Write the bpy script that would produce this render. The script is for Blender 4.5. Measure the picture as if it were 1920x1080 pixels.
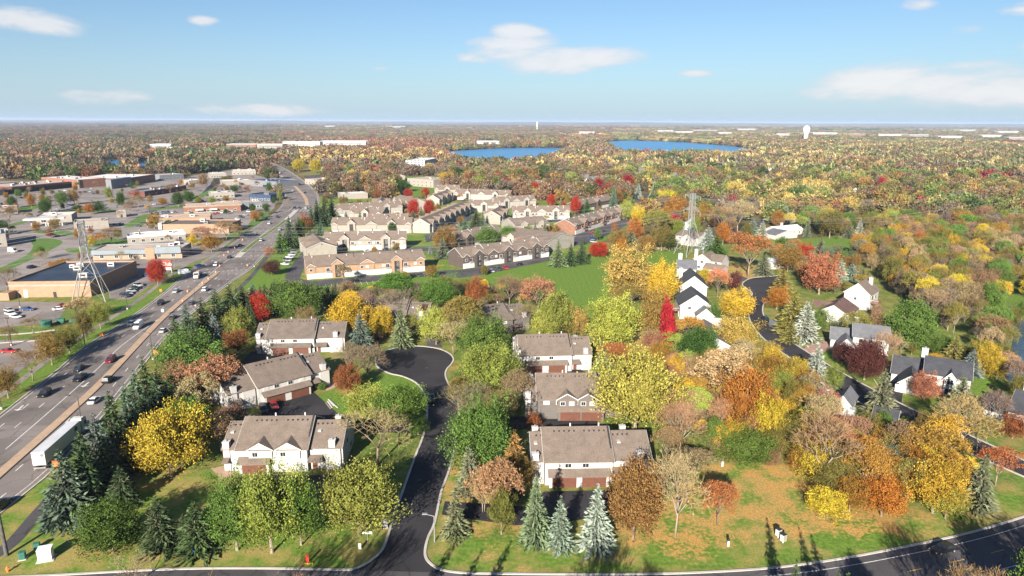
import bpy, bmesh, math, random
import numpy as np
from mathutils import Matrix, Vector
R = math.radians
SC = bpy.context.scene
for _o in list(bpy.data.objects):
    bpy.data.objects.remove(_o)
COL = SC.collection

# ---------------------------------------------------------------- camera
CAM_H, PITCH, ROLL, FPX = 72.0, R(13.72), R(0.26), 1280.0
CAM_M = Matrix.Rotation(math.pi/2 - PITCH, 3, 'X') @ Matrix.Rotation(ROLL, 3, 'Z')
cam_data = bpy.data.cameras.new('camera')
cam_data.sensor_width = 36.0
cam_data.lens = 24.0
cam_data.clip_start = 0.5
cam_data.clip_end = 120000.0
cam = bpy.data.objects.new('camera', cam_data)
COL.objects.link(cam)
cam.matrix_world = Matrix.Translation((0, 0, CAM_H)) @ CAM_M.to_4x4()
SC.camera = cam

# ---------------------------------------------------------------- sky, sun, exposure
SUN_EL, SUN_AZ = R(23.0), math.atan2(-0.27, -0.963)      # azimuth measured from +Y towards +X
SUN_DIR = Vector((math.sin(SUN_AZ)*math.cos(SUN_EL), math.cos(SUN_AZ)*math.cos(SUN_EL), math.sin(SUN_EL)))
world = bpy.data.worlds.new('World')
SC.world = world
world.use_nodes = True
wt = world.node_tree
wn, wl = wt.nodes, wt.links
wn.clear()
w_out = wn.new('ShaderNodeOutputWorld')
w_bg = wn.new('ShaderNodeBackground')
w_bg.inputs["Strength"].default_value = 0.05
w_sky = wn.new('ShaderNodeTexSky')
w_sky.sky_type = 'NISHITA'
w_sky.sun_disc = False
w_sky.sun_elevation = SUN_EL
w_sky.sun_rotation = SUN_AZ
w_sky.altitude = 300
w_sky.air_density = 1.0
w_sky.dust_density = 0.6
w_sky.ozone_density = 1.6
# fair-weather cumulus: noise on a cloud deck seen in perspective, all round the sky
w_tc = wn.new('ShaderNodeTexCoord')
w_sep = wn.new('ShaderNodeSeparateXYZ')
wl.new(w_tc.outputs['Generated'], w_sep.inputs[0])
def wmath(op, a, b=None, clamp=False):
    n = wn.new('ShaderNodeMath'); n.operation = op; n.use_clamp = clamp
    for i, v in enumerate((a, b)):
        if v is None: continue
        if isinstance(v, (int, float)): n.inputs[i].default_value = v
        else: wl.new(v, n.inputs[i])
    return n.outputs[0]
w_z = wmath('MAXIMUM', w_sep.outputs['Z'], 0.0)
w_zz = wmath('ADD', w_z, 0.05)
w_cmb = wn.new('ShaderNodeCombineXYZ')
w_az = wmath('ARCTAN2', w_sep.outputs['X'], w_sep.outputs['Y'])
wl.new(w_az, w_cmb.inputs[0])
wl.new(wmath('MULTIPLY', w_sep.outputs['Z'], 3.2), w_cmb.inputs[1])
w_n1 = wn.new('ShaderNodeTexNoise')
w_n1.inputs['Scale'].default_value = 7.5
w_n1.inputs['Detail'].default_value = 7.0
w_n1.inputs['Roughness'].default_value = 0.60
w_n1.inputs['Distortion'].default_value = 0.35
wl.new(w_cmb.outputs[0], w_n1.inputs['Vector'])
# clouds that stand at given bearings (azimuth, height above horizon, half sizes)
def cloud(az, el, ra, re, amp):
    a = wmath('DIVIDE', wmath('SUBTRACT', w_az, az), ra)
    e = wmath('DIVIDE', wmath('SUBTRACT', w_sep.outputs['Z'], el), re)
    d = wmath('ADD', wmath('MULTIPLY', a, a), wmath('MULTIPLY', e, e))
    return wmath('MULTIPLY', wmath('SUBTRACT', 1.0, d, clamp=True), amp)
CLOUDS = [(0.0, 0.100, 0.10, 0.026, .50), (0.005, 0.118, .06, .018, .50), (0.08, 0.082, .14, .030, .54), (-0.06, 0.086, .06, .014, .34), (.12, .068, .09, .016, .34),
          (-0.60, 0.108, 0.13, 0.020, .42), (0.50, 0.050, 0.18, 0.032, .50), (0.64, 0.042, 0.26, 0.040, .50), (0.42, .04, .08, .02, .36), (0.56, 0.105, .04, .014, .38),
          (-0.405, 0.121, 0.03, .010, .42), (0.42, 0.182, .07, .012, .40), (0.51, 0.137, .03, .012, .38), (-0.36, .014, .14, .014, .34), (0.25, 0.064, .035, .008, .38), (0.66, 0.125, .10, .014, .38),
          (-0.52, .026, .08, .016, .34), (.64, .085, .08, .012, .38), (-.66, .135, .05, .010, .36), (-.18, .07, .03, .006, .36), (.17, .184, .06, .008, .38)]
acc = None
for c in CLOUDS:
    o = cloud(*c)
    acc = o if acc is None else wmath('MAXIMUM', acc, o)
w_den = wmath('ADD', wmath('MULTIPLY', wmath('SUBTRACT', w_n1.outputs['Fac'], 0.5), 1.5), wmath('SUBTRACT', wmath('MULTIPLY', acc, 1.55), 0.34))
w_mask = wmath('MULTIPLY', w_den, 3.2, clamp=True)
w_mask = wmath('MULTIPLY', w_mask, 0.80)
w_mix = wn.new('ShaderNodeMix'); w_mix.data_type = 'RGBA'
wl.new(w_mask, w_mix.inputs['Factor'])
# the clear air pales towards the horizon all round
w_tint = wn.new('ShaderNodeMix'); w_tint.data_type = 'RGBA'; w_tint.blend_type = 'MULTIPLY'; w_tint.inputs['Factor'].default_value = 1.0
wl.new(w_sky.outputs[0], w_tint.inputs['A']); w_tint.inputs['B'].default_value = (.60, .76, .93, 1)
w_hz = wn.new('ShaderNodeMix'); w_hz.data_type = 'RGBA'
wl.new(wmath('MULTIPLY', wmath('POWER', wmath('SUBTRACT', 1.0, w_z, clamp=True), 12.0), .85), w_hz.inputs['Factor'])
wl.new(w_tint.outputs['Result'], w_hz.inputs['A']); w_hz.inputs['B'].default_value = (3.95, 5.25, 6.55, 1)
wl.new(w_hz.outputs['Result'], w_mix.inputs['A'])
w_shade = wn.new('ShaderNodeMix'); w_shade.data_type = 'RGBA'          # thick parts bright, thin edges and bases greyer
wl.new(wmath('MULTIPLY', w_den, 2.2, clamp=True), w_shade.inputs['Factor'])
w_shade.inputs['A'].default_value = (5.2, 5.5, 6.0, 1); w_shade.inputs['B'].default_value = (7.1, 6.9, 6.9, 1)
wl.new(w_shade.outputs['Result'], w_mix.inputs['B'])
wl.new(w_mix.outputs['Result'], w_bg.inputs['Color'])
wl.new(w_bg.outputs[0], w_out.inputs['Surface'])

sun_data = bpy.data.lights.new('sun', 'SUN')
sun_data.energy = 5.0
sun_data.angle = R(0.53)
sun_data.color = (1.0, 0.92, 0.80)
sun = bpy.data.objects.new('sun', sun_data)
COL.objects.link(sun)
sun.rotation_euler = SUN_DIR.to_track_quat('Z', 'Y').to_euler()
sun.location = (0, 0, 300)

vs = SC.view_settings
vs.view_transform = 'Standard'
vs.look = 'None'
vs.gamma = 1.0
vs.use_curve_mapping = False
vs.exposure = 1.40
cy = SC.cycles
cy.max_bounces = 5; cy.diffuse_bounces = 1; cy.glossy_bounces = 2
cy.transmission_bounces = 3; cy.transparent_max_bounces = 4; cy.volume_bounces = 0
cy.caustics_reflective = False; cy.caustics_refractive = False

# ---------------------------------------------------------------- photo pixel <-> ground
def ray(px, py):
    return CAM_M @ Vector(((px-960)/FPX, -(py-540)/FPX, -1.0))
def G(px, py, z=0.0):
    d = ray(px, py)
    t = (z - CAM_H) / min(d.z, -1e-5)
    return Vector((d.x*t, d.y*t, z))
CAM_I = CAM_M.transposed()
def PX(p):
    q = CAM_I @ (Vector(p) - Vector((0, 0, CAM_H)))
    return (960 + FPX*q.x/-q.z, 540 - FPX*q.y/-q.z)
def mpp(px, py):                       # metres per photo pixel at that ground point
    q = CAM_I @ (G(px, py) - Vector((0, 0, CAM_H)))
    return -q.z / FPX
def height_at(px, py_base, py_top):    # height of something standing at a ground pixel
    b = G(px, py_base); d = ray(px, py_top)
    t = math.hypot(b.x, b.y) / math.hypot(d.x, d.y)
    return CAM_H + d.z*t
def inpoly(x, y, poly):
    c = False; n = len(poly); j = n-1
    for i in range(n):
        xi, yi = poly[i]; xj, yj = poly[j]
        if (yi > y) != (yj > y) and x < (xj-xi)*(y-yi)/(yj-yi)+xi: c = not c
        j = i
    return c

# ---------------------------------------------------------------- object helpers
def tag(o, label=None, cat=None, group=None, kind=None):
    if label: o['label'] = label
    if cat: o['category'] = cat
    if group: o['group'] = group
    if kind: o['kind'] = kind
    return o
def link(o, parent=None):
    COL.objects.link(o)
    if parent is not None: o.parent = parent
    return o
def empty(name, loc, rz=0.0, label=None, cat=None, group=None):
    o = bpy.data.objects.new(name, None)
    o.empty_display_size = 0.5
    link(o); o.location = loc; o.rotation_euler = (0, 0, rz)
    return tag(o, label, cat, group)
def mesh_obj(name, verts, faces, m, parent=None, smooth=False):
    me = bpy.data.meshes.new(name)
    me.from_pydata([tuple(v) for v in verts], [], faces)
    if m is not None: me.materials.append(m)
    if smooth:
        me.polygons.foreach_set('use_smooth', [True]*len(me.polygons))
    me.update()
    return link(bpy.data.objects.new(name, me), parent)
_cubes = {}
def cube_mesh(m):
    if m.name not in _cubes:
        me = bpy.data.meshes.new('block_' + m.name)
        v = [(x, y, z) for z in (-.5, .5) for y in (-.5, .5) for x in (-.5, .5)]
        f = [(0, 2, 3, 1), (4, 5, 7, 6), (0, 1, 5, 4), (1, 3, 7, 5), (3, 2, 6, 7), (2, 0, 4, 6)]
        me.from_pydata(v, [], f); me.materials.append(m); me.update()
        _cubes[m.name] = me
    return _cubes[m.name]
def box(parent, name, x0, x1, y0, y1, z0, z1, m):
    o = bpy.data.objects.new(name, cube_mesh(m))
    link(o, parent)
    o.location = ((x0+x1)/2, (y0+y1)/2, (z0+z1)/2)
    o.scale = (x1-x0, y1-y0, z1-z0)
    return o
def boxes_mesh(parent, name, lst, m):
    v, f = [], []
    for x0, x1, y0, y1, z0, z1 in lst:
        b = len(v)
        v += [(x, y, z) for z in (z0, z1) for y in (y0, y1) for x in (x0, x1)]
        f += [tuple(b+i for i in q) for q in ((0, 2, 3, 1), (4, 5, 7, 6), (0, 1, 5, 4), (1, 3, 7, 5), (3, 2, 6, 7), (2, 0, 4, 6))]
    return mesh_obj(name, v, f, m, parent)
def tube_geo(p0, p1, r0, r1, n=5):
    p0, p1 = Vector(p0), Vector(p1)
    d = (p1-p0)
    if d.length < 1e-6: d = Vector((0, 0, 1e-4))
    q = d.to_track_quat('Z', 'Y')
    v = []
    for p, r in ((p0, r0), (p1, r1)):
        for i in range(n):
            a = 2*math.pi*i/n
            v.append(p + q @ Vector((r*math.cos(a), r*math.sin(a), 0)))
    f = [(i, (i+1) % n, n+(i+1) % n, n+i) for i in range(n)]
    f += [tuple(reversed(range(n))), tuple(range(n, 2*n))]
    return v, f
def tubes(parent, name, segs, m, n=5, smooth=False):
    V, F = [], []
    for s in segs:
        v, f = tube_geo(*s, n=n)
        b = len(V); V += v; F += [tuple(b+i for i in q) for q in f]
    return mesh_obj(name, V, F, m, parent, smooth)
def copy_tree(o, parent=None):
    c = o.copy(); link(c)
    c.parent = parent
    for ch in list(o.children): copy_tree(ch, c)
    return c

# ---------------------------------------------------------------- materials
def new_mat(name):
    m = bpy.data.materials.new(name); m.use_nodes = True
    nt = m.node_tree
    return m, nt, nt.nodes, nt.links, nt.nodes['Principled BSDF']
MATS = {}
def pm(name, col, rough=.85, var=.18, scale=.6, metal=0.0, spec=.3, coords='world', streak=None, bump=0.0, fine=0.0):
    """plain painted / mineral surface: base colour broken up by two noises"""
    if name in MATS: return MATS[name]
    m, nt, N, L, b = new_mat(name)
    b.inputs['Roughness'].default_value = rough
    b.inputs['Metallic'].default_value = metal
    b.inputs['Specular IOR Level'].default_value = spec
    if coords == 'world':
        vec = N.new('ShaderNodeNewGeometry').outputs['Position']
    else:
        vec = N.new('ShaderNodeTexCoord').outputs['Object']
    if streak:
        mp = N.new('ShaderNodeMapping'); mp.inputs['Scale'].default_value = streak
        L.new(vec, mp.inputs['Vector']); vec = mp.outputs[0]
    n1 = N.new('ShaderNodeTexNoise'); n1.inputs['Scale'].default_value = scale; n1.inputs['Detail'].default_value = 4
    L.new(vec, n1.inputs['Vector'])
    mr = N.new('ShaderNodeMapRange'); mr.inputs[1].default_value = .3; mr.inputs[2].default_value = .7
    mr.inputs[3].default_value = 1-var; mr.inputs[4].default_value = 1+var
    L.new(n1.outputs['Fac'], mr.inputs[0])
    f = mr.outputs[0]
    if fine:
        n2 = N.new('ShaderNodeTexNoise'); n2.inputs['Scale'].default_value = scale*9; n2.inputs['Detail'].default_value = 2
        L.new(vec, n2.inputs['Vector'])
        m2 = N.new('ShaderNodeMapRange'); m2.inputs[1].default_value = .3; m2.inputs[2].default_value = .7
        m2.inputs[3].default_value = 1-fine; m2.inputs[4].default_value = 1+fine
        L.new(n2.outputs['Fac'], m2.inputs[0])
        mm = N.new('ShaderNodeMath'); mm.operation = 'MULTIPLY'
        L.new(f, mm.inputs[0]); L.new(m2.outputs[0], mm.inputs[1]); f = mm.outputs[0]
    vm = N.new('ShaderNodeVectorMath'); vm.operation = 'SCALE'
    vm.inputs[0].default_value = col[:3]
    L.new(f, vm.inputs['Scale'])
    L.new(vm.outputs[0], b.inputs['Base Color'])
    if bump:
        bp = N.new('ShaderNodeBump'); bp.inputs['Strength'].default_value = bump; bp.inputs['Distance'].default_value = .05
        L.new(n1.outputs['Fac'], bp.inputs['Height']); L.new(bp.outputs[0], b.inputs['Normal'])
    MATS[name] = m
    return m
def leaf_mat(name, inst=False, trans=.18, lo=.30, hi=1.45):
    """foliage: colour from the object (or the instance), varied leaf by leaf"""
    m, nt, N, L, b = new_mat(name)
    N.remove(b)
    out = N['Material Output']
    if inst:
        at = N.new('ShaderNodeAttribute'); at.attribute_type = 'INSTANCER'; at.attribute_name = 'tint'
        col = at.outputs['Color']
    else:
        col = N.new('ShaderNodeObjectInfo').outputs['Color']
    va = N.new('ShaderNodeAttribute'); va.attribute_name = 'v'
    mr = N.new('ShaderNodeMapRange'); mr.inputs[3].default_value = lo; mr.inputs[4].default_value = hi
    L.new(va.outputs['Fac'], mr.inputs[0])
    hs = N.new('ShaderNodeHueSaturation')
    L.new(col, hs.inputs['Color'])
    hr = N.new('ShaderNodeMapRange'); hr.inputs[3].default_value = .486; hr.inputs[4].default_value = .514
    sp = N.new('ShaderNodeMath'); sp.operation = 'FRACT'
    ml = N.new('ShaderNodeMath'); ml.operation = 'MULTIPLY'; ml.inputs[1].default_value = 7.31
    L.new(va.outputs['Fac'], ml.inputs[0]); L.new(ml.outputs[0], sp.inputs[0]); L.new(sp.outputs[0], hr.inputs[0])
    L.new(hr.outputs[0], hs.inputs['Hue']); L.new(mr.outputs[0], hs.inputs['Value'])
    df = N.new('ShaderNodeBsdfDiffuse'); tr = N.new('ShaderNodeBsdfTranslucent')
    mx = N.new('ShaderNodeMixShader'); mx.inputs[0].default_value = trans
    L.new(hs.outputs[0], df.inputs['Color']); L.new(hs.outputs[0], tr.inputs['Color'])
    L.new(df.outputs[0], mx.inputs[1]); L.new(tr.outputs[0], mx.inputs[2])
    L.new(mx.outputs[0], out.inputs['Surface'])
    MATS[name] = m
    return m
def paint_mat(name, rough=.3):
    m, nt, N, L, b = new_mat(name)
    oi = N.new('ShaderNodeObjectInfo')
    L.new(oi.outputs['Color'], b.inputs['Base Color'])
    b.inputs['Roughness'].default_value = rough
    b.inputs['Coat Weight'].default_value = .4
    MATS[name] = m
    return m
def road_mat(name, col, crack=.5, patch=.25, wear=.2):
    m, nt, N, L, b = new_mat(name)
    b.inputs['Roughness'].default_value = .85; b.inputs['Specular IOR Level'].default_value = .25
    pos = N.new('ShaderNodeNewGeometry').outputs['Position']
    def noise(sc, d=3, vec=pos):
        n = N.new('ShaderNodeTexNoise'); n.inputs['Scale'].default_value = sc; n.inputs['Detail'].default_value = d; L.new(vec, n.inputs['Vector']); return n
    def mr(f, a, b_, c, d):
        r = N.new('ShaderNodeMapRange'); r.inputs[1].default_value = a; r.inputs[2].default_value = b_; r.inputs[3].default_value = c; r.inputs[4].default_value = d
        L.new(f, r.inputs[0]); return r.outputs[0]
    def mul(a, b_):
        n = N.new('ShaderNodeMath'); n.operation = 'MULTIPLY'; L.new(a, n.inputs[0]); L.new(b_, n.inputs[1]); return n.outputs[0]
    f = mr(noise(.07, 4).outputs['Fac'], .35, .65, 1-wear, 1+wear)
    f = mul(f, mr(noise(3.5, 2).outputs['Fac'], .3, .7, .88, 1.12))
    w = noise(.4, 3)
    vm = N.new('ShaderNodeVectorMath'); vm.operation = 'MULTIPLY_ADD'; vm.inputs[1].default_value = (3, 3, 0)
    L.new(w.outputs['Color'], vm.inputs[0]); L.new(pos, vm.inputs[2])
    v = N.new('ShaderNodeTexVoronoi'); v.feature = 'DISTANCE_TO_EDGE'; v.inputs['Scale'].default_value = .11; L.new(vm.outputs[0], v.inputs['Vector'])
    f = mul(f, mr(v.outputs['Distance'], .0, .018, 1-crack, 1.0))
    v2 = N.new('ShaderNodeTexVoronoi'); v2.inputs['Scale'].default_value = .06; v2.distance = 'CHEBYCHEV'; L.new(pos, v2.inputs['Vector'])
    sp = N.new('ShaderNodeSeparateColor'); L.new(v2.outputs['Color'], sp.inputs[0])
    f = mul(f, mr(sp.outputs[0], .75, .76, 1.0, 1-patch))
    s_ = N.new('ShaderNodeVectorMath'); s_.operation = 'SCALE'; s_.inputs[0].default_value = col; L.new(f, s_.inputs['Scale'])
    L.new(s_.outputs[0], b.inputs['Base Color'])
    MATS[name] = m
    return m
asphalt = road_mat('asphalt_new', (.034, .032, .035), .35, .12, .28)
asphalt_old = road_mat('asphalt_worn', (.25, .214, .195), .40, .16, .16)
asphalt_hw = road_mat('asphalt_highway', (.190, .163, .150), .40, .16, .18)
asphalt_mid = road_mat('asphalt_grey', (.080, .074, .079), .5, .22, .22)
concrete = pm('concrete', (.45, .41, .37), .9, .12, .5, fine=.08)
median_tan = pm('median_concrete', (.40, .28, .19), .9, .12, .4, fine=.12)
marking = pm('road_paint', (.62, .60, .57), .8, .25, 1.5)
marking_y = pm('road_paint_yellow', (.60, .36, .06), .8, .25, 1.5)
siding_w = pm('siding_white', (.41, .395, .375), .7, .05, .5, streak=(1, 1, 6))
siding_g = pm('siding_taupe', (.115, .102, .094), .8, .08, .5, streak=(1, 1, 6))
siding_b = pm('siding_brown', (.085, .066, .058), .8, .10, .5, streak=(1, 1, 6))
siding_cream = pm('siding_cream', (.30, .275, .245), .8, .07, .5)
siding_grey = pm('siding_grey', (.16, .17, .19), .8, .08, .5)
siding_tan = pm('siding_tan', (.28, .215, .165), .8, .08, .5)
siding_beige = pm('siding_beige', (.27, .240, .205), .8, .08, .5)
brick_red = pm('brick_face', (.21, .105, .07), .9, .18, .8, fine=.18)
brick_tan = pm('brick_tan', (.30, .195, .125), .9, .10, .6, fine=.12)
brick_dark = pm('brick_dark', (.12, .045, .036), .9, .2, .8, fine=.18)
roof_tan = pm('shingle_tan', (.152, .119, .097), .95, .14, .5, fine=.22)
roof_brown = pm('shingle_brown', (.130, .104, .088), .95, .16, .5, fine=.22)
roof_apt = pm('shingle_apartment', (.165, .126, .102), .95, .12, .4, fine=.16)
roof_grey = pm('shingle_grey', (.125, .127, .138), .95, .14, .5, fine=.2)
roof_dark = pm('shingle_charcoal', (.050, .052, .060), .95, .2, .5, fine=.2)
roof_rust = pm('shingle_rust', (.115, .068, .056), .95, .18, .5, fine=.2)
flat_white = pm('membrane_white', (.62, .61, .60), .7, .10, .2)
flat_tan = pm('membrane_tan', (.42, .33, .27), .9, .14, .15)
flat_black = pm('membrane_black', (.028, .034, .048), .45, .4, .12)
trim_w = pm('trim_white', (.52, .51, .49), .6, .04, 1)
trim_dark = pm('trim_dark', (.03, .028, .03), .7, .2, 1)
garage_w = pm('garage_white', (.50, .485, .465), .55, .05, 1)
garage_b = pm('garage_brown', (.115, .045, .028), .6, .12, 1.2)
glass = pm('window_glass', (.02, .024, .03), .12, .3, 1.0, spec=.6)
glass_blind = pm('window_blind', (.42, .42, .40), .4, .15, 1.0)
steel = pm('steel_galvanised', (.24, .24, .24), .55, .12, 1.5, metal=.15)
pole_dark = pm('pole_bronze', (.06, .052, .048), .6, .2, 1.5)
rubber = pm('rubber', (.015, .015, .016), .8, .2, 3)
chrome = pm('wheel_metal', (.45, .45, .46), .4, .1, 3, metal=.6)
lamp_white = pm('lamp_lens', (.8, .8, .78), .3, .05, 3)
lamp_red = pm('tail_lens', (.40, .015, .015), .3, .1, 3)
mulch = pm('mulch', (.17, .075, .045), .95, .3, 1.2, fine=.3)
bark = pm('bark', (.20, .145, .11), .95, .25, 3, coords='obj')
bark_pale = pm('bark_pale', (.27, .215, .165), .95, .2, 3, coords='obj')
wood_deck = pm('deck_wood', (.20, .09, .06), .9, .2, 2)
fence_wood = pm('fence_wood', (.42, .33, .26), .9, .18, 1)
green_box = pm('cabinet_green', (.035, .13, .095), .6, .12, 1.5)
sign_red = pm('sign_red', (.62, .05, .03), .5, .06, 2)
sign_green = pm('sign_green', (.02, .20, .13), .5, .06, 2)
sign_orange = pm('sign_orange', (.75, .17, .03), .6, .08, 2)
metal_blue = pm('cladding_blue_grey', (.18, .21, .23), .6, .08, .4)
cladding_navy = pm('cladding_navy', (.035, .055, .10), .5, .2, .5)
leaf = leaf_mat('leaves')
leaf_far = leaf_mat('leaves_far', inst=True, trans=.08, lo=.35, hi=1.5)
needle = leaf_mat('needles', trans=.06, lo=.35, hi=1.7)
twig = leaf_mat('twigs', trans=.05, lo=.6, hi=1.4)
car_paint = paint_mat('car_paint')
# ================================================================ setting: ground, water, roads
def spline(pts, sub=6, closed=False):
    pts = [Vector(p) for p in pts]; n = len(pts); out = []
    rng = range(n if closed else n-1)
    for i in rng:
        if closed:
            p0, p1, p2, p3 = pts[(i-1) % n], pts[i], pts[(i+1) % n], pts[(i+2) % n]
        else:
            p0, p1, p2, p3 = pts[max(i-1, 0)], pts[i], pts[i+1], pts[min(i+2, n-1)]
        for k in range(sub):
            t = k/sub
            out.append(.5*((2*p1)+(p2-p0)*t+(2*p0-5*p1+4*p2-p3)*t*t+(3*p1-p0-3*p2+p3)*t**3))
    if not closed: out.append(pts[-1].copy())
    return out
def W(pix, sub=6, closed=False, smooth=True):
    g = [G(x, y) for x, y in pix]
    return spline(g, sub, closed) if smooth else g
def offs(line, d):                      # shift sideways (positive = right of travel)
    out = []
    for i, p in enumerate(line):
        a, b = line[max(i-1, 0)], line[min(i+1, len(line)-1)]
        t = (b-a); t.z = 0
        if t.length < 1e-6: out.append(p.copy()); continue
        t.normalize()
        out.append(p + Vector((t.y, -t.x, 0))*d)
    return out
def ribbon(name, la, lb, m, z, parent=None, kind='structure'):
    n = min(len(la), len(lb))
    v = [(p.x, p.y, z) for p in la[:n]] + [(p.x, p.y, z) for p in lb[:n]]
    f = [(i, i+1, n+i+1, n+i) for i in range(n-1)]
    o = mesh_obj(name, v, f, m, parent)
    if parent is None and kind: tag(o, kind=kind)
    return o
def sheet(name, line, m, z, label=None, parent=None, kind='structure'):
    o = mesh_obj(name, [(p.x, p.y, z) for p in line], [tuple(range(len(line)))], m, parent)
    if parent is None: tag(o, label, kind=kind)
    return o
def bar(name, line, w, z0, z1, m, parent=None, kind='structure'):       # raised strip along a line
    a, b = offs(line, -w/2), offs(line, w/2); n = len(line)
    v = []
    for i in range(n):
        v += [(a[i].x, a[i].y, z0), (a[i].x, a[i].y, z1), (b[i].x, b[i].y, z1), (b[i].x, b[i].y, z0)]
    f = []
    for i in range(n-1):
        k = 4*i
        for q in range(3): f.append((k+q, k+q+1, k+4+q+1, k+4+q))
    f += [(0, 1, 2, 3), (4*n-1, 4*n-2, 4*n-3, 4*n-4)]
    o = mesh_obj(name, v, f, m, parent)
    if parent is None: tag(o, kind=kind)
    return o
def along(line, step, length, start=0.0):       # short pieces at even spacing
    L = [0.0]
    for a, b in zip(line, line[1:]): L.append(L[-1]+(b-a).length)
    def at(s):
        s = min(max(s, 0), L[-1]-1e-4)
        i = max(k for k in range(len(L)-1) if L[k] <= s)
        return line[i].lerp(line[i+1], (s-L[i])/max(L[i+1]-L[i], 1e-6))
    s = start; out = []
    while s+length < L[-1]:
        out.append((at(s), at(s+length))); s += step
    return out
def dashes(name, line, step, length, w, z, m, parent=None, start=0):
    v, f = [], []
    for a, b in along(line, step, length, start):
        t = (b-a).normalized(); s = Vector((t.y, -t.x, 0))*w/2
        k = len(v)
        v += [(p.x, p.y, z) for p in (a-s, b-s, b+s, a+s)]; f.append((k, k+1, k+2, k+3))
    return mesh_obj(name, v, f, m, parent)

# ---- pixel outlines of the big regions
LAWNS = [  ([(540, 430), (600, 368), (760, 374), (1070, 378), (1188, 398), (1150, 440), (1040, 500), (880, 530), (560, 545)], .58, .12),  # (polygon, green, leaf litter)
    ([(800, 522), (880, 512), (1000, 497), (1040, 486), (1140, 476), (1262, 470), (1292, 474), (1270, 497), (1150, 505), (1145, 560), (1120, 600), (1085, 590), (1060, 562), (960, 540), (880, 532), (800, 534)], .80, .0),
    ([(440, 545), (478, 508), (532, 440), (585, 412), (585, 430), (560, 480), (530, 525), (500, 540)], .85, .1),
    ([(535, 535), (700, 530), (800, 520), (800, 545), (560, 552)], 1.0, 0),
    ([(1400, 432), (1475, 430), (1480, 450), (1610, 440), (1620, 462), (1560, 485), (1480, 470), (1400, 462)], .9, .1),
    ([(1885, 540), (1920, 535), (1920, 610), (1893, 570)], 1.0, 0),
    ([(1820, 700), (1870, 705), (1895, 740), (1830, 742)], 1.0, 0),
    ([(1120, 400), (1210, 385), (1225, 400), (1150, 440), (1105, 470), (1090, 455)], .95, .05),
    ([(590, 745), (690, 700), (770, 702), (795, 735), (798, 790), (640, 775)], .9, .15),
    ([(0, 905), (100, 900), (230, 880), (420, 880), (700, 960), (720, 1030), (660, 1066), (100, 1079), (0, 1080)], .46, .25),
    ([(820, 1000), (960, 1010), (1200, 1000), (1500, 1000), (1800, 960), (1920, 900), (1920, 968), (1690, 1026), (1440, 1064), (900, 1074), (810, 1050)], .52, .45),
    ([(1230, 960), (1300, 870), (1480, 870), (1560, 960), (1700, 985), (1500, 1010), (1350, 1000), (1150, 1000)], .40, .88),
    ([(1100, 625), (1290, 600), (1290, 700), (1180, 660)], .2, .9),
    ([(1310, 480), (1440, 500), (1460, 525), (1390, 525)], .3, .9),
    ([(320, 515), (345, 500), (360, 500), (250, 595), (120, 690), (0, 775), (0, 740), (130, 650), (200, 590), (260, 550)], .8, .1),
    ([(820, 880), (860, 860), (1000, 990), (830, 1000)], .3, .8),
    ([(1650, 690), (1740, 720), (1780, 790), (1720, 770), (1660, 735)], .55, .35),
    ([(1520, 660), (1580, 690), (1640, 725), (1640, 700), (1590, 650)], .6, .3),
    ([(740, 330), (830, 330), (830, 372), (745, 372)], .9, .1), ([(600, 300), (680, 330), (640, 345), (585, 325)], .6, .1),
]
LAKES = [
    ('lake', [(822, 286), (850, 283), (900, 280), (960, 277.5), (1030, 277), (1064, 278), (1060, 287), (1040, 297), (1010, 304), (960, 308), (900, 307), (850, 302), (828, 294)]),
    ('lake', [(1136, 266), (1160, 263.5), (1220, 264), (1290, 267.5), (1360, 273), (1418, 280), (1425, 289), (1380, 293), (1310, 293), (1230, 292), (1160, 288), (1140, 278)]),
    ('pond', [(196, 302), (230, 301), (228, 324), (200, 325)]),
    ('pond', [(252, 304), (286, 303), (284, 327), (256, 327)]),
    ('creek', [(1893, 575), (1910, 590), (1926, 612), (1960, 650), (1980, 720), (1930, 735), (1902, 722), (1884, 707), (1880, 690), (1894, 660), (1899, 625), (1886, 592)]),
]
# ground sheet: one non-uniform grid that reaches the horizon, with a painted mix of lawn, litter and forest floor
def axis(segs):
    out = [segs[0][0]]
    for a, b, st in segs:
        n = max(1, int(round((b-a)/st))); out += [a+(b-a)*(i+1)/n for i in range(n)]
    return np.array(out)
gx = axis([(-60000, -6000, 9000), (-6000, -1200, 800), (-1200, -320, 40), (-320, -130, 8), (-130, 190, 2.0), (190, 330, 5), (330, 1500, 40), (1500, 7000, 900), (7000, 60000, 9000)])
gy = axis([(-3000, 40, 500), (40, 80, 10), (80, 260, 2.0), (260, 460, 4), (460, 900, 15), (900, 3000, 100), (3000, 12000, 900), (12000, 90000, 9000)])
nx, ny = len(gx), len(gy)
XX, YY = np.meshgrid(gx, gy)
gco = np.zeros((nx*ny, 3), np.float32); gco[:, 0] = XX.ravel(); gco[:, 1] = YY.ravel()
gcol = np.zeros((nx*ny, 4), np.float32); gcol[:, 3] = 1
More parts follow.
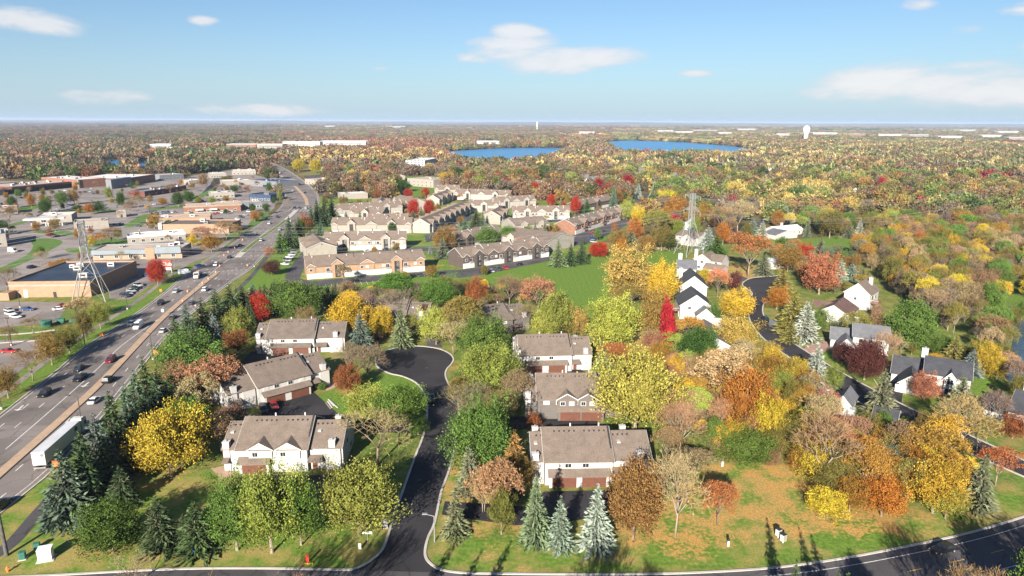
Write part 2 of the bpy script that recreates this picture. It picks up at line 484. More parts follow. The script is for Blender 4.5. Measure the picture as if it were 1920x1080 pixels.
# vectorised projection and polygon test
CI = np.array([[CAM_I[i][j] for j in range(3)] for i in range(3)])
q = (gco.astype(np.float64) - np.array([0, 0, CAM_H])) @ CI.T
zc = np.where(q[:, 2] < -1, -q[:, 2], np.nan)
gpx = 960 + FPX*q[:, 0]/zc; gpy = 540 - FPX*q[:, 1]/zc
def inpoly_np(poly):
    c = np.zeros(len(gpx), bool); n = len(poly); j = n-1
    for i in range(n):
        xi, yi = poly[i]; xj, yj = poly[j]
        if yi != yj:
            c ^= ((yi > gpy) != (yj > gpy)) & (gpx < (xj-xi)*(gpy-yi)/(yj-yi)+xi)
        j = i
    return c
with np.errstate(invalid='ignore'):
    near = (gpy > 455) | np.isnan(gpy)
    gcol[:, 0] = np.where(near, .50, .10)
    gcol[:, 1] = np.where(near, .40, .15)
    gcol[:, 2] = np.where(near, .25, .9)
    for poly, g_, l_ in LAWNS:
        ins = inpoly_np(poly)
        gcol[ins, 0] = g_; gcol[ins, 1] = l_; gcol[ins, 2] = 0
# fallen leaves under particular trees: (x, y, radius in metres, amount)
LITTER = [(325, 890, 7, .7), (1268, 1000, 11, 1), (1190, 1000, 9, .8), (930, 1000, 9, .8), (1600, 960, 14, 1), (1500, 900, 12, 1), (1700, 970, 10, .8), (660, 735, 6, .9), (745, 745, 5, .5),
          (870, 690, 6, .9), (1130, 660, 8, .8), (1345, 550, 6, .7), (1400, 515, 10, 1), (1530, 640, 7, .7), (1350, 990, 9, .9), (1210, 630, 9, .8), (210, 1030, 7, .6), (80, 700, 9, .4), (660, 640, 9, .7), (780, 648, 6, .8)]
for x, y, r, a in LITTER:
    c = G(x, y)
    d = np.hypot(gco[:, 0]-c.x, gco[:, 1]-c.y)
    gcol[:, 1] = np.maximum(gcol[:, 1], a*np.clip(1.4-d/r, 0, 1))
idx = np.arange(nx*ny).reshape(ny, nx)
quads = np.stack([idx[:-1, :-1], idx[:-1, 1:], idx[1:, 1:], idx[1:, :-1]], -1).reshape(-1, 4)
def np_mesh(name, co, quads, m):
    me = bpy.data.meshes.new(name)
    k = quads.shape[1]
    me.vertices.add(len(co)); me.vertices.foreach_set('co', np.ascontiguousarray(co, np.float32).ravel())
    me.loops.add(quads.size); me.loops.foreach_set('vertex_index', np.ascontiguousarray(quads, np.int32).ravel())
    me.polygons.add(len(quads)); me.polygons.foreach_set('loop_start', np.arange(0, quads.size, k, dtype=np.int32))
    me.materials.append(m)
    me.update(calc_edges=True); me.validate()
    return me
def ground_mat():
    m, nt, N, L, b = new_mat('ground_cover')
    b.inputs['Roughness'].default_value = .95; b.inputs['Specular IOR Level'].default_value = .1
    pos = N.new('ShaderNodeNewGeometry').outputs['Position']
    at = N.new('ShaderNodeAttribute'); at.attribute_name = 'cover'
    sp = N.new('ShaderNodeSeparateColor'); L.new(at.outputs['Color'], sp.inputs[0])
    def noise(s, d=4):
        n = N.new('ShaderNodeTexNoise'); n.inputs['Scale'].default_value = s; n.inputs['Detail'].default_value = d
        L.new(pos, n.inputs['Vector']); return n.outputs['Fac']
    def ramp(f, a, b_):
        r = N.new('ShaderNodeMapRange'); r.interpolation_type = 'SMOOTHSTEP'
        if isinstance(a, (int, float)): r.inputs[1].default_value = a
        else: L.new(a, r.inputs[1])
        if isinstance(b_, (int, float)): r.inputs[2].default_value = b_
        else: L.new(b_, r.inputs[2])
        L.new(f, r.inputs[0]); return r.outputs[0]
    def mixc(f, a, b_):
        x = N.new('ShaderNodeMix'); x.data_type = 'RGBA'
        if isinstance(f, (int, float)): x.inputs['Factor'].default_value = f
        else: L.new(f, x.inputs['Factor'])
        for s, v in (('A', a), ('B', b_)):
            if isinstance(v, tuple): x.inputs[s].default_value = v+(1,)
            else: L.new(v, x.inputs[s])
        return x.outputs['Result']
    def mth(op, a, b_):
        n = N.new('ShaderNodeMath'); n.operation = op
        for i, v in enumerate((a, b_)):
            if isinstance(v, (int, float)): n.inputs[i].default_value = v
            else: L.new(v, n.inputs[i])
        return n.outputs[0]
    big, mid, fine, vfine = noise(.05), noise(.22), noise(1.3), noise(3.2, 3)
    grass = mixc(ramp(fine, .35, .65), (.080, .150, .020), (.145, .225, .036))
    dry = mixc(ramp(vfine, .35, .65), (.23, .185, .055), (.34, .275, .095))
    wv = N.new('ShaderNodeTexWave'); wv.inputs['Scale'].default_value = .11; wv.inputs['Distortion'].default_value = 1.2; wv.inputs['Detail'].default_value = 1; L.new(pos, wv.inputs['Vector'])
    grass = mixc(mth('MULTIPLY', ramp(wv.outputs['Fac'], .2, .8), .13), grass, (.165, .245, .045))
    grass = mixc(mth('MULTIPLY', ramp(mid, .5, .72), .5), grass, (.16, .19, .05))
    lawn = mixc(ramp(mth('ADD', mth('MULTIPLY', mid, .6), mth('MULTIPLY', big, .4)), mth('ADD', mth('MULTIPLY', sp.outputs[0], .50), .18), mth('ADD', mth('MULTIPLY', sp.outputs[0], .50), .36)), grass, dry)
    litter = mixc(ramp(vfine, .3, .7), (.33, .165, .045), (.52, .32, .105))
    lt = ramp(mth('ADD', mth('MULTIPLY', fine, .55), mth('MULTIPLY', mid, .45)), mth('SUBTRACT', .70, mth('MULTIPLY', sp.outputs[1], .30)), mth('SUBTRACT', .86, mth('MULTIPLY', sp.outputs[1], .30)))
    c = mixc(lt, lawn, litter)
    floor_ = mixc(ramp(fine, .3, .7), (.075, .055, .034), (.15, .105, .055))
    floor_ = mixc(ramp(mid, .52, .62), floor_, (.09, .12, .03))
    c = mixc(sp.outputs[2], c, floor_)
    L.new(c, b.inputs['Base Color'])
    return m
gme = np_mesh('ground', gco, quads, ground_mat())
ca = gme.color_attributes.new('cover', 'FLOAT_COLOR', 'POINT')
ca.data.foreach_set('color', gcol.ravel())
tag(link(bpy.data.objects.new('ground', gme)), kind='structure')

# low wooded rise that closes the view at the horizon
hv, hf = [], []
hr = random.Random(3); nh = 120
for i in range(nh+1):
    x = -19000+38000*i/nh
    y = 19500-abs(x)*.10
    z = 46+14*math.sin(i*.21)+9*math.sin(i*.63+1)+hr.uniform(-2.5, 2.5)
    hv += [(x, y-2500, -.5), (x, y, max(20, z)), (x, y+1500, -.5)]
for i in range(nh):
    k = 3*i; hf += [(k, k+3, k+4, k+1), (k+1, k+4, k+5, k+2)]
tag(mesh_obj('hills', hv, hf, pm('wooded_rise', (.075, .070, .045), .95, .35, .004, fine=.35)), kind='structure')
def water_mat(name, col, rough, bs):
    m, nt, N, L, b = new_mat(name)
    b.inputs['Base Color'].default_value = col+(1,)
    b.inputs['Roughness'].default_value = rough
    b.inputs['IOR'].default_value = 1.33
    n = N.new('ShaderNodeTexNoise'); n.inputs['Scale'].default_value = bs; n.inputs['Detail'].default_value = 5
    mp = N.new('ShaderNodeMapping'); mp.inputs['Scale'].default_value = (.35, 1, 1)
    L.new(N.new('ShaderNodeNewGeometry').outputs['Position'], mp.inputs[0]); L.new(mp.outputs[0], n.inputs['Vector'])
    bp = N.new('ShaderNodeBump'); bp.inputs['Strength'].default_value = .5; bp.inputs['Distance'].default_value = 1.0
    L.new(n.outputs['Fac'], bp.inputs['Height']); L.new(bp.outputs[0], b.inputs['Normal'])
    return m
lake_m = water_mat('lake_water', (.030, .20, .41), .32, .05)
creek_m = water_mat('creek_water', (.04, .07, .11), .12, .5)
for nm, pix in LAKES:
    ln_ = W(pix, 9, True); lr = random.Random(len(pix))
    for q_ in (ln_ if nm == 'lake' else ()): q_.y += lr.uniform(-1, 1)*q_.y*.006; q_.x += lr.uniform(-1, 1)*q_.y*.006
    sheet(nm, ln_, creek_m if nm == 'creek' else lake_m, .06)

# ---------------------------------------------------------------- highway on the left
HW_W = W([(-95, 850), (0, 778), (100, 700), (160, 650), (240, 598), (300, 555), (345, 517), (387, 487), (425, 464), (478, 426), (522, 393), (532, 372), (530, 352), (512, 325), (492, 310), (455, 302)], 8)
HW_E = W([(-150, 1090), (0, 962), (100, 880), (205, 765), (300, 645), (340, 605), (400, 555), (437, 527), (470, 505), (497, 478), (540, 440), (582, 408), (598, 378), (590, 357), (562, 334), (528, 313), (500, 303), (462, 299)], 8)
def resample(line, n):
    L = [0.0]
    for a, b in zip(line, line[1:]): L.append(L[-1]+(b-a).length)
    out = []; i = 0
    for k in range(n):
        s = L[-1]*k/(n-1)
        while i < len(L)-2 and L[i+1] < s: i += 1
        out.append(line[i].lerp(line[i+1], min(1, (s-L[i])/max(L[i+1]-L[i], 1e-6))))
    return out
HW_W, HW_E = resample(HW_W, 160), resample(HW_E, 160)
hw = ribbon('highway', HW_W, HW_E, asphalt_hw, .030)
MED = W([(-110, 995), (0, 897), (30, 870), (125, 785), (207, 707), (307, 600), (360, 553), (412, 511)], 8)
bar('median_kerb', offs(MED, -1.1), 2.2, .0, .16, median_tan)
bar('median_joint_shadow', offs(MED, .16), .22, .0, .10, trim_dark)  # dark strip painted in for the shadow at the median kerb and joint
MED2 = W([(446, 482), (480, 453), (527, 420), (556, 394)], 8)
bar('median_kerb', MED2, 3.4, .0, .15, concrete)
bar('median_grass', MED2[3:-6], 2.6, .10, .19, pm('median_turf', (.10, .14, .03), .95, .3, .4))
MED3 = W([(576, 384), (573, 372), (562, 358), (542, 340), (522, 327), (500, 315)], 8)
bar('median_kerb', MED3, 3.0, .0, .15, median_tan)
bar('kerb', HW_W, .35, 0, .15, concrete)
bar('kerb', offs(HW_E, .1), .35, 0, .15, concrete)
for d, st, ln in ((3.7, 12, 3), (7.4, 12, 3)):
    dashes('lane_line', offs(HW_W, d)[0:60], st, ln, .22, .042, marking, hw)
    dashes('lane_line', offs(HW_E, -d)[0:60], st, ln, .22, .042, marking, hw)
dashes('lane_line', offs(HW_W, 11.2)[0:45], 6.1, 6.0, .22, .042, marking, hw)
dashes('lane_line', offs(HW_W, .9)[0:120], 6.1, 6.0, .16, .042, marking, hw)
dashes('lane_line', offs(HW_E, -1.2)[0:120], 6.1, 6.0, .16, .042, marking, hw)
# crossing and stop bars at the two junctions
def painted_bar(pa, pb, w, m=marking, z=.046, parent=None):
    a, b = G(*pa), G(*pb); t = (b-a).normalized(); s = Vector((t.y, -t.x, 0))*w/2
    return mesh_obj('painted_line', [(p.x, p.y, z) for p in (a-s, b-s, b+s, a+s)], [(0, 1, 2, 3)], m, parent)
for i in range(13):
    x0 = 356+i*8.6; y0 = 512.5-i*.55
    painted_bar((x0, y0), (x0+4.2, y0-.3), .7, parent=hw)
for i in range(7):
    painted_bar((540+i*7, 396+i*.3), (552+i*7, 386+i*.3), .3, parent=hw)
def turn_arrow(px, py, dpx, dpy):
    c = G(px, py); d = (G(px+dpx, py+dpy)-c).normalized(); s = Vector((d.y, -d.x, 0))
    def P(u, v): w_ = c+d*u+s*v; return (w_.x, w_.y, .047)
    v = [P(-2, -.2), P(.6, -.2), P(.6, -1.1), P(1.5, 0), P(.6, 1.1), P(.6, .2), P(-2, .2)]
    return mesh_obj('turn_arrow', v, [tuple(range(7))], marking, hw)
turn_arrow(160, 722, -12, 9); turn_arrow(37, 766, -10, 9); turn_arrow(336, 580, 10, -8); turn_arrow(405, 522, 10, -8)
# footpath east of the highway
ribbon('footpath', W([(-40, 1050), (8, 1018), (60, 960), (100, 918)], 6), offs(W([(-40, 1050), (8, 1018), (60, 960), (100, 918)], 6), 2.6), asphalt_mid, .025)
ribbon('footpath', W([(438, 545), (470, 515), (520, 455), (575, 415)], 6), offs(W([(438, 545), (470, 515), (520, 455), (575, 415)], 6), 2.2), asphalt_mid, .025)
FPW = offs(HW_W, -5.5)[4:70]
ribbon('footpath', FPW, offs(FPW, -2.0), asphalt_old, .025)

# ---------------------------------------------------------------- cul-de-sac street and the road at the bottom
CL = [(655, 1069), (672, 1064), (697, 1050), (720, 1025), (737, 972), (755, 922), (777, 860), (792, 822), (799, 795), (801, 770), (795, 738), (780, 718), (755, 706), (730, 700), (708, 688), (704, 674), (714, 662), (740, 653), (777, 649), (817, 653), (841, 662), (850, 673), (846, 683), (838, 692), (835, 704), (842, 722), (855, 740), (860, 765), (858, 800), (851, 848), (840, 888), (827, 924), (815, 980), (802, 1010), (797, 1040), (808, 1058), (832, 1070), (870, 1075)]
cl = W(CL, 6)
sheet('street', cl, asphalt, .034)
bar('kerb', cl, .45, 0, .14, concrete)
BR_L = [(-200, 1090), (0, 1083), (100, 1079), (312, 1068), (480, 1066), (655, 1069)]
BR_R = [(870, 1075), (960, 1076.5), (1130, 1077.5), (1285, 1075), (1440, 1066), (1565, 1050), (1690, 1027), (1815, 1000), (1920, 969), (2060, 920), (2300, 845), (2600, 770)]
brl, brr = W(BR_L, 6), W(BR_R, 6)
BN = brl + brr                                   # north edge of the road
road = ribbon('road', BN, offs(BN, 14.0), asphalt_mid, .030)
bar('kerb', brl, .45, 0, .14, concrete); bar('kerb', brr, .45, 0, .14, concrete)
dashes('edge_line', offs(brr, 1.9), 5, 4.99, .14, .042, marking, road)
dashes('centre_line', offs(brr, 5.6), 9, 3, .14, .042, marking_y, road, 2)
dashes('edge_line', offs(brr, 9.4), 5, 4.99, .14, .042, marking, road)
# driveway aprons and private drives
def drive(pix, m=asphalt, z=.028, name='driveway', smooth=False):
    return sheet(name, W(pix, 5, True) if smooth else W(pix, smooth=False), m, z)
drive([(500, 762), (520, 745), (588, 735), (650, 790), (790, 790), (796, 815), (640, 806), (480, 800)])
drive([(470, 660), (500, 655), (560, 660), (560, 676), (480, 684), (440, 690)])
drive([(985, 690), (1080, 682), (1100, 700), (990, 702)])
drive([(1000, 780), (1110, 772), (1125, 800), (990, 806), (862, 800), (860, 785)])
drive([(1020, 922), (1170, 918), (1180, 960), (1020, 985), (960, 985), (828, 965), (834, 940), (990, 950)])
drive([(800, 650), (830, 652), (818, 625), (800, 628)], asphalt_mid)
drive([(450, 880), (560, 892), (640, 890), (740, 935), (732, 965), (560, 930)])
drive([(395, 878), (430, 872), (440, 890), (415, 898)], median_tan, .03, 'patio')
drive([(608, 725), (625, 715), (640, 722), (612, 733)], median_tan, .03, 'path')
for x, y in ((800, 690), (826, 770), (786, 900), (762, 1000)):
    p_ = G(x, y); v_, f_ = tube_geo((0, 0, 0), (0, 0, .006), .42, .42, n=14)
    o_ = mesh_obj('manhole_cover', v_, f_, pm('cast_iron', (.06, .055, .05), .7, .2, 3)); o_.location = (p_.x, p_.y, .036)
    tag(o_, {690: 'round iron manhole cover inside the cul-de-sac loop', 770: 'round iron manhole cover near the dark pickup', 900: 'round iron manhole cover midway down the cul-de-sac street', 1000: 'round iron manhole cover at the mouth of the cul-de-sac street'}[y], 'manhole cover', 'manhole covers in the street')
# ---------------------------------------------------------------- winding street on the right
WR_W = W([(1460, 517), (1440, 518.5), (1412, 521), (1397, 527), (1392, 534), (1399, 541), (1409, 548), (1410, 553), (1403, 560), (1403, 575), (1406, 600), (1420, 622), (1440, 642), (1497, 682), (1560, 722), (1615, 757), (1690, 795), (1800, 842), (1860, 868), (1960, 912)], 6)
WR_E = W([(1470, 524), (1476, 540), (1460, 555), (1436, 566), (1430, 578), (1432, 592), (1441, 607), (1465, 628), (1515, 661), (1575, 697), (1627, 725), (1675, 750), (1710, 767), (1800, 808), (1880, 845), (1960, 882)], 6)
wr = resample(WR_W, 100), resample(WR_E, 100)
sheet('street', WR_W + list(reversed(WR_E)), asphalt, .034)
bar('kerb', WR_W, .45, 0, .14, concrete); bar('kerb', WR_E, .45, 0, .14, concrete)
drive([(1505, 655), (1530, 640), (1555, 638), (1562, 652), (1530, 668)], pm('paver_drive', (.34, .21, .165), .9, .15, .6, fine=.15))
drive([(1452, 668), (1490, 675), (1500, 685), (1470, 682), (1448, 678)], MATS['paver_drive'])
drive([(1660, 742), (1664, 705), (1695, 718), (1690, 758)])
drive([(1365, 512), (1385, 515), (1402, 522), (1396, 528), (1368, 520)], asphalt_mid)
drive([(1372, 548), (1405, 552), (1404, 560), (1370, 556)], asphalt_mid)
drive([(1280, 440), (1380, 428), (1430, 412), (1450, 398), (1462, 400), (1440, 418), (1385, 437), (1300, 447)], asphalt_mid, name='lane')
drive([(1790, 438), (1900, 438), (1920, 444), (1920, 448), (1890, 443), (1790, 442)], asphalt_mid, name='lane')
# ---------------------------------------------------------------- apartment drives and car parks
CARPARK = drive([(530, 526), (545, 500), (568, 470), (576, 440), (592, 430), (592, 446), (582, 470), (574, 492), (562, 522), (580, 527), (800, 509), (870, 505), (960, 492), (1032, 478), (1040, 487), (900, 516), (860, 521), (800, 518), (740, 524), (600, 537), (548, 537)], asphalt_mid, .024, 'car_park')
drive([(630, 474), (800, 463), (848, 466), (850, 472), (800, 471), (640, 484)], asphalt_mid, .026, 'car_park')
drive([(1072, 442), (1180, 407), (1205, 408), (1110, 455), (1072, 462)], asphalt_mid, .024, 'car_park')
drive([(795, 441), (880, 403), (897, 405), (822, 448), (800, 455)], asphalt_mid, .024, 'car_park')
drive([(955, 410), (1070, 410), (1070, 415), (985, 417), (978, 455), (955, 458)], asphalt_mid, .024, 'car_park')
drive([(1185, 366), (1228, 362), (1232, 384), (1205, 384)], asphalt_mid, .024, 'car_park')
drive([(640, 405), (700, 402), (700, 412), (640, 415)], asphalt_mid, .024, 'car_park')
for i in range(12):
    painted_bar((602+i*11, 541-i*.9), (599+i*11, 535-i*.9), .16, z=.034, parent=CARPARK)
ribbon('footpath', W([(1095, 378), (1130, 385), (1170, 384), (1215, 380)], 5), offs(W([(1095, 378), (1130, 385), (1170, 384), (1215, 380)], 5), 5), concrete, .03)
ribbon('footpath', W([(700, 345), (735, 360), (742, 372), (770, 378)], 5), offs(W([(700, 345), (735, 360), (742, 372), (770, 378)], 5), 7), asphalt_mid, .03)
# ---------------------------------------------------------------- commercial car parks left of the highway
drive([(-120, 420), (-120, 560), (40, 540), (60, 512), (130, 500), (200, 505), (205, 560), (246, 562), (330, 500), (345, 498), (400, 478), (470, 424), (515, 390), (505, 335), (440, 318), (300, 338), (-60, 340)], asphalt_old, .020, 'car_park')
drive([(-60, 565), (132, 567), (106, 604), (60, 608), (-60, 622)], asphalt_old, .024, 'car_park')
drive([(-60, 640), (80, 636), (72, 668), (30, 702), (-60, 752)], asphalt_old, .024, 'car_park')
bar('kerb', W([(-60, 648), (20, 642), (80, 638)], 4), .6, 0, .16, concrete)
bar('kerb', W([(-60, 632), (40, 626), (103, 619)], 4), .9, 0, .16, concrete)
turf = pm('island_turf', (.085, .155, .025), .95, .3, .35, fine=.2)
for pix in ([(-20, 510), (12, 497), (50, 478), (62, 462), (58, 452), (75, 447), (108, 449), (117, 455), (100, 466), (60, 486), (30, 500), (0, 512)],
            [(66, 434), (95, 431), (143, 436), (142, 441), (100, 439), (68, 437)], [(168, 455), (200, 447), (240, 450), (235, 458), (172, 463)],
            [(232, 425), (262, 405), (283, 402), (280, 414), (262, 424)], [(280, 392), (345, 385), (345, 389), (290, 394)], [(470, 415), (505, 395), (500, 410), (470, 428)],
            [(362, 372), (395, 355), (400, 358), (372, 374)], [(410, 455), (440, 445), (462, 432), (468, 424), (440, 436), (405, 452)], [(125, 466), (170, 466), (170, 475), (130, 473)], [(30, 392), (60, 384), (80, 386), (60, 394), (34, 397)], [(120, 395), (160, 392), (200, 393), (230, 395), (230, 398), (180, 398), (125, 399)], [(345, 371), (362, 366), (372, 368), (360, 374)], [(180, 474), (225, 470), (228, 473), (182, 477)], [(355, 452), (395, 446), (400, 450), (360, 458)], [(200, 375), (240, 372), (242, 375), (202, 378)], [(440, 385), (470, 378), (472, 381), (442, 389)], [(20, 420), (48, 414), (50, 417), (24, 424)], [(300, 480), (345, 474), (348, 478), (305, 486)]):
    drive(pix, turf, .034, 'lawn', True)
drive([(375, 366), (395, 345), (402, 332), (412, 333), (412, 345), (398, 368)], asphalt, .030, 'lane')
drive([(570, 330), (680, 322), (700, 345), (640, 372), (600, 365), (585, 345)], asphalt_mid, .020, 'car_park')
# ================================================================ buildings
def frame_px(a, b):
    """ground frame from the two base corners of a front wall: origin, angle, width"""
    A, B = G(*a), G(*b)
    d = B-A
    return A, math.atan2(d.y, d.x), d.length
def gable_wall(parent, name, x0, x1, y0, y1, z0, ze, zr, axis, m):
    if axis == 'x':
        ym = (y0+y1)/2
        prof = [(y0, z0), (y1, z0), (y1, ze), (ym, zr), (y0, ze)]
        v = [(x, y, z) for x in (x0, x1) for y, z in prof]
    else:
        xm = (x0+x1)/2
        prof = [(x0, z0), (x1, z0), (x1, ze), (xm, zr), (x0, ze)]
        v = [(x, y, z) for y in (y0, y1) for x, z in prof]
    f = [tuple(range(5)), tuple(range(9, 4, -1))] + [(i, (i+1) % 5, 5+(i+1) % 5, 5+i) for i in range(5)]
    return mesh_obj(name, v, f, m, parent)
def gable_roof(parent, name, x0, x1, y0, y1, ze, zr, axis, m, o=.45, og=.35, t=.16, fascia=trim_w):
    """two pitched slabs with overhang, white verge boards as sub-parts"""
    if axis == 'x': a0, a1, l0, l1 = y0, y1, x0-og, x1+og
    else: a0, a1, l0, l1 = x0, x1, y0-og, y1+og
    am = (a0+a1)/2; sl = (zr-ze)/(am-a0)
    prof = [(a0-o, ze-o*sl+.02), (a0-o, ze-o*sl+t+.02), (am, zr+t+.05), (a1+o, ze-o*sl+t+.02), (a1+o, ze-o*sl+.02), (am, zr+.03)]
    def P(a, l, z): return (l, a, z) if axis == 'x' else (a, l, z)
    v = [P(a, l, z) for l in (l0, l1) for a, z in prof]
    f = [(i, (i+1) % 6, 6+(i+1) % 6, 6+i) for i in range(6)] + [(0, 5, 2, 1), (5, 4, 3, 2), (6, 7, 8, 11), (11, 8, 9, 10)]
    r = mesh_obj(name, v, f, m, parent)
    if fascia is not None:
        for l, dl in ((l0, -.05), (l1, .05)):
            for pa, pb in ((prof[0], prof[5]), (prof[4], prof[5])):
                V = []
                for ll in (l, l+dl):
                    V += [P(pa[0], ll, pa[1]-.08), P(pb[0], ll, pb[1]-.08), P(pb[0], ll, pb[1]+t-.02), P(pa[0], ll, pa[1]+t-.02)]
                mesh_obj('verge_board', V, [(0, 1, 2, 3), (7, 6, 5, 4), (0, 4, 5, 1), (3, 2, 6, 7)], fascia, r)
    return r
def shed_roof(parent, name, x0, x1, y0, y1, z0, z1, m, t=.15):
    v = [(x0, y0, z0), (x1, y0, z0), (x1, y1, z1), (x0, y1, z1)]
    v = v + [(x, y, z-t) for x, y, z in v]
    f = [(0, 1, 2, 3), (7, 6, 5, 4), (0, 4, 5, 1), (1, 5, 6, 2), (2, 6, 7, 3), (3, 7, 4, 0)]
    return mesh_obj(name, v, f, m, parent)
def window(parent, x, y, z, w, h, face='f', pane=glass, frame=trim_w):
    """frame proud of the wall with a pane (and mullion) set on it; face f/b = wall along x, l/r = wall along y"""
    if face in 'fb':
        s = -1 if face == 'f' else 1
        o = box(parent, 'window', x-w/2, x+w/2, y+s*.05-.05, y+s*.05+.05, z, z+h, frame)
        p = bpy.data.objects.new('pane', cube_mesh(pane)); link(p, o)
        p.location = (-.21, s*.15, 0); p.scale = (.38, 1, .82)
        p = bpy.data.objects.new('pane', cube_mesh(pane)); link(p, o)
        p.location = (.21, s*.15, 0); p.scale = (.38, 1, .82)
    else:
        s = -1 if face == 'l' else 1
        o = box(parent, 'window', y+s*.05-.05, y+s*.05+.05, x-w/2, x+w/2, z, z+h, frame)
        p = bpy.data.objects.new('pane', cube_mesh(pane)); link(p, o)
        p.location = (s*.15, 0, 0); p.scale = (1, .80, .82)
    return o
def garage(parent, x, y, w, h, m, z=.02):
    o = box(parent, 'garage_door', x-w/2, x+w/2, y-.06, y+.04, z, z+h, m)
    for k in (-.25, 0, .25):
        g = bpy.data.objects.new('panel_joint', cube_mesh(trim_dark if m is garage_b else siding_beige)); link(g, o)
        g.location = (0, -.02, k); g.scale = (1, 1, .012)
    return o
def chimney(parent, x, y, w, d, z0, z1, m=siding_w):
    o = box(parent, 'chimney', x-w/2, x+w/2, y-d/2, y+d/2, z0, z1, m)
    k = (z1-z0)
    c = bpy.data.objects.new('chimney_cap', cube_mesh(trim_w)); link(c, o); c.location = (0, 0, .5+.05/k); c.scale = (1.12, 1.12, .1/k)
    c = bpy.data.objects.new('flue', cube_mesh(steel)); link(c, o); c.location = (0, 0, .5+.35/k); c.scale = (.2, .2, .5/k)
    return o
def house(name, label, a, b, depth, secs, feats=(), wall=siding_w, roof=roof_tan, cat='house', group=None, z=0):
    """secs: (x0,x1,y0,y1,eave,ridge,axis) in fractions of width for x, metres for y"""
    A, rz, w = frame_px(a, b)
    t = empty(name, (A.x, A.y, z), rz, label, cat, group)
    for s in secs:
        x0, x1, y0, y1, ze, zr, ax = s[:7]
        rf = s[7] if len(s) > 7 else roof
        wm = s[8] if len(s) > 8 else wall
        gable_wall(t, 'wall', x0*w, x1*w, y0, y1, 0, ze, zr-.05, ax, wm)
        gable_roof(t, 'roof', x0*w, x1*w, y0, y1, ze, zr, ax, rf)
    for f in feats:
        k = f[0]
        if k == 'w': window(t, f[1]*w, f[2], f[3], f[4], f[5], *(f[6:]))
        elif k == 'wl': window(t, f[1], f[2]*w, f[3], f[4], f[5], *(f[6:]))
        elif k == 'g': garage(t, f[1]*w, f[2], f[3], 2.2, f[4])
        elif k == 'c': chimney(t, f[1]*w, f[2], f[3], f[4], f[5] if len(f) > 6 else 0, f[-1])
        elif k == 's': shed_roof(t, 'porch_roof', f[1]*w, f[2]*w, f[3], f[4], f[5], f[6], f[7] if len(f) > 7 else roof)
        elif k == 'd': box(t, 'door', f[1]*w-.5, f[1]*w+.5, f[2]-.06, f[2]+.04, .05, 2.15, f[3])
        elif k == 'deck':
            box(t, 'deck', f[1]*w, f[2]*w, f[3], f[4], f[5]-.2, f[5], wood_deck)
            boxes_mesh(t, 'deck_post', [(f[1]*w, f[1]*w+.15, f[3], f[3]+.15, 0, f[5]), (f[2]*w-.15, f[2]*w, f[3], f[3]+.15, 0, f[5])], trim_w)
            boxes_mesh(t, 'railing', [(f[1]*w, f[2]*w, f[3], f[3]+.06, f[5]+.9, f[5]+1.0)] + [(f[1]*w+i*.5, f[1]*w+i*.5+.06, f[3], f[3]+.06, f[5], f[5]+.9) for i in range(int((f[2]-f[1])*w/.5))], trim_w)
        elif k == 'sky': box(t, 'skylight', f[1]*w-.4, f[1]*w+.4, f[2]-.55, f[2]+.55, f[3], f[3]+.25, trim_w)
        elif k == 'box': box(t, f[1], f[2]*w, f[3]*w, f[4], f[5], f[6], f[7], f[8])
        elif k == 'vents':
            for i in range(f[4]): box(t, 'roof_vent', f[1]*w+i*f[5], f[1]*w+i*f[5]+.28, f[2], f[2]+.28, f[3]-.1, f[3]+.28, trim_dark)
    return t

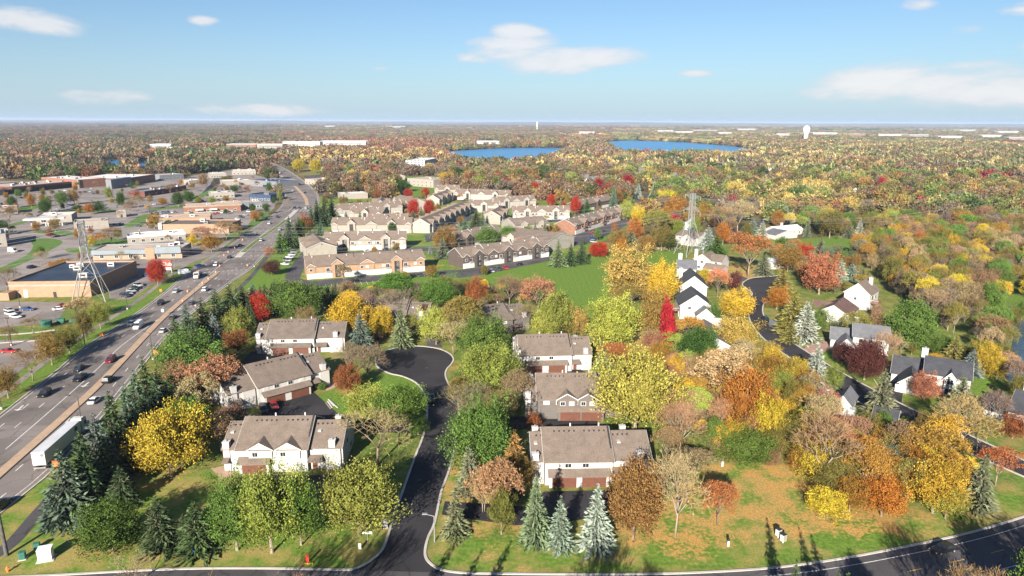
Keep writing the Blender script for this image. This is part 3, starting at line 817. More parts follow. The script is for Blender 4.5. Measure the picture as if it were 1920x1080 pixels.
# ---- the townhouses round the cul-de-sac: a long middle roof, two end units a step lower, chimneys, pent roofs over the garages
def townhouse(a, b, label, depth=16.5, wall=siding_w, roof=roof_tan, gables=(), left=.0, right=.28, flip=False, gar=(.30, .66), eave=5.3, ridge=9.2, garage_m=garage_b, name='townhouse', leftunit=.0):
    """a-b = base of the whole front; left/right = share of the front taken by the end units"""
    A, rz, w = frame_px(a, b)
    t = empty(name, (A.x, A.y, 0), rz, label, 'townhouse', 'townhouses round the cul-de-sac')
    x1, x2 = left*w, (1-right)*w
    dm = depth/2
    gable_wall(t, 'wall', x1, x2, 1.4, depth, 0, eave, ridge-.05, 'x', wall)
    gable_roof(t, 'roof', x1, x2, 1.4, depth, eave, ridge, 'x', roof, fascia=trim_w)
    zat = lambda y, e, r_, y0, y1: e + (r_-e)*min((y-y0), (y1-y))/((y1-y0)/2)
    units = []
    if right: units.append((x2+.02, w, 2.6, depth-1.2, eave-.35, ridge-1.05))
    if left: units.append((0, x1-.02, 2.6, depth-1.2, eave-.35, ridge-1.05))
    for i, (u0, u1, y0, y1, e, r_) in enumerate(units):
        gable_wall(t, 'wall', u0, u1, y0, y1, 0, e, r_-.05, 'x', wall)
        gable_roof(t, 'roof', u0 if i == 0 else u0, u1, y0, y1, e, r_, 'x', roof, og=.05 if i == 0 else .3)
        cx = u0+(u1-u0)*(.70 if i == 0 else .22)
        chimney(t, cx, y0+.2, 1.35, 1.1, 0, e+1.5, wall if wall is siding_w else siding_w)
        box(t, 'wall_projection', u0+(u1-u0)*.50, u0+(u1-u0)*.94, y0-.5, y0+.1, 0, e-.25, wall)
        shed_roof(t, 'porch_roof', u0+.05, u0+(u1-u0)*.42, y0-1.9, y0+.1, 2.5, 3.3, roof)
        box(t, 'door', u0+.7, u0+1.7, y0-.06, y0+.03, .05, 2.15, garage_b)
        chimney(t, u0+(u1-u0)*.55, y1-.3, 1.3, 1.0, 0, e+1.5, siding_w)
        box(t, 'skylight', u0+(u1-u0)*.2, u0+(u1-u0)*.2+.7, (y0+y1)/2-3.2, (y0+y1)/2-2.2, zat((y0+y1)/2-2.7, e, r_, y0, y1)+.12, zat((y0+y1)/2-2.7, e, r_, y0, y1)+.45, glass_blind)
        for k in range(4):
            yy = (y0+y1)/2-1.2
            box(t, 'roof_vent', u0+.9+k*1.0, u0+1.2+k*1.0, yy, yy+.3, zat(yy, e, r_, y0, y1)+.1, zat(yy, e, r_, y0, y1)+.5, trim_dark)
    # firewall parapet between the middle and the right-hand unit
    fw = [(x2-.16, y_, z_) for y_, z_ in ((.9, eave-.2), ((1.4+depth)/2, ridge+.42), (depth+.4, eave-.2), ((1.4+depth)/2, ridge-1.4))]
    v = fw + [(x_+.34, y_, z_) for x_, y_, z_ in fw]
    mesh_obj('firewall', v, [(0, 1, 2, 3), (7, 6, 5, 4), (0, 4, 5, 1), (1, 5, 6, 2), (2, 6, 7, 3), (3, 7, 4, 0)], trim_dark, t)
    # garages with pent roof
    gw = 4.9
    span = x2-x1
    for gi, gxf in enumerate(gar):
        gx0 = x1+span*gxf
        garage(t, gx0, .30, gw, 2.25, garage_m)
    g0, g1 = x1+span*gar[0]-gw/2-.6, x1+span*gar[-1]+gw/2+.6
    box(t, 'garage_front', g0, g1, .32, 1.42, 0, 2.75, wall)
    shed_roof(t, 'garage_roof', g0-.3, g1+.3, -.35, 1.42, 2.70, 3.65, roof)
    # upper windows
    for i, fx in enumerate((.14, .34, .60, .82)):
        window(t, x1+span*fx, 1.4, 3.85, 1.5, 1.0, 'f', glass if i % 3 else glass_blind)
    for k in range(5):
        for q in (0, 1):
            yy = (1.4+depth)/2-1.3
            xx = x1+span*(.16+.46*q)+k*1.05
            box(t, 'roof_vent', xx, xx+.28, yy, yy+.3, zat(yy, eave, ridge, 1.4, depth)+.1, zat(yy, eave, ridge, 1.4, depth)+.5, trim_dark)
    for fx in (.42, .86):
        xx = x1+span*fx
        box(t, 'flue', xx, xx+.25, (1.4+depth)/2+.1, (1.4+depth)/2+.35, ridge, ridge+.8, trim_w)
    for gf in gables:
        gxm = x1+span*gf
        gable_wall(t, 'gable', gxm-2.4, gxm+2.4, 1.05, 6.0, 3.2, eave+.1, eave+1.45, 'y', wall)
        gable_roof(t, 'gable_roof', gxm-2.4, gxm+2.4, 1.05, 6.2, eave+.1, eave+1.5, 'y', roof, o=.35, og=.3)
        window(t, gxm-1.1, 1.05, 3.7, 1.3, 1.1, 'f', glass); window(t, gxm+1.1, 1.05, 3.7, 1.3, 1.1, 'f', glass_blind)
    # end window and rear deck
    window(t, depth*.45, w, 3.6, 1.4, 1.1, 'r'); window(t, depth*.65, w, 1.0, 1.6, 1.3, 'r')
    return t
townhouse((414, 893), (640, 889), 'townhouse row with two small front gables behind the green maples, nearest the highway', gables=(.34, .74), left=.13, right=.29, gar=(.25,))
townhouse((437, 780), (628, 727), 'townhouse row with red-brown garage doors and a red car outside', left=.26, right=.22, gar=(.28, .74))
townhouse((478, 668), (645, 664), 'townhouse row beside the gold tree, with two white chimneys on its front slope', left=.13, right=.34, gar=(.30, .72), roof=roof_brown)
townhouse((972, 702), (1112, 698), 'white townhouse row in front of the yellow trees, garages facing the viewer', left=.03, right=.28, gar=(.26, .70))
townhouse((985, 790), (1180, 790), 'grey-brown townhouse row with two gables and red-brown garage doors', wall=siding_g, gables=(.47, .80), left=.12, right=.28, gar=(.52, .86))
townhouse((1000, 917), (1226, 913), 'broad tan-roofed townhouse row behind the blue spruces near the bottom road', left=.10, right=.34, gar=(.28, .72))
townhouse((680, 618), (800, 622), 'grey townhouse row half hidden by a bare tree above the loop', wall=siding_grey, roof=roof_brown, left=.0, right=.35)
townhouse((880, 640), (1000, 622), 'dark-roofed townhouse row hidden among bare trees north of the loop', wall=siding_g, roof=roof_brown, left=.0, right=.3)

# ---- apartment blocks: stair-tower gables, white garage level, brick or siding above
def apartment(a, b, label, depth=15.0, wall=brick_tan, bays=2, eave=5.9, ridge=9.6, detail=True, base=garage_w, axis='x'):
    A, rz, w = frame_px(a, b)
    t = empty('apartment_block', (A.x, A.y, 0), rz, label, 'apartment block', 'apartment blocks of the complex')
    if wall is siding_w: wall = siding_cream
    gable_wall(t, 'wall', 0, w, 0, depth, 0, eave, ridge-.05, 'x', wall)
    gable_roof(t, 'roof', 0, w, 0, depth, eave, ridge, 'x', roof_apt, o=.5)
    sl = (ridge-eave)/(depth/2)
    bw = w/bays
    for i in range(bays):
        c = bw*(i+.5)
        # stair tower with a tall dark opening and white window bands
        gable_wall(t, 'stair_tower', c-2.6, c+2.6, -.9, 4.5, 0, eave+.9, eave+2.9, 'y', wall)
        gable_roof(t, 'tower_roof', c-2.6, c+2.6, -.9, 5.5, eave+.9, eave+2.95, 'y', roof_apt, o=.35, og=.3)
        box(t, 'stair_opening', c-1.2, c+1.2, -.99, -.88, .3, eave+.3, trim_dark)
        if detail:
            for zz in (1.2, 3.6, 4.9):
                window(t, c+.45, -1.0, zz, .9, .9, 'f', glass)
            for sx in (-1, 1):
                window(t, c+sx*4.4, -.06, 3.2, 1.9, 1.7, 'f', glass)
                bx = c+sx*4.4
                box(t, 'balcony', bx-1.4, bx+1.4, -1.2, -.02, 2.85, 3.0, trim_w)
                boxes_mesh(t, 'railing', [(bx-1.4, bx+1.4, -1.2, -1.14, 3.85, 3.92)] + [(bx-1.4+k*.35, bx-1.35+k*.35, -1.2, -1.14, 3.0, 3.85) for k in range(9)], wall if wall is siding_w else siding_b)
                box(t, 'patio_opening', bx-1.2, bx+1.2, -.05, .02, .05, 2.3, trim_dark)
        if i < bays:
            m = bw*i if i else None
            if m:
                gable_wall(t, 'gable', m-3.2, m+3.2, -.35, 4, 2.6, eave, eave+1.9, 'y', wall)
                gable_roof(t, 'gable_roof', m-3.2, m+3.2, -.35, 5, eave, eave+1.95, 'y', roof_apt, o=.35, og=.25)
    for e in (2.1, w-2.1):
        gable_wall(t, 'gable', e-1.9, e+1.9, -.3, 3, 2.6, eave-.05, eave+1.2, 'y', wall)
        gable_roof(t, 'gable_roof', e-1.9, e+1.9, -.3, 4, eave-.05, eave+1.25, 'y', roof_apt, o=.3, og=.2)
    # garage doors and upper windows along the front between the towers
    x = .6
    while x+2.6 < w:
        c = x+1.3
        k = abs(((c/bw) % 1)-.5)*bw
        if k > 6.2:
            o = box(t, 'garage_door', x, x+2.45, -.42 if detail else -.12, -.32 if detail else -.02, .03, 2.35, base)
            if detail and int(x) % 2 == 0:
                window(t, c, -.38, 3.6, 1.5, 1.3, 'f', glass_blind if int(x) % 4 else glass)
        x += 2.6
    box(t, 'garage_front', .1, w-.1, -.33, .0, 0, 2.55, base) if detail else None
    for i in range(1, bays+1):
        x = bw*i-bw*.20
        fw = [(x, -.55, eave-.3), (x, depth/2, ridge+.35), (x, depth+.5, eave-.3), (x, depth/2, ridge-1.2)]
        v = fw + [(p[0]+.3, p[1], p[2]) for p in fw]
        mesh_obj('firewall', v, [(0, 1, 2, 3), (7, 6, 5, 4), (0, 4, 5, 1), (1, 5, 6, 2), (2, 6, 7, 3), (3, 7, 4, 0)], trim_dark if wall is brick_tan else trim_w, t)
    for k in range(int(w/8)):
        yy = depth/2-1.5; zz = eave+sl*yy
        box(t, 'roof_vent', 3+k*8, 3.4+k*8, yy, yy+.4, zz, zz+.8, trim_w)
    return t
apartment((576, 524), (797, 508), 'tan brick apartment block with white garage doors facing the near car park')
apartment((868, 504), (1029, 481), 'brown-sided apartment block with gabled stair towers beside the lawn', wall=siding_b, bays=3, depth=14)
apartment((608, 470), (762, 467), 'cream apartment block behind the tan brick one, its dark end wall to the lawn', wall=siding_beige, depth=14)
apartment((622, 438), (772, 437), 'apartment block whose roof shows small gables behind three little trees', wall=siding_beige, detail=False, depth=14)
apartment((632, 408), (755, 401), 'white apartment block farthest back beside the tall highway spruces', wall=siding_w, detail=False, depth=14)
apartment((655, 414), (716, 416), 'low hip-roofed apartment wing in front of the farthest white block', wall=siding_beige, bays=1, detail=False, depth=16)
apartment((962, 412), (1068, 411), 'long white apartment block with white gables behind the court', wall=siding_w, depth=13)
apartment((852, 374), (955, 378), 'white apartment block at the back with small roof gables below red-brown trees', wall=siding_w, detail=False, depth=14)
apartment((880, 398), (935, 398), 'white apartment wing with an arched entry at the end of the inner drive', wall=siding_w, bays=1, detail=False, depth=13)
apartment((930, 392), (1005, 388), 'pale apartment block tucked between the court and the back row', wall=siding_w, bays=2, detail=False, depth=13)
apartment((855, 470), (945, 452), 'brown apartment block behind two round green trees', wall=siding_b, bays=2, detail=False, depth=14)
apartment((1078, 440), (1178, 408), 'brick apartment row stepping away uphill with tall stair openings', wall=brick_red, bays=3, depth=15)
# blocks seen end-on
def endblock(a, b, length, label, wall=siding_w, eave=6.0, ridge=9.4):
    A, rz, w = frame_px(a, b)
    t = empty('apartment_block', (A.x, A.y, 0), rz, label, 'apartment block', 'apartment blocks of the complex')
    if wall is siding_w: wall = siding_cream
    gable_wall(t, 'wall', 0, w, 0, length, 0, eave, ridge-.05, 'y', wall)
    gable_roof(t, 'roof', 0, w, 0, length, eave, ridge, 'y', roof_apt, o=.5)
    n = max(2, int(length/13))
    for k in range(n):
        c = length*(k+.5)/n
        for s, x0, x1 in ((-1, -1.0, w*.42), (1, w*.58, w+1.0)):
            gable_wall(t, 'gable', x0, x1, c-2.4, c+2.4, 0, eave+.7, eave+2.4, 'x', wall)
            gable_roof(t, 'gable_roof', x0, x1, c-2.4, c+2.4, eave+.7, eave+2.45, 'x', roof_apt, o=.35, og=.3)
            window(t, c, (x0-.05) if s < 0 else (x1+.05), 1.2, 1.6, 1.4, 'l' if s < 0 else 'r')
            window(t, c, (x0-.05) if s < 0 else (x1+.05), 3.9, 1.6, 1.4, 'l' if s < 0 else 'r')
    window(t, w*.5, 0, 6.6, .9, .9, 'f')
    return t
endblock((1024, 474), (1076, 462), 34, 'apartment block showing a broad white gable end behind the lawn spruces')
endblock((772, 436.3), (806, 437.6), 105, 'long apartment row seen end-on with a white gable and dark side')
endblock((577, 484), (632, 480), 30, 'small apartment wing with stepped tan roofs left of the inner court', wall=siding_beige, eave=5.2, ridge=8.2)
endblock((940, 432), (966, 440), 26, 'narrow apartment wing with a cream gable beside the inner drive', wall=siding_beige)
endblock((770, 396), (800, 394), 40, 'apartment wing with a white gable behind the pair of red maples', wall=siding_w)

endblock((800, 386), (824, 386.6), 50, 'apartment wing with white verge boards stepping away behind the red maples')
endblock((906, 420), (938, 421), 30, 'hip-like apartment wing at the turn of the inner drive', wall=siding_beige)
endblock((700, 398), (728, 397.6), 30, 'small white apartment wing behind the hip-roofed one', wall=siding_w)
apartment((815, 366), (862, 366), 'short back-row apartment block beside the rust-red gables', wall=siding_beige, bays=1, detail=False, depth=13)
apartment((690, 430), (765, 429), 'middle cream apartment block under three little evergreens', wall=siding_beige, bays=1, detail=False, depth=13)
apartment((1090, 398), (1150, 386), 'short brown apartment block at the top of the stepping brick row', wall=siding_b, bays=1, detail=False, depth=13)
# ---- single houses on the right
house('house', 'white two-storey house with tan roof and garage beyond the big yellow tree', (1300, 505), (1350, 512), 14,
      [(0, .62, 0, 11, 5.6, 8.2, 'y', roof_tan), (.55, 1.0, 1, 11, 5.4, 7.8, 'x', roof_tan), (.55, 1.25, -6, 1, 2.8, 4.6, 'x', roof_apt)],
      [('w', .3, 0, 3.7, 1.6, 1.3), ('w', .2, 0, 1, 1.6, 1.3), ('c', -.04, 4, 1.6, 1.2, 9.6), ('w', .85, -6, 1, 1.2, 1.2), ('w', .8, 1, 3.8, 1.2, 1.2)])
house('house', 'white house with a dark gable facing the loose amber tree, lowest of the stepped row', (1274, 598), (1332, 600), 16,
      [(0, 1, 0, 14, 5.4, 9.4, 'y', roof_dark), (.5, 1.02, -5, 1, 3.0, 5.6, 'y', roof_grey)], [('deck', -.25, .0, 3, 8, 2.4), ('w', .3, 0, 3.8, 1.2, 1.2), ('w', .75, -5, 1.0, 1.2, 1.2)])
house('house', 'white house with a dark gable, middle of the stepped row', (1274, 562), (1324, 564), 16,
      [(0, 1, 0, 16, 6.0, 10.2, 'y', roof_dark)], [('w', .5, 0, 4.2, 1.2, 1.2), ('c', .1, 12, 1.5, 1.2, 11.0)])
house('house', 'white house with a plain grey roof and chimney, topmost of the stepped row', (1268, 527), (1304, 529), 12,
      [(0, 1, 0, 12, 6.2, 9.0, 'x', roof_grey)], [('c', .15, 11, 1.8, 1.4, 11.0), ('w', .5, 0, 4.0, 1.4, 1.2)])
house('house', 'white house with a broad tan gable roof behind the round green tree', (1292, 668), (1366, 672), 20,
      [(0, 1, 0, 17, 4.2, 7.4, 'y', roof_tan), (.35, .98, 15, 25, 4.6, 7.2, 'x', siding_w)], [('vents', .55, 4, 6.2, 4, 1.0), ('box', 'vent_stack', .66, .7, 6, 6.5, 6, 7, trim_w), ('w', .75, 0, 1.0, 1.5, 1.4)])
house('house', 'tall white gabled house with a chimney and raised deck by the woods', (1580, 575), (1628, 583), 13,
      [(0, 1, 0, 13, 6.4, 10.4, 'y', roof_tan)], [('c', .72, 10, 1.4, 1.2, 11.3), ('deck', 1.0, 1.32, 1.0, 6.5, 3.2), ('w', .45, 0, 3.6, 1.1, 1.2), ('wl', 3.0, 1.0, 3.6, 2.2, 2.0, 'r'), ('wl', 8, 1.0, 3.6, 1.6, 1.5, 'r')])
house('house', 'low house with brown roof and white gable behind the white-blue spruce', (1530, 600), (1590, 610), 16,
      [(0, 1, 0, 15, 3.4, 6.6, 'y', roof_rust), (-.3, .3, 5, 13, 3.0, 5.4, 'x', roof_rust)], [('box', 'roof_vent_box', .45, .5, 8, 8.6, 6.2, 7.2, trim_dark), ('w', .8, 0, 1, 1.6, 1.5), ('w', .3, 0, 1, 1.2, 1.2)])
house('house', 'grey-roofed two-storey house behind the maroon tree, pavers to its garage', (1556, 655), (1664, 668), 13,
      [(.38, 1, 0, 11, 5.4, 8.2, 'x', roof_grey), (.0, .42, 2, 12, 3.2, 5.8, 'x', roof_grey), (.12, .40, -4, 3, 3.0, 5.2, 'y', roof_grey)],
      [('w', .52, 0, 3.6, 1.3, 1.2), ('w', .68, 0, 3.6, 1.3, 1.2), ('w', .85, 0, 3.6, 1.3, 1.2), ('g', .26, -4, 3.0, garage_w), ('c', .45, 11, 1.4, 1.2, 9.0), ('w', .6, 0, .9, 1.6, 1.4), ('w', .85, 0, .9, 1.6, 1.4)])
house('house', 'large charcoal-roofed white house beside the orange-red tree', (1668, 722), (1815, 748), 13,
      [(.42, 1, 0, 12, 5.4, 8.4, 'x', roof_dark), (.0, .45, 3, 13, 3.0, 6.6, 'x', roof_dark), (.12, .40, -4.5, 4, 3.0, 5.2, 'y', roof_dark), (.68, .82, -1.0, 4, 5.2, 6.8, 'y', roof_dark)],
      [('c', .40, 12, 1.6, 1.3, 8.8), ('w', .56, 0, 3.5, 1.4, 1.2), ('w', .75, -1.0, 3.4, 1.8, 1.4), ('w', .92, 0, 3.5, 1.4, 1.2), ('g', .2, -4.5, 4.6, garage_w), ('w', .6, 0, .8, 2.0, 1.5), ('w', .75, -1.0, .6, 2.4, 1.8), ('w', .9, 0, .8, 2.0, 1.5)])
house('house', 'small white house with grey hip-like roof behind the pink tree', (1562, 775), (1592, 782), 8, [(0, 1, 0, 8, 3.2, 5.2, 'y', roof_grey)], [('w', .5, 0, 1, 1.2, 1.2), ('box', 'lean_to', 1.0, 1.25, .5, 3, 0, 1.8, trim_w)])
house('house', 'low slate-roofed house mostly hidden below the tall pale spruce', (1632, 808), (1676, 818), 9, [(0, 1, 0, 9, 2.8, 4.8, 'x', roof_dark)], [('w', .5, 0, 1, 1.4, 1.2)])
house('house', 'dark-roofed house at the right edge above the red-orange shrub', (1838, 790), (1960, 822), 15, [(.4, 1.2, 0, 14, 4.6, 8.0, 'x', roof_dark), (.0, .45, 2, 11, 3.0, 5.6, 'x', roof_dark)],
      [('w', .6, 0, 2, 1.4, 1.2), ('g', .2, 2, 4.6, garage_w), ('c', .5, 12, 1.4, 1.4, 9.0)])
house('house', 'white ranch house with attached garage on the striped lawn', (1441, 447), (1512, 440), 12, [(0, .55, -6, 5, 3.0, 5.2, 'y', roof_grey, siding_w), (.30, 1.0, 3, 14, 3.2, 5.6, 'x', flat_white)],
      [('w', .75, 3, 1, 2.0, 1.4), ('w', .9, 3, 1, 1.4, 1.2), ('w', .2, -6, 1, 1.2, 1.2), ('c', .7, 12, 1.2, 1.2, 7)])
house('house', 'white house with tan roof directly behind the right-hand power pylon', (1266, 455), (1308, 462), 14, [(0, 1, 0, 13, 5.0, 7.4, 'x', roof_tan), (.4, .9, -3, 3, 4.6, 6.6, 'y', roof_tan)], [('w', .65, -3, 3.0, 1.3, 1.2), ('w', .2, 0, 3.0, 1.3, 1.2)])
house('house', 'pale blue gabled house behind the waist of the right-hand power pylon', (1284, 432), (1306, 433), 12, [(0, 1, 0, 12, 5.4, 8.0, 'y', roof_grey, pm('siding_pale_blue', (.50, .60, .68), .7, .05, .6)), (-.6, 0, 3, 10, 3.2, 5, 'x', roof_tan)], [('w', .5, 0, 3.6, 1.2, 1.2), ('wl', 5, 0, 1, 1.2, 1.2, 'l')])
house('house', 'small white outbuilding with a pale roof beyond the green willow', (1717, 436), (1736, 437), 9, [(0, 1, 0, 9, 3.4, 5.6, 'y', roof_grey)], [('g', .5, 0, 3.0, garage_w)])
house('house', 'brown brick garage with a pale driveway near the right edge', (1790, 431), (1818, 430), 10, [(0, 1, 0, 10, 3.0, 5.8, 'x', roof_rust, brick_dark)], [('g', .35, 0, 4.4, trim_dark)])
house('house', 'white house glimpsed among shrubs past the salmon tree', (1445, 505), (1490, 503), 9, [(0, 1, 0, 9, 3.0, 4.8, 'x', flat_white)], [('w', .3, 0, 1, 1.2, 1.2), ('w', .7, 0, 1, 1.2, 1.2)])

# ---- flat-roofed commercial buildings left of the highway
def flatblock(a, b, depth, h, label, wall, roof, name='shop_building', cat='shop', parapet=.6, units=3, bands=(), feats=()):
    A, rz, w = frame_px(a, b)
    t = empty(name, (A.x, A.y, 0), rz, label, cat)
    box(t, 'wall', 0, w, 0, depth, 0, h-.05, wall)
    box(t, 'roof', .35, w-.35, .35, depth-.35, h-.049, h+.02, roof)
    boxes_mesh(t, 'parapet', [(-.05, w+.05, -.05, .35, h-.6, h+parapet), (-.05, w+.05, depth-.35, depth+.05, h-.6, h+parapet), (-.05, .35, .35, depth-.35, h-.6, h+parapet), (w-.35, w+.05, .35, depth-.35, h-.6, h+parapet)], wall if not bands else bands[0])
    rnd = random.Random(label)
    for i in range(units):
        ux, uy = w*(.12+.76*rnd.random()), depth*(.2+.6*rnd.random()); s = 1.1+rnd.random()*1.2
        u = box(t, 'rooftop_unit', ux, ux+s*1.5, uy, uy+s, h+.02, h+.3+s*.7, trim_w if rnd.random() < .6 else steel)
        g = bpy.data.objects.new('unit_grille', cube_mesh(trim_dark)); link(g, u); g.location = (0, -.5, 0); g.scale = (.7, .04, .5)
    for f in feats:
        if f[0] == 'w': window(t, f[1]*w, -.02, f[2], f[3], f[4], 'f', glass)
        elif f[0] == 'box': box(t, f[1], f[2]*w, f[3]*w, f[4], f[5], f[6], f[7], f[8])
        elif f[0] == 'd': box(t, 'door', f[1]*w-.6, f[1]*w+.6, -.1, .0, .05, 2.2, trim_dark)
    return t
WN = [('w', .1+.16*i, .8, 2.2, 1.8) for i in range(6)]
flatblock((20, 558), (172, 556), 42, 6.2, 'black-roofed tan brick store at the foot of the left power pylon', brick_tan, flat_black, units=5, feats=[('box', 'band', 0, 1, -.08, .0, 4.6, 5.4, siding_beige), ('box', 'loading_door', .17, .22, -.12, .0, .05, 3.2, garage_w), ('d', .55), ('box', 'loading_wing', -.04, .08, -5, 0, 0, 3.2, brick_tan)])
flatblock((175, 488), (342, 484), 17, 5.0, 'long strip of shops with blue-grey metal parapet', siding_tan, flat_tan, parapet=.5, units=5, bands=(metal_blue,),
          feats=[('box', 'canopy_band', 0, .60, -1.4, -.02, 3.0, 5.3, metal_blue), ('box', 'canopy_band', .70, 1.0, -1.4, -.02, 3.0, 6.6, metal_blue), ('box', 'entry_pier', .60, .70, -1.6, 0, 0, 6.4, brick_tan)] + WN)
flatblock((240, 458), (349, 450), 14, 4.2, 'white-topped low shop building with dark shrubs along its front', siding_beige, flat_white, units=3, bands=(trim_w,), feats=WN)
flatblock((306, 438), (430, 438), 22, 5.6, 'tan brick shop with a grey sloping roof beside yellow trees', brick_tan, roof_brown, units=2, feats=[('box', 'gable_sign', -.05, .0, -1, 3, 3, 7, trim_w), ('box', 'pier', .3, .31, -.15, 0, 0, 5.5, siding_tan), ('box', 'pier', .6, .61, -.15, 0, 0, 5.5, siding_tan)])
flatblock((275, 425), (395, 420), 20, 4.6, 'long tan restaurant building behind the striped awning', siding_beige, flat_tan, units=4, bands=(brick_tan,), feats=[('box', 'striped_awning', -.08, .05, -4, -.5, 2.6, 3.2, trim_dark)] + WN)
flatblock((345, 401), (452, 396), 18, 5.4, 'red brick shop row with white awnings and a white fascia', brick_red, flat_tan, units=3, bands=(siding_tan,), feats=[('box', 'awning', .2, .34, -2.5, 0, 2.4, 3.4, trim_w), ('box', 'awning', .45, .58, -2.5, 0, 2.4, 3.4, trim_w), ('box', 'base_band', 0, .85, -.1, 0, 0, 1.4, siding_beige)] + WN)
flatblock((140, 432), (205, 428), 16, 4.8, 'cream restaurant with a row of dark windows just behind the left power pylon', siding_beige, flat_tan, units=2, feats=[('w', .3+.07*i, 1, 1.2, 1.8) for i in range(4)])
flatblock((68, 420), (136, 417), 20, 5.0, 'white-roofed convenience store behind the fuel canopy', siding_beige, flat_white, units=2, feats=[('w', .2, .8, 3, 2)])
flatblock((-12, 464), (14, 462), 26, 7.0, 'dark blue flat-roofed building at the left edge with a cream front', siding_beige, cladding_navy, units=3, feats=[('box', 'side_cladding', 1.0, 1.02, 0, 26, 0, 7.1, cladding_navy), ('w', .5, 1, 2, 1.6)])
flatblock((220, 408), (237, 407), 9, 4.2, 'little white drive-through kiosk on the green verge', siding_beige, flat_white, units=0, feats=[('d', .5)])
flatblock((272, 369), (350, 357), 16, 4.6, 'dark red brick shop with grey roof amid the car park', brick_dark, metal_blue, units=5, feats=WN)
flatblock((148, 353), (198, 349), 70, 8.5, 'large brick supermarket with a white roof in the shopping centre', brick_red, flat_white, units=6, feats=[('box', 'corner_pier', -.02, .03, -1, 0, 0, 9.4, siding_beige)])
flatblock((235, 349), (292, 340), 60, 8.0, 'brick wing of the shopping centre with a grey entrance block', brick_red, flat_white, units=4, feats=[('box', 'entrance_block', -.55, .05, -6, 0, 0, 10, siding_grey)])
flatblock((18, 363), (148, 350), 45, 6.0, 'long shopping centre arcade with a dark red fascia', trim_dark, flat_tan, units=14, bands=(brick_dark,), feats=[('box', 'fascia', 0, 1, -4, 0, 4.4, 6.4, brick_dark)])
flatblock((-80, 372), (10, 366), 30, 6.0, 'shaded end of the shopping arcade at the left edge', trim_dark, flat_tan, units=4, bands=(brick_dark,))
flatblock((470, 348), (520, 352), 30, 6.0, 'blue-grey roofed shop beside the far junction', siding_grey, cladding_navy, units=4, feats=WN)
flatblock((468, 376), (508, 378), 20, 5.5, 'dark shop with red trim close to the far junction', cladding_navy, flat_black, units=2, feats=WN)
flatblock((418, 348), (470, 346), 20, 4.6, 'low white shop roof among bare trees near the bend', siding_beige, flat_white, units=2)
flatblock((572, 345), (606, 348), 26, 5.5, 'cream bank building with wide flat eaves right of the highway', siding_beige, flat_tan, units=2, feats=WN)
flatblock((618, 363), (664, 363), 24, 5.0, 'tan brick clinic right of the highway among shrubs', brick_tan, flat_tan, units=3, feats=WN)
flatblock((628, 334), (672, 332), 24, 5.0, 'long low grey-roofed shop beyond the clinic', siding_tan, roof_brown, units=2, feats=WN)
flatblock((764, 348), (813, 352), 30, 8.0, 'two-storey cream office with a pitched grey roof beyond the white apartments', siding_beige, flat_tan, units=3, feats=WN + [('w', .1+.16*i, 4.4, 2.2, 1.6) for i in range(6)])
flatblock((690, 340), (760, 338), 24, 5.0, 'long cream school-like building below the green bank', siding_beige, flat_white, units=4, feats=WN)
flatblock((761, 324), (797, 324.5), 70, 17.0, 'tall white slab apartment tower near the lake', siding_w, flat_white, name='tower_block', cat='tower block', units=2, feats=[('w', .12+.19*i, 2+3*j, 3.5, 1.5) for i in range(5) for j in range(6)])
flatblock((640, 374), (690, 372), 18, 4.5, 'pale low building in trees between clinic and white apartments', siding_beige, flat_white, units=2)

flatblock((395, 372), (440, 370), 18, 4.5, 'small cream shop with white fascia beside the far car rows', siding_beige, flat_white, units=2, feats=WN)
flatblock((410, 392), (455, 389), 14, 4.2, 'low tan shop next to the red brick row', siding_tan, flat_tan, units=2, feats=WN)
flatblock((460, 392), (492, 390), 16, 5.0, 'small grey shop near the highway verge', siding_grey, flat_tan, units=2, feats=WN)
flatblock((395, 334), (425, 333), 24, 5.0, 'pale shop at the end of the shaded lane', siding_beige, flat_white, units=2, feats=WN)
flatblock((435, 328), (480, 327), 26, 5.0, 'long pale depot just left of the highway bend', siding_beige, flat_white, units=3, feats=WN)
flatblock((300, 338), (345, 335), 26, 5.5, 'covered entrance hall beyond the shopping centre wing', siding_grey, flat_tan, units=2, feats=WN)
flatblock((355, 347), (380, 345), 18, 4.5, 'little white shop beside the lane to the shopping centre', siding_beige, flat_white, units=1, feats=WN)
flatblock((0, 402), (34, 400), 16, 4.5, 'low beige shop left of the fuel canopy', siding_beige, flat_tan, units=2, feats=WN)
flatblock((590, 358), (612, 358), 16, 5.0, 'small brown office right of the highway, nearest the junction', siding_tan, flat_tan, units=1, feats=WN)
flatblock((610, 322), (640, 321), 22, 5.0, 'pale shop behind the golden roadside trees', siding_beige, flat_white, units=1, feats=WN)
flatblock((695, 326), (725, 325), 18, 4.5, 'low pale hall under dark round trees', siding_beige, flat_tan, units=1, feats=WN)
# fuel canopy
A, rz, w = frame_px((45, 428), (122, 424))
t = empty('fuel_canopy', (A.x, A.y, 0), rz, 'long white fuel station canopy with pumps beneath', 'canopy')
box(t, 'canopy_roof', 0, w, 0, 9, 5.0, 5.9, trim_w)
for i in range(3):
    box(t, 'column', w*(.15+.35*i), w*(.15+.35*i)+.5, 4, 4.5, 0, 5.0, trim_w)
    box(t, 'fuel_pump', w*(.15+.35*i)+1.2, w*(.15+.35*i)+2.0, 3.8, 4.8, 0, 2.0, trim_w)
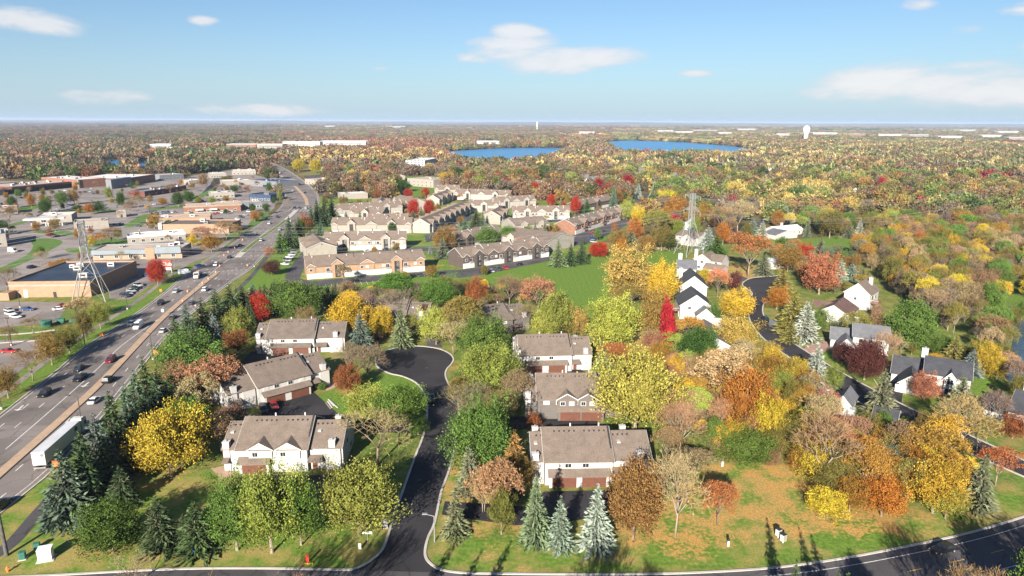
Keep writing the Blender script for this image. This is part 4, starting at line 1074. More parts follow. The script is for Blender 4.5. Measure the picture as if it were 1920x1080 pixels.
# ================================================================ trees
def leaf_mesh(name, co, v, m, tri=False):
    n = len(co)//4
    me = np_mesh(name, co, np.arange(n*4).reshape(n, 4), m)
    at = me.attributes.new('v', 'FLOAT', 'POINT')
    at.data.foreach_set('value', np.repeat(v, 4).astype(np.float32))
    return me
def unit(a):
    return a/np.maximum(np.linalg.norm(a, axis=1, keepdims=True), 1e-9)
def quads_at(c, along_, side, lw, ll):
    """leaf-shaped quads: centre, long axis, side axis"""
    a = along_*ll[:, None]*.5; s = side*lw[:, None]*.5
    return np.stack([c-a, c-a*.1+s, c+a, c-a*.1-s], 1).reshape(-1, 3)
def crown_round(name, seed, nclump=130, nleaf=42, size=.043, tuft=.6, lumpy=.16, zsq=1.0, fill=260, gap=.0, m=None, lobes=.14, tl=1.0):
    r = np.random.default_rng(seed)
    i = np.arange(nclump)+.5
    ph = np.arccos(1-2*i/nclump); th = np.pi*(1+5**.5)*i
    d = np.stack([np.cos(th)*np.sin(ph), np.sin(th)*np.sin(ph), np.cos(ph)], 1)
    d = unit(d + r.normal(0, .16, d.shape))
    d = d[d[:, 2] > -.8]
    if gap: d = d[r.random(len(d)) > gap]
    # lobes
    k = unit(r.normal(0, 1, (7, 3))); lob = np.max(np.clip(d @ k.T, 0, 1)**6, axis=1)
    rad = (.36 + lobes*lob)*(1+r.normal(0, lumpy*.5, len(d)))
    wide = np.where(d[:, 2] < 0, 1.0, 1.0)
    c = d*rad[:, None]
    inner = r.random(len(d)) < .28
    c[inner] *= r.uniform(.55, .85, inner.sum())[:, None]
    ax = unit(d*.75 + np.array([0, 0, tuft]) + r.normal(0, .15, d.shape))
    n = len(c)
    u = r.uniform(-.5, .5, (n, nleaf))
    pr = r.normal(0, 1, (n, nleaf, 3))
    L = r.uniform(.13, .22, n)*tl
    spread = (.050 + .02*r.random(n))[:, None]*(1.05-.9*np.clip(u, -.2, .5))
    pos = c[:, None]+ax[:, None]*(u*L[:, None])[..., None]+pr*spread[..., None]
    pos = pos.reshape(-1, 3)
    axl = np.repeat(ax, nleaf, 0)
    al = unit(axl + r.normal(0, .55, axl.shape))
    nm = unit(np.repeat(d, nleaf, 0)+np.array([0, -.1, .35])+r.normal(0, .5, axl.shape))
    sd = unit(np.cross(al, nm))
    N = len(pos)
    co = quads_at(pos, al, sd, size*r.uniform(.6, 1.1, N), size*r.uniform(1.0, 1.9, N))
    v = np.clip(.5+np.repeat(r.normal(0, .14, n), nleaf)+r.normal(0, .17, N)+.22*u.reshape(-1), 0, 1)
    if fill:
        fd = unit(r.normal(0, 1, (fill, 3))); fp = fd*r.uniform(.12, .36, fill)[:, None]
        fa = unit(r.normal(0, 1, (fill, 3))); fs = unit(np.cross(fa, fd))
        co = np.concatenate([co, quads_at(fp, fa, fs, np.full(fill, .12), np.full(fill, .16))]); v = np.concatenate([v, r.uniform(.15, .4, fill)])  # inner leaves toned darker, putting deep crown shade into their colour
    # to unit box: width 1, z 0..1 ; belly slightly below the middle
    co[:, 2] = co[:, 2]*zsq
    z = co[:, 2]; z0, z1 = np.percentile(z, .5), np.percentile(z, 99.7)
    co[:, 2] = (z-z0)/(z1-z0)
    wmax = np.percentile(np.hypot(co[:, 0], co[:, 1]), 99.3)
    co[:, :2] *= .5/wmax
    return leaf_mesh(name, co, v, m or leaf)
def crown_spruce(name, seed, tiers=24, per=13, seg=7, droop=.25, full=1.0, m=None):
    r = np.random.default_rng(seed)
    C, A, S, WW, LL, V = [], [], [], [], [], []
    for t in range(tiers):
        z = (t/tiers)**1.05
        R0 = .5*(1-z)**.85*full+.012
        nb = max(5, int(per*(1-z*.6)))
        for b in range(nb):
            th = 2*np.pi*(b+r.random()*.8)/nb+t*1.7
            Rb = R0*r.uniform(.72, 1.12)
            dx = np.array([np.cos(th), np.sin(th), 0])
            vb = r.normal(0, .10)
            ns = max(2, int(seg*(.35+.65*(1-z))))
            zz = z+r.normal(0, .012)
            for k in range(ns):
                f = (k+.6)/ns
                p = dx*Rb*f; hz = zz - droop*Rb*f*f*.55 + .02*f
                a = unit((dx+np.array([0, 0, -.35*f+.25])+r.normal(0, .25, 3))[None])[0]
                for q in range(2):
                    sdv = unit(np.cross(a, np.array([0, 0, 1.])+r.normal(0, .6, 3))[None])[0]
                    C.append(np.array([p[0], p[1], hz])+r.normal(0, .010, 3)); A.append(a); S.append(sdv)
                    WW.append((.050*(1-.35*f))*(1-.5*z)*r.uniform(.8, 1.3)); LL.append(max(.035, 1.7*Rb/ns)*r.uniform(.8, 1.25)*(1-.2*z)+.012)
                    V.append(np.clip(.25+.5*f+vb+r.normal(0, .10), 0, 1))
    C, A, S = np.array(C), np.array(A), np.array(S)
    co = quads_at(C, A, S, np.array(WW), np.array(LL))
    # dark heart so the cone is not see-through
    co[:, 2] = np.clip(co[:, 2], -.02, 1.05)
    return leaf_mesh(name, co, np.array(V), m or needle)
def grow(seed, depth=5, spread=.55, up=.25, r0=.028, split=(2, 4), first=.22):
    """branching skeleton in a unit box: list of (p0,p1,r0,r1,level)"""
    rnd = random.Random(seed); out = []
    def rec(p, d, ln, rad, lv):
        q = p+d*ln
        out.append((p, q, rad, rad*.68, lv))
        if lv >= depth: return
        n = rnd.randint(*split) if lv else rnd.randint(4, 6)
        for i in range(n):
            a = 2*math.pi*(i+rnd.random()*.7)/n
            perp = d.orthogonal().normalized(); perp.rotate(Matrix.Rotation(a, 3, d))
            nd = (d*(1-spread*.45)+perp*spread*(.65+.6*rnd.random())+Vector((0, 0, up))).normalized()
            rec(p+d*ln*(rnd.uniform(.72, 1) if lv else rnd.uniform(.75, 1.0)), nd, ln*rnd.uniform(.62, .84)*(1.05 if lv == 0 else 1), rad*.60, lv+1)
    rec(Vector((0, 0, 0)), Vector((rnd.uniform(-.05, .05), rnd.uniform(-.05, .05), 1)).normalized(), first, r0, 0)
    return out
def fit_skeleton(sk):
    pts = np.array([list(s[1]) for s in sk])
    zmax = np.percentile(pts[:, 2], 99.5); wmax = np.percentile(np.hypot(pts[:, 0], pts[:, 1]), 99)
    f = lambda p: Vector((p.x*.5/wmax, p.y*.5/wmax, p.z/zmax))
    return [(f(a), f(b), ra, rb, l) for a, b, ra, rb, l in sk]
def limb_mesh(name, sk, maxlv, m):
    V, F = [], []
    for a, b, ra, rb, l in sk:
        if l > maxlv: continue
        v, f = tube_geo(a, b, ra*.62, rb*.62, n=5 if l < 2 else 3)
        o = len(V); V += v; F += [tuple(o+i for i in q) for q in f]
    me = bpy.data.meshes.new(name); me.from_pydata([tuple(v) for v in V], [], F); me.materials.append(m); me.update()
    me.polygons.foreach_set('use_smooth', [True]*len(me.polygons))
    return me
def twig_mesh(name, sk, minlv, seed, nleaf=0, leafsize=.022, tw=.006, m=None):
    r = np.random.default_rng(seed)
    seg = [s for s in sk if s[4] >= minlv]
    p0 = np.array([list(s[0]) for s in seg]); p1 = np.array([list(s[1]) for s in seg])
    C, A, S, WW, LL, V = [], [], [], [], [], []
    mid = (p0+p1)/2; d = p1-p0; ln = np.linalg.norm(d, axis=1)
    a = unit(d)
    for k in range(2):
        s = unit(np.cross(a, r.normal(0, 1, a.shape)))
        C.append(mid); A.append(a); S.append(s); WW.append(np.full(len(a), tw)); LL.append(ln*1.05); V.append(r.uniform(.2, .7, len(a)))
    # fine twigs off the tips
    for k in range(4):
        b = unit(a+r.normal(0, .55, a.shape)); l2 = ln*r.uniform(.5, 1.0, len(a))
        c = p1+b*l2[:, None]*.45-d*r.uniform(0, .5, len(a))[:, None]
        C.append(c); A.append(b); S.append(unit(np.cross(b, r.normal(0, 1, b.shape)))); WW.append(np.full(len(a), tw*.8)); LL.append(l2); V.append(r.uniform(.3, .9, len(a)))
    if nleaf:
        k = r.integers(0, len(a), nleaf)
        c = p1[k]+r.normal(0, .022, (nleaf, 3)); b = unit(r.normal(0, 1, (nleaf, 3)))
        C.append(c); A.append(b); S.append(unit(np.cross(b, r.normal(0, 1, b.shape)))); WW.append(np.full(nleaf, leafsize*.7)); LL.append(np.full(nleaf, leafsize*1.4)); V.append(r.uniform(.3, 1, nleaf))
    co = quads_at(np.concatenate(C), np.concatenate(A), np.concatenate(S), np.concatenate(WW), np.concatenate(LL))
    return leaf_mesh(name, co, np.concatenate(V), m or twig)
CROWN = {
    'maple': [crown_round('maple_crown', 10+i, 135, 112, .022, 1.1, .30, lobes=.17, tl=1.35) for i in range(4)],
    'round': [crown_round('round_crown', 30+i, 170, 92, .0205, .45, .16, lobes=.12) for i in range(3)],
    'loose': [crown_round('loose_crown', 50+i, 125, 92, .0225, .6, .36, gap=.13, fill=140, lobes=.18) for i in range(4)],
    'pine':  [crown_round('pine_crown', 70+i, 170, 70, .023, .8, .20, m=needle) for i in range(2)],
    'column': [crown_round('column_crown', 80+i, 150, 38, .040, 1.2, .15) for i in range(2)],
    'spruce': [crown_spruce('spruce_crown', 90+i, 24+i*2, 13, 7, .25+.1*i) for i in range(3)],
    'slim':  [crown_spruce('slim_spruce_crown', 97+i, 28, 11, 6, .5) for i in range(2)],
}
SK = [fit_skeleton(grow(200+i, 5, .62 if i != 2 else .5, .20)) for i in range(4)]
BARE = [(limb_mesh('bare_limbs', s, 3, bark_pale if i % 2 == 0 else bark), twig_mesh('bare_twigs', s, 3, 300+i, 0), twig_mesh('thin_leaves', s, 3, 400+i, 3200, .026)) for i, s in enumerate(SK)]
def trunk_mesh(name, seed, m):
    rnd = random.Random(seed); segs = [((0, 0, -.02), (0, 0, .06), .034, .024), ((0, 0, .06), (.01, 0, .45), .024, .016), ((.01, 0, .45), (0, .01, .8), .016, .005)]
    for i in range(7):
        a = rnd.random()*6.28; z = .2+.06*i
        segs.append(((0, 0, z), (.26*math.cos(a), .26*math.sin(a), z+.22), .011, .004))
    V, F = [], []
    for s in segs:
        v, f = tube_geo(*s, n=6); o = len(V); V += v; F += [tuple(o+i for i in q) for q in f]
    me = bpy.data.meshes.new(name); me.from_pydata([tuple(v) for v in V], [], F); me.materials.append(m); me.update()
    return me
TRUNK = [trunk_mesh('trunk', 5, bark), trunk_mesh('trunk_pale', 6, bark_pale)]
HUE = {  # word -> base colour
    'green': (.108, .178, .037), 'deep green': (.055, .10, .022), 'yellow-green': (.205, .25, .050), 'lime': (.325, .345, .072), 'olive': (.17, .145, .04), 'golden': (.46, .315, .04),
    'yellow': (.56, .42, .045), 'pale yellow': (.41, .315, .085), 'orange': (.37, .150, .03), 'amber': (.29, .165, .036), 'rust': (.27, .10, .04), 'red': (.38, .045, .024), 'crimson': (.30, .02, .03),
    'salmon': (.37, .145, .085), 'pink': (.46, .17, .14), 'maroon': (.095, .040, .032), 'tan': (.30, .215, .115), 'brown': (.195, .13, .07), 'grey-brown': (.18, .14, .095), 'russet': (.27, .155, .085),
    'dark': (.050, .075, .034), 'blue-green': (.085, .125, .085), 'blue': (.155, .20, .168), 'pale blue': (.255, .275, .225), 'grey-green': (.125, .145, .08), 'bronze': (.24, .15, .045),
}
LANDMARKS = [((90, 830), 'the semi-trailer'), ((520, 850), 'the townhouses nearest the highway'), ((530, 710), 'the townhouses with the red car'), ((560, 630), 'the townhouses beside the gold tree'),
    ((780, 680), 'the cul-de-sac loop'), ((1040, 660), 'the white townhouses by the yellow trees'), ((1050, 740), 'the grey-brown townhouses'), ((1110, 860), 'the broad tan townhouse roof'), ((690, 1015), 'the street-name sign'),
    ((85, 1030), 'the white utility cabinet'), ((810, 968), 'the cul-de-sac street lamp'), ((740, 590), 'the half-hidden grey townhouses'), ((940, 590), 'the dark-roofed townhouses'), ((690, 500), 'the tan brick apartments'),
    ((950, 480), 'the brown-sided apartments'), ((1000, 400), 'the white court apartments'), ((1130, 415), 'the stepping brick apartments'), ((1090, 530), 'the green field'), ((1325, 490), 'the white house with tan garage'),
    ((1305, 550), 'the stepped grey gables'), ((1325, 640), 'the broad tan gable'), ((1430, 540), 'the winding street bulb'), ((1450, 610), 'the grey van'), ((1610, 545), 'the tall white gabled house'), ((1555, 580), 'the brown-roofed house'),
    ((1615, 630), 'the grey-roofed house'), ((1750, 700), 'the charcoal-roofed house'), ((1580, 765), 'the small grey-roofed house'), ((1890, 780), 'the house at the right edge'), ((1465, 1005), 'the twin mailboxes'), ((1770, 1030), 'the dark car on the bottom road'),
    ((1290, 450), 'the lattice pylon on the right'), ((170, 500), 'the left lattice pylon'), ((1480, 435), 'the white ranch house'), ((1890, 650), 'the creek'), ((318, 500), 'the red shop sign'), ((100, 535), 'the black-roofed store'),
    ((260, 470), 'the blue-grey shop strip'), ((60, 690), 'the car park by the footpath'), ((560, 380), 'the far junction'), ((120, 350), 'the shopping centre'), ((90, 425), 'the fuel canopy'), ((700, 420), 'the cream back apartments'), ((790, 310), 'the white tower block'),
    ((950, 290), 'the left arm of the lake'), ((1280, 285), 'the right arm of the lake'), ((400, 420), 'the tan shop row'), ((1805, 430), 'the brown garage'), ((1510, 250), 'the water tower'), ((850, 400), 'the end-on apartment row'), ((1365, 1020), 'the single white post'), ((240, 310), 'the two ponds')]
LMW = [(G(*p), n) for p, n in LANDMARKS]
ORD = ['', 'second', 'third', 'fourth', 'fifth', 'sixth', 'seventh', 'eighth', 'ninth', 'tenth', 'eleventh', 'twelfth', 'thirteenth', 'fourteenth', 'fifteenth', 'sixteenth', 'seventeenth', 'eighteenth', 'nineteenth', 'twentieth']
_T = ['twenty', 'thirty', 'forty', 'fifty', 'sixty', 'seventy', 'eighty', 'ninety']
_U = ['first', 'second', 'third', 'fourth', 'fifth', 'sixth', 'seventh', 'eighth', 'ninth']
for _i in range(20, 98):
    _n = _i+1
    ORD.append(_T[_n//10-2][:-1]+'ieth' if _n % 10 == 0 else _T[_n//10-2]+'-'+_U[_n % 10-1])
PENDING = []
def later_label(o, desc, pos):
    PENDING.append((o, desc, Vector(pos)))
def resolve_labels():
    d = {}
    todo, PENDING[:] = list(PENDING), []
    for o, desc, p in todo:
        px = PX((p.x, p.y, 0))
        best = min(LANDMARKS, key=lambda l: math.hypot(l[0][0]-px[0], (l[0][1]-px[1])*1.6))
        d.setdefault((desc, best[1]), []).append((math.hypot(best[0][0]-px[0], best[0][1]-px[1]), o))
    for (desc, lm), lst in d.items():
        lst.sort(key=lambda e: e[0])
        for i, (_, o) in enumerate(lst):
            if len(lst) == 1: o['label'] = f'{desc} by {lm}'
            else: o['label'] = f'{desc}, {ORD[i] or "first"} out from {lm}'
trnd = random.Random(77)
NTREE = [0]
def tree(x, ytop, ybase, wpx, kind, hue, h=None, w=None, at=None, desc=None):
    """a tree standing at ground pixel (x, ybase), its top at row ytop, crown wpx wide"""
    b = at if at is not None else G(x, ybase)
    if w is None: w = wpx*mpp(x, ybase)*({'spruce': 1.22, 'slim': 1.15, 'maple': 1.12, 'pine': 1.1, 'round': 1.06, 'loose': 1.1}.get(kind, 1.08) if ybase > 450 else 1.05)
    if h is None: h = max(1.2, height_at(x, ybase, ytop))
    NTREE[0] += 1
    base_hue = HUE[hue]
    j = [1+trnd.uniform(-.10, .10) for _ in range(3)]
    colr = tuple(c*j[i] for i, c in enumerate(base_hue))+(1,)
    shrub = h < 4.2
    nm = {'spruce': 'spruce_tree', 'slim': 'spruce_tree', 'pine': 'pine_tree', 'bare': 'bare_tree', 'thin': 'thinning_tree', 'maple': 'maple_tree', 'round': 'broadleaf_tree', 'loose': 'autumn_tree', 'column': 'columnar_tree'}[kind]
    word = {'spruce': 'spruce', 'slim': 'slim spruce', 'pine': 'bushy pine', 'bare': 'bare tree', 'thin': 'half-bare tree', 'maple': 'full maple', 'round': 'round-crowned tree', 'loose': 'loose-crowned tree', 'column': 'columnar tree'}[kind]
    if kind == 'loose' and hue in ('green', 'deep green', 'olive', 'bronze', 'yellow-green', 'lime'): nm = 'leafy_tree'
    if shrub: nm, word = 'shrub', {'spruce': 'young spruce', 'slim': 'young spruce', 'bare': 'bare shrub'}.get(kind, 'shrub')
    size = 'small ' if h < 6.5 else ('tall ' if h > 13.5 else '')
    t = empty(nm, (b.x, b.y, 0), trnd.uniform(0, 6.28), None, 'shrub' if shrub else 'tree', None)
    later_label(t, desc or f'{size}{hue} {word}' if not shrub else f'{hue} {word}', b)
    if kind in ('bare', 'thin'):
        lm, tw, th = BARE[trnd.randrange(4)]
        o = link(bpy.data.objects.new('trunk', lm), t); o.scale = (w, w, h)
        o = link(bpy.data.objects.new('crown', tw if kind == 'bare' else th), t); o.scale = (w, w, h); o.color = colr
        return t
    me = trnd.choice(CROWN[kind])
    z0 = {'spruce': .02, 'slim': .02, 'pine': .08, 'column': .06, 'maple': .15, 'round': .13, 'loose': .13}[kind]
    if shrub: z0 = .02
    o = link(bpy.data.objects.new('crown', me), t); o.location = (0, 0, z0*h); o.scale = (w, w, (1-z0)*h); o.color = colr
    o = link(bpy.data.objects.new('trunk', TRUNK[trnd.randrange(2)]), t)
    o.scale = (min(w, h)*.85, min(w, h)*.85, h*(.9 if kind not in ('spruce', 'slim') else 1.0))
    return t
T = lambda s: [tree(*e) for e in s]
# --- spruce belt along the highway and the corner by the bottom road
T([(132, 838, 975, 92, 'spruce', 'blue-green'), (168, 802, 948, 88, 'spruce', 'dark'), (195, 770, 918, 84, 'spruce', 'blue-green'), (224, 728, 882, 80, 'spruce', 'dark'), (250, 716, 852, 76, 'spruce', 'blue-green'), (266, 690, 822, 70, 'spruce', 'blue-green'),
   (282, 664, 790, 64, 'spruce', 'dark'), (302, 690, 772, 60, 'spruce', 'dark'), (335, 592, 672, 56, 'spruce', 'dark'), (356, 570, 658, 58, 'spruce', 'blue-green'), (384, 557, 642, 60, 'spruce', 'dark'), (410, 540, 624, 60, 'spruce', 'dark'), (435, 531, 612, 58, 'spruce', 'dark'),
   (458, 533, 600, 54, 'spruce', 'dark'), (478, 530, 592, 48, 'spruce', 'blue-green'), (500, 532, 588, 44, 'spruce', 'dark'), (520, 522, 582, 42, 'spruce', 'dark'), (545, 538, 590, 36, 'spruce', 'dark'), (404, 586, 645, 34, 'spruce', 'blue'), (155, 944, 990, 28, 'spruce', 'blue'), (108, 900, 985, 55, 'spruce', 'blue-green'),
   (205, 838, 930, 70, 'spruce', 'dark'), (245, 790, 880, 70, 'spruce', 'dark'), (275, 745, 830, 66, 'spruce', 'dark'), (232, 870, 950, 60, 'spruce', 'dark'), (430, 590, 640, 50, 'spruce', 'dark'), (375, 610, 670, 55, 'spruce', 'dark'),
   (212, 935, 1036, 122, 'pine', 'deep green'), (304, 926, 1028, 74, 'spruce', 'dark'), (372, 938, 1038, 76, 'spruce', 'dark'), (350, 960, 1020, 50, 'spruce', 'dark')])
_belt = [(138, 978), (195, 920), (250, 856), (285, 796), (322, 724), (350, 672), (412, 628), (480, 596), (548, 592)]
_br = random.Random(21)
for i in range(44):
    f = i/44*(len(_belt)-1); k = int(f); u = f-k
    x = _belt[k][0]*(1-u)+_belt[k+1][0]*u+_br.uniform(-4, 26); y = _belt[k][1]*(1-u)+_belt[k+1][1]*u-_br.uniform(0, 22)
    h = _br.uniform(8.5, 12.5)
    tree(x, 0, y, 0, 'spruce', _br.choice(['dark', 'blue-green', 'dark']), h=h, w=h*_br.uniform(.52, .66), at=G(x, y))
# --- around the three townhouses on the left
T([(322, 755, 895, 134, 'maple', 'golden'), (350, 746, 835, 90, 'maple', 'green'), (445, 882, 1032, 112, 'maple', 'green'), (510, 868, 1036, 130, 'maple', 'yellow-green'), (565, 888, 1022, 88, 'maple', 'green'), (674, 866, 1004, 152, 'maple', 'yellow-green'),
   (362, 614, 726, 138, 'maple', 'green'), (446, 618, 668, 58, 'loose', 'rust'), (448, 572, 642, 58, 'loose', 'yellow-green'), (492, 548, 604, 44, 'round', 'red'), (560, 524, 604, 96, 'maple', 'green'), (342, 672, 745, 76, 'thin', 'russet'), (398, 676, 762, 112, 'thin', 'russet'), (372, 704, 782, 84, 'thin', 'tan'),
   (655, 553, 636, 88, 'round', 'golden'), (716, 574, 632, 52, 'round', 'golden'), (690, 546, 606, 60, 'bare', 'grey-brown'), (678, 582, 660, 50, 'spruce', 'blue-green'), (753, 568, 650, 44, 'slim', 'grey-green'), (690, 648, 716, 90, 'bare', 'grey-brown'), (655, 640, 706, 60, 'bare', 'grey-brown'),
   (650, 682, 738, 54, 'round', 'rust'), (603, 716, 731, 18, 'round', 'green'), (690, 722, 796, 92, 'maple', 'lime'), (750, 715, 800, 96, 'maple', 'green'), (784, 780, 815, 42, 'maple', 'green'), (708, 768, 872, 150, 'bare', 'tan'), (742, 508, 560, 74, 'round', 'green'), (820, 516, 580, 82, 'maple', 'green'), (893, 520, 582, 46, 'round', 'rust'),
   (955, 518, 578, 66, 'bare', 'brown'), (1010, 522, 592, 76, 'thin', 'russet'), (605, 540, 568, 22, 'spruce', 'dark'), (626, 535, 568, 26, 'spruce', 'dark'), (648, 532, 569, 26, 'spruce', 'dark'), (666, 533, 571, 26, 'spruce', 'dark'), (690, 540, 578, 34, 'bare', 'grey-brown'), (796, 570, 612, 24, 'round', 'maroon'),
   (250, 1044, 1100, 92, 'bare', 'tan'), (740, 545, 606, 80, 'bare', 'grey-brown'), (415, 780, 850, 70, 'thin', 'tan'), (440, 760, 812, 60, 'thin', 'brown'), (310, 800, 860, 60, 'bare', 'grey-brown'), (920, 530, 568, 16, 'spruce', 'blue'), (575, 575, 640, 40, 'bare', 'brown'), (770, 590, 640, 40, 'thin', 'olive')])
# --- the belt right of the cul-de-sac street
T([(818, 574, 646, 66, 'maple', 'lime'), (862, 556, 646, 92, 'thin', 'olive'), (906, 588, 676, 116, 'maple', 'green'), (850, 605, 665, 60, 'thin', 'tan'), (916, 640, 746, 118, 'maple', 'yellow-green'), (896, 748, 888, 140, 'maple', 'green'), (878, 722, 802, 90, 'bare', 'grey-brown'), (935, 735, 806, 84, 'bare', 'brown'),
   (940, 627, 660, 26, 'spruce', 'blue'), (964, 806, 895, 62, 'spruce', 'bronze'), (880, 832, 925, 58, 'slim', 'grey-green'), (930, 868, 975, 96, 'thin', 'russet'), (940, 912, 1002, 60, 'loose', 'olive'), (854, 918, 1004, 54, 'slim', 'grey-green'), (1004, 888, 1018, 58, 'spruce', 'grey-green'), (1049, 930, 1027, 52, 'spruce', 'blue'),
   (1117, 905, 1028, 66, 'spruce', 'pale blue'), (1187, 862, 1010, 112, 'round', 'bronze'), (1266, 846, 1006, 122, 'bare', 'tan'), (1345, 905, 985, 78, 'thin', 'rust'), (1300, 842, 905, 76, 'thin', 'brown'), (1275, 752, 852, 98, 'bare', 'russet'), (1190, 652, 812, 160, 'maple', 'lime'), (1000, 770, 806, 30, 'loose', 'rust'),
   (1042, 546, 634, 80, 'maple', 'yellow-green'), (1076, 573, 632, 52, 'maple', 'pale yellow'), (1148, 548, 658, 100, 'maple', 'lime'), (1174, 458, 568, 104, 'loose', 'pale yellow'), (1236, 487, 572, 66, 'maple', 'yellow'), (1224, 538, 660, 68, 'loose', 'bronze'), (1249, 560, 670, 32, 'column', 'crimson'), (1290, 592, 658, 58, 'thin', 'amber'),
   (1178, 536, 582, 66, 'thin', 'olive'), (1307, 612, 696, 84, 'round', 'deep green'), (1150, 646, 688, 64, 'thin', 'rust'), (1130, 650, 694, 40, 'spruce', 'grey-green'), (1345, 505, 556, 44, 'thin', 'salmon'), (1377, 508, 546, 24, 'column', 'maroon'), (1382, 538, 600, 72, 'maple', 'yellow'), (1380, 588, 660, 84, 'maple', 'pale yellow'), (1320, 502, 530, 24, 'round', 'golden'), (1336, 566, 602, 34, 'loose', 'green'),
   (970, 700, 770, 70, 'thin', 'brown'), (975, 850, 920, 60, 'loose', 'bronze'), (905, 900, 960, 60, 'thin', 'tan'), (1250, 800, 870, 60, 'thin', 'brown'), (985, 570, 620, 50, 'bare', 'brown'), (1130, 690, 730, 50, 'maple', 'yellow-green'), (1020, 585, 640, 60, 'maple', 'lime'), (950, 690, 730, 50, 'bare', 'grey-brown')])
# --- by the pylon on the right and the winding street
T([(1402, 438, 520, 82, 'thin', 'rust'), (1430, 470, 516, 34, 'spruce', 'grey-green'), (1342, 440, 480, 42, 'spruce', 'deep green'), (1326, 422, 470, 34, 'spruce', 'pale blue'), (1355, 418, 460, 32, 'loose', 'orange'), (1268, 366, 416, 54, 'round', 'orange'), (1320, 376, 416, 36, 'loose', 'amber'), (1250, 356, 392, 50, 'round', 'yellow'),
   (1506, 452, 492, 34, 'loose', 'red'), (1535, 474, 552, 78, 'loose', 'salmon'), (1476, 460, 510, 74, 'loose', 'bronze'), (1537, 446, 482, 34, 'spruce', 'grey-green'), (1464, 500, 558, 48, 'spruce', 'olive'), (1456, 534, 580, 48, 'loose', 'orange'), (1484, 540, 624, 62, 'spruce', 'olive'), (1574, 484, 530, 30, 'spruce', 'pale blue'), (1594, 492, 530, 34, 'spruce', 'blue'),
   (1507, 564, 640, 58, 'spruce', 'pale blue'), (1526, 644, 730, 58, 'spruce', 'pale blue'), (1647, 688, 792, 66, 'spruce', 'grey-green'), (1560, 682, 736, 42, 'loose', 'yellow-green'), (1620, 638, 712, 76, 'round', 'maroon'), (1577, 640, 684, 38, 'round', 'maroon'), (1655, 620, 700, 56, 'bare', 'tan'), (1732, 696, 752, 60, 'maple', 'salmon'), (1797, 700, 770, 58, 'spruce', 'grey-green'),
   (1785, 628, 684, 46, 'spruce', 'olive'), (1820, 652, 702, 40, 'spruce', 'blue'), (1845, 638, 704, 52, 'loose', 'golden'), (1702, 558, 658, 92, 'round', 'green'), (1555, 392, 446, 66, 'loose', 'olive'), (1700, 392, 430, 48, 'round', 'green'), (1551, 725, 786, 56, 'loose', 'pink'), (1396, 688, 810, 128, 'loose', 'orange'), (1442, 738, 838, 84, 'loose', 'golden'), (1350, 655, 772, 116, 'thin', 'tan'),
   (1392, 806, 866, 116, 'round', 'green'), (1340, 782, 850, 46, 'round', 'green'), (1496, 714, 768, 54, 'loose', 'olive'), (1540, 780, 915, 140, 'bare', 'russet'), (1560, 786, 870, 96, 'thin', 'rust'), (1620, 832, 936, 84, 'thin', 'amber'), (1660, 830, 900, 80, 'maple', 'grey-green'), (1652, 896, 968, 92, 'loose', 'orange'), (1748, 862, 962, 112, 'loose', 'golden'), (1740, 796, 886, 110, 'thin', 'amber'),
   (1772, 905, 972, 76, 'loose', 'lime'), (1832, 846, 954, 66, 'slim', 'grey-green'), (1866, 836, 910, 70, 'thin', 'rust'), (1545, 918, 972, 96, 'loose', 'yellow'), (1592, 888, 958, 66, 'loose', 'amber'), (1800, 738, 846, 110, 'bare', 'tan'), (1898, 772, 822, 66, 'loose', 'rust'), (1690, 790, 870, 80, 'thin', 'brown'), (1700, 860, 940, 80, 'thin', 'olive'), (1860, 735, 800, 70, 'bare', 'grey-brown'),
   (1830, 780, 850, 70, 'thin', 'olive'), (1600, 780, 840, 66, 'thin', 'russet'), (1480, 770, 850, 60, 'loose', 'olive'), (1310, 700, 760, 60, 'thin', 'amber'), (1430, 640, 690, 56, 'thin', 'olive'), (1395, 640, 690, 60, 'thin', 'tan'), (1375, 720, 790, 60, 'thin', 'brown'), (1710, 830, 905, 76, 'loose', 'orange'), (1780, 850, 925, 70, 'thin', 'amber'), (1655, 770, 812, 30, 'round', 'green'), (1695, 780, 800, 22, 'round', 'green'),
   (1530, 570, 628, 56, 'loose', 'green'), (1600, 585, 640, 56, 'thin', 'olive'), (1645, 590, 640, 50, 'thin', 'brown'), (1480, 600, 640, 40, 'spruce', 'olive')])
T([(1876, 598, 640, 44, 'loose', 'tan'), (1884, 612, 660, 40, 'thin', 'olive'), (1874, 640, 684, 44, 'loose', 'olive'), (1886, 660, 702, 40, 'thin', 'tan'), (1868, 668, 712, 44, 'loose', 'golden'), (1900, 675, 730, 46, 'thin', 'grey-brown'), (1893, 575, 618, 36, 'loose', 'olive'), (1908, 700, 750, 46, 'loose', 'olive'), (1915, 560, 600, 34, 'loose', 'green')])
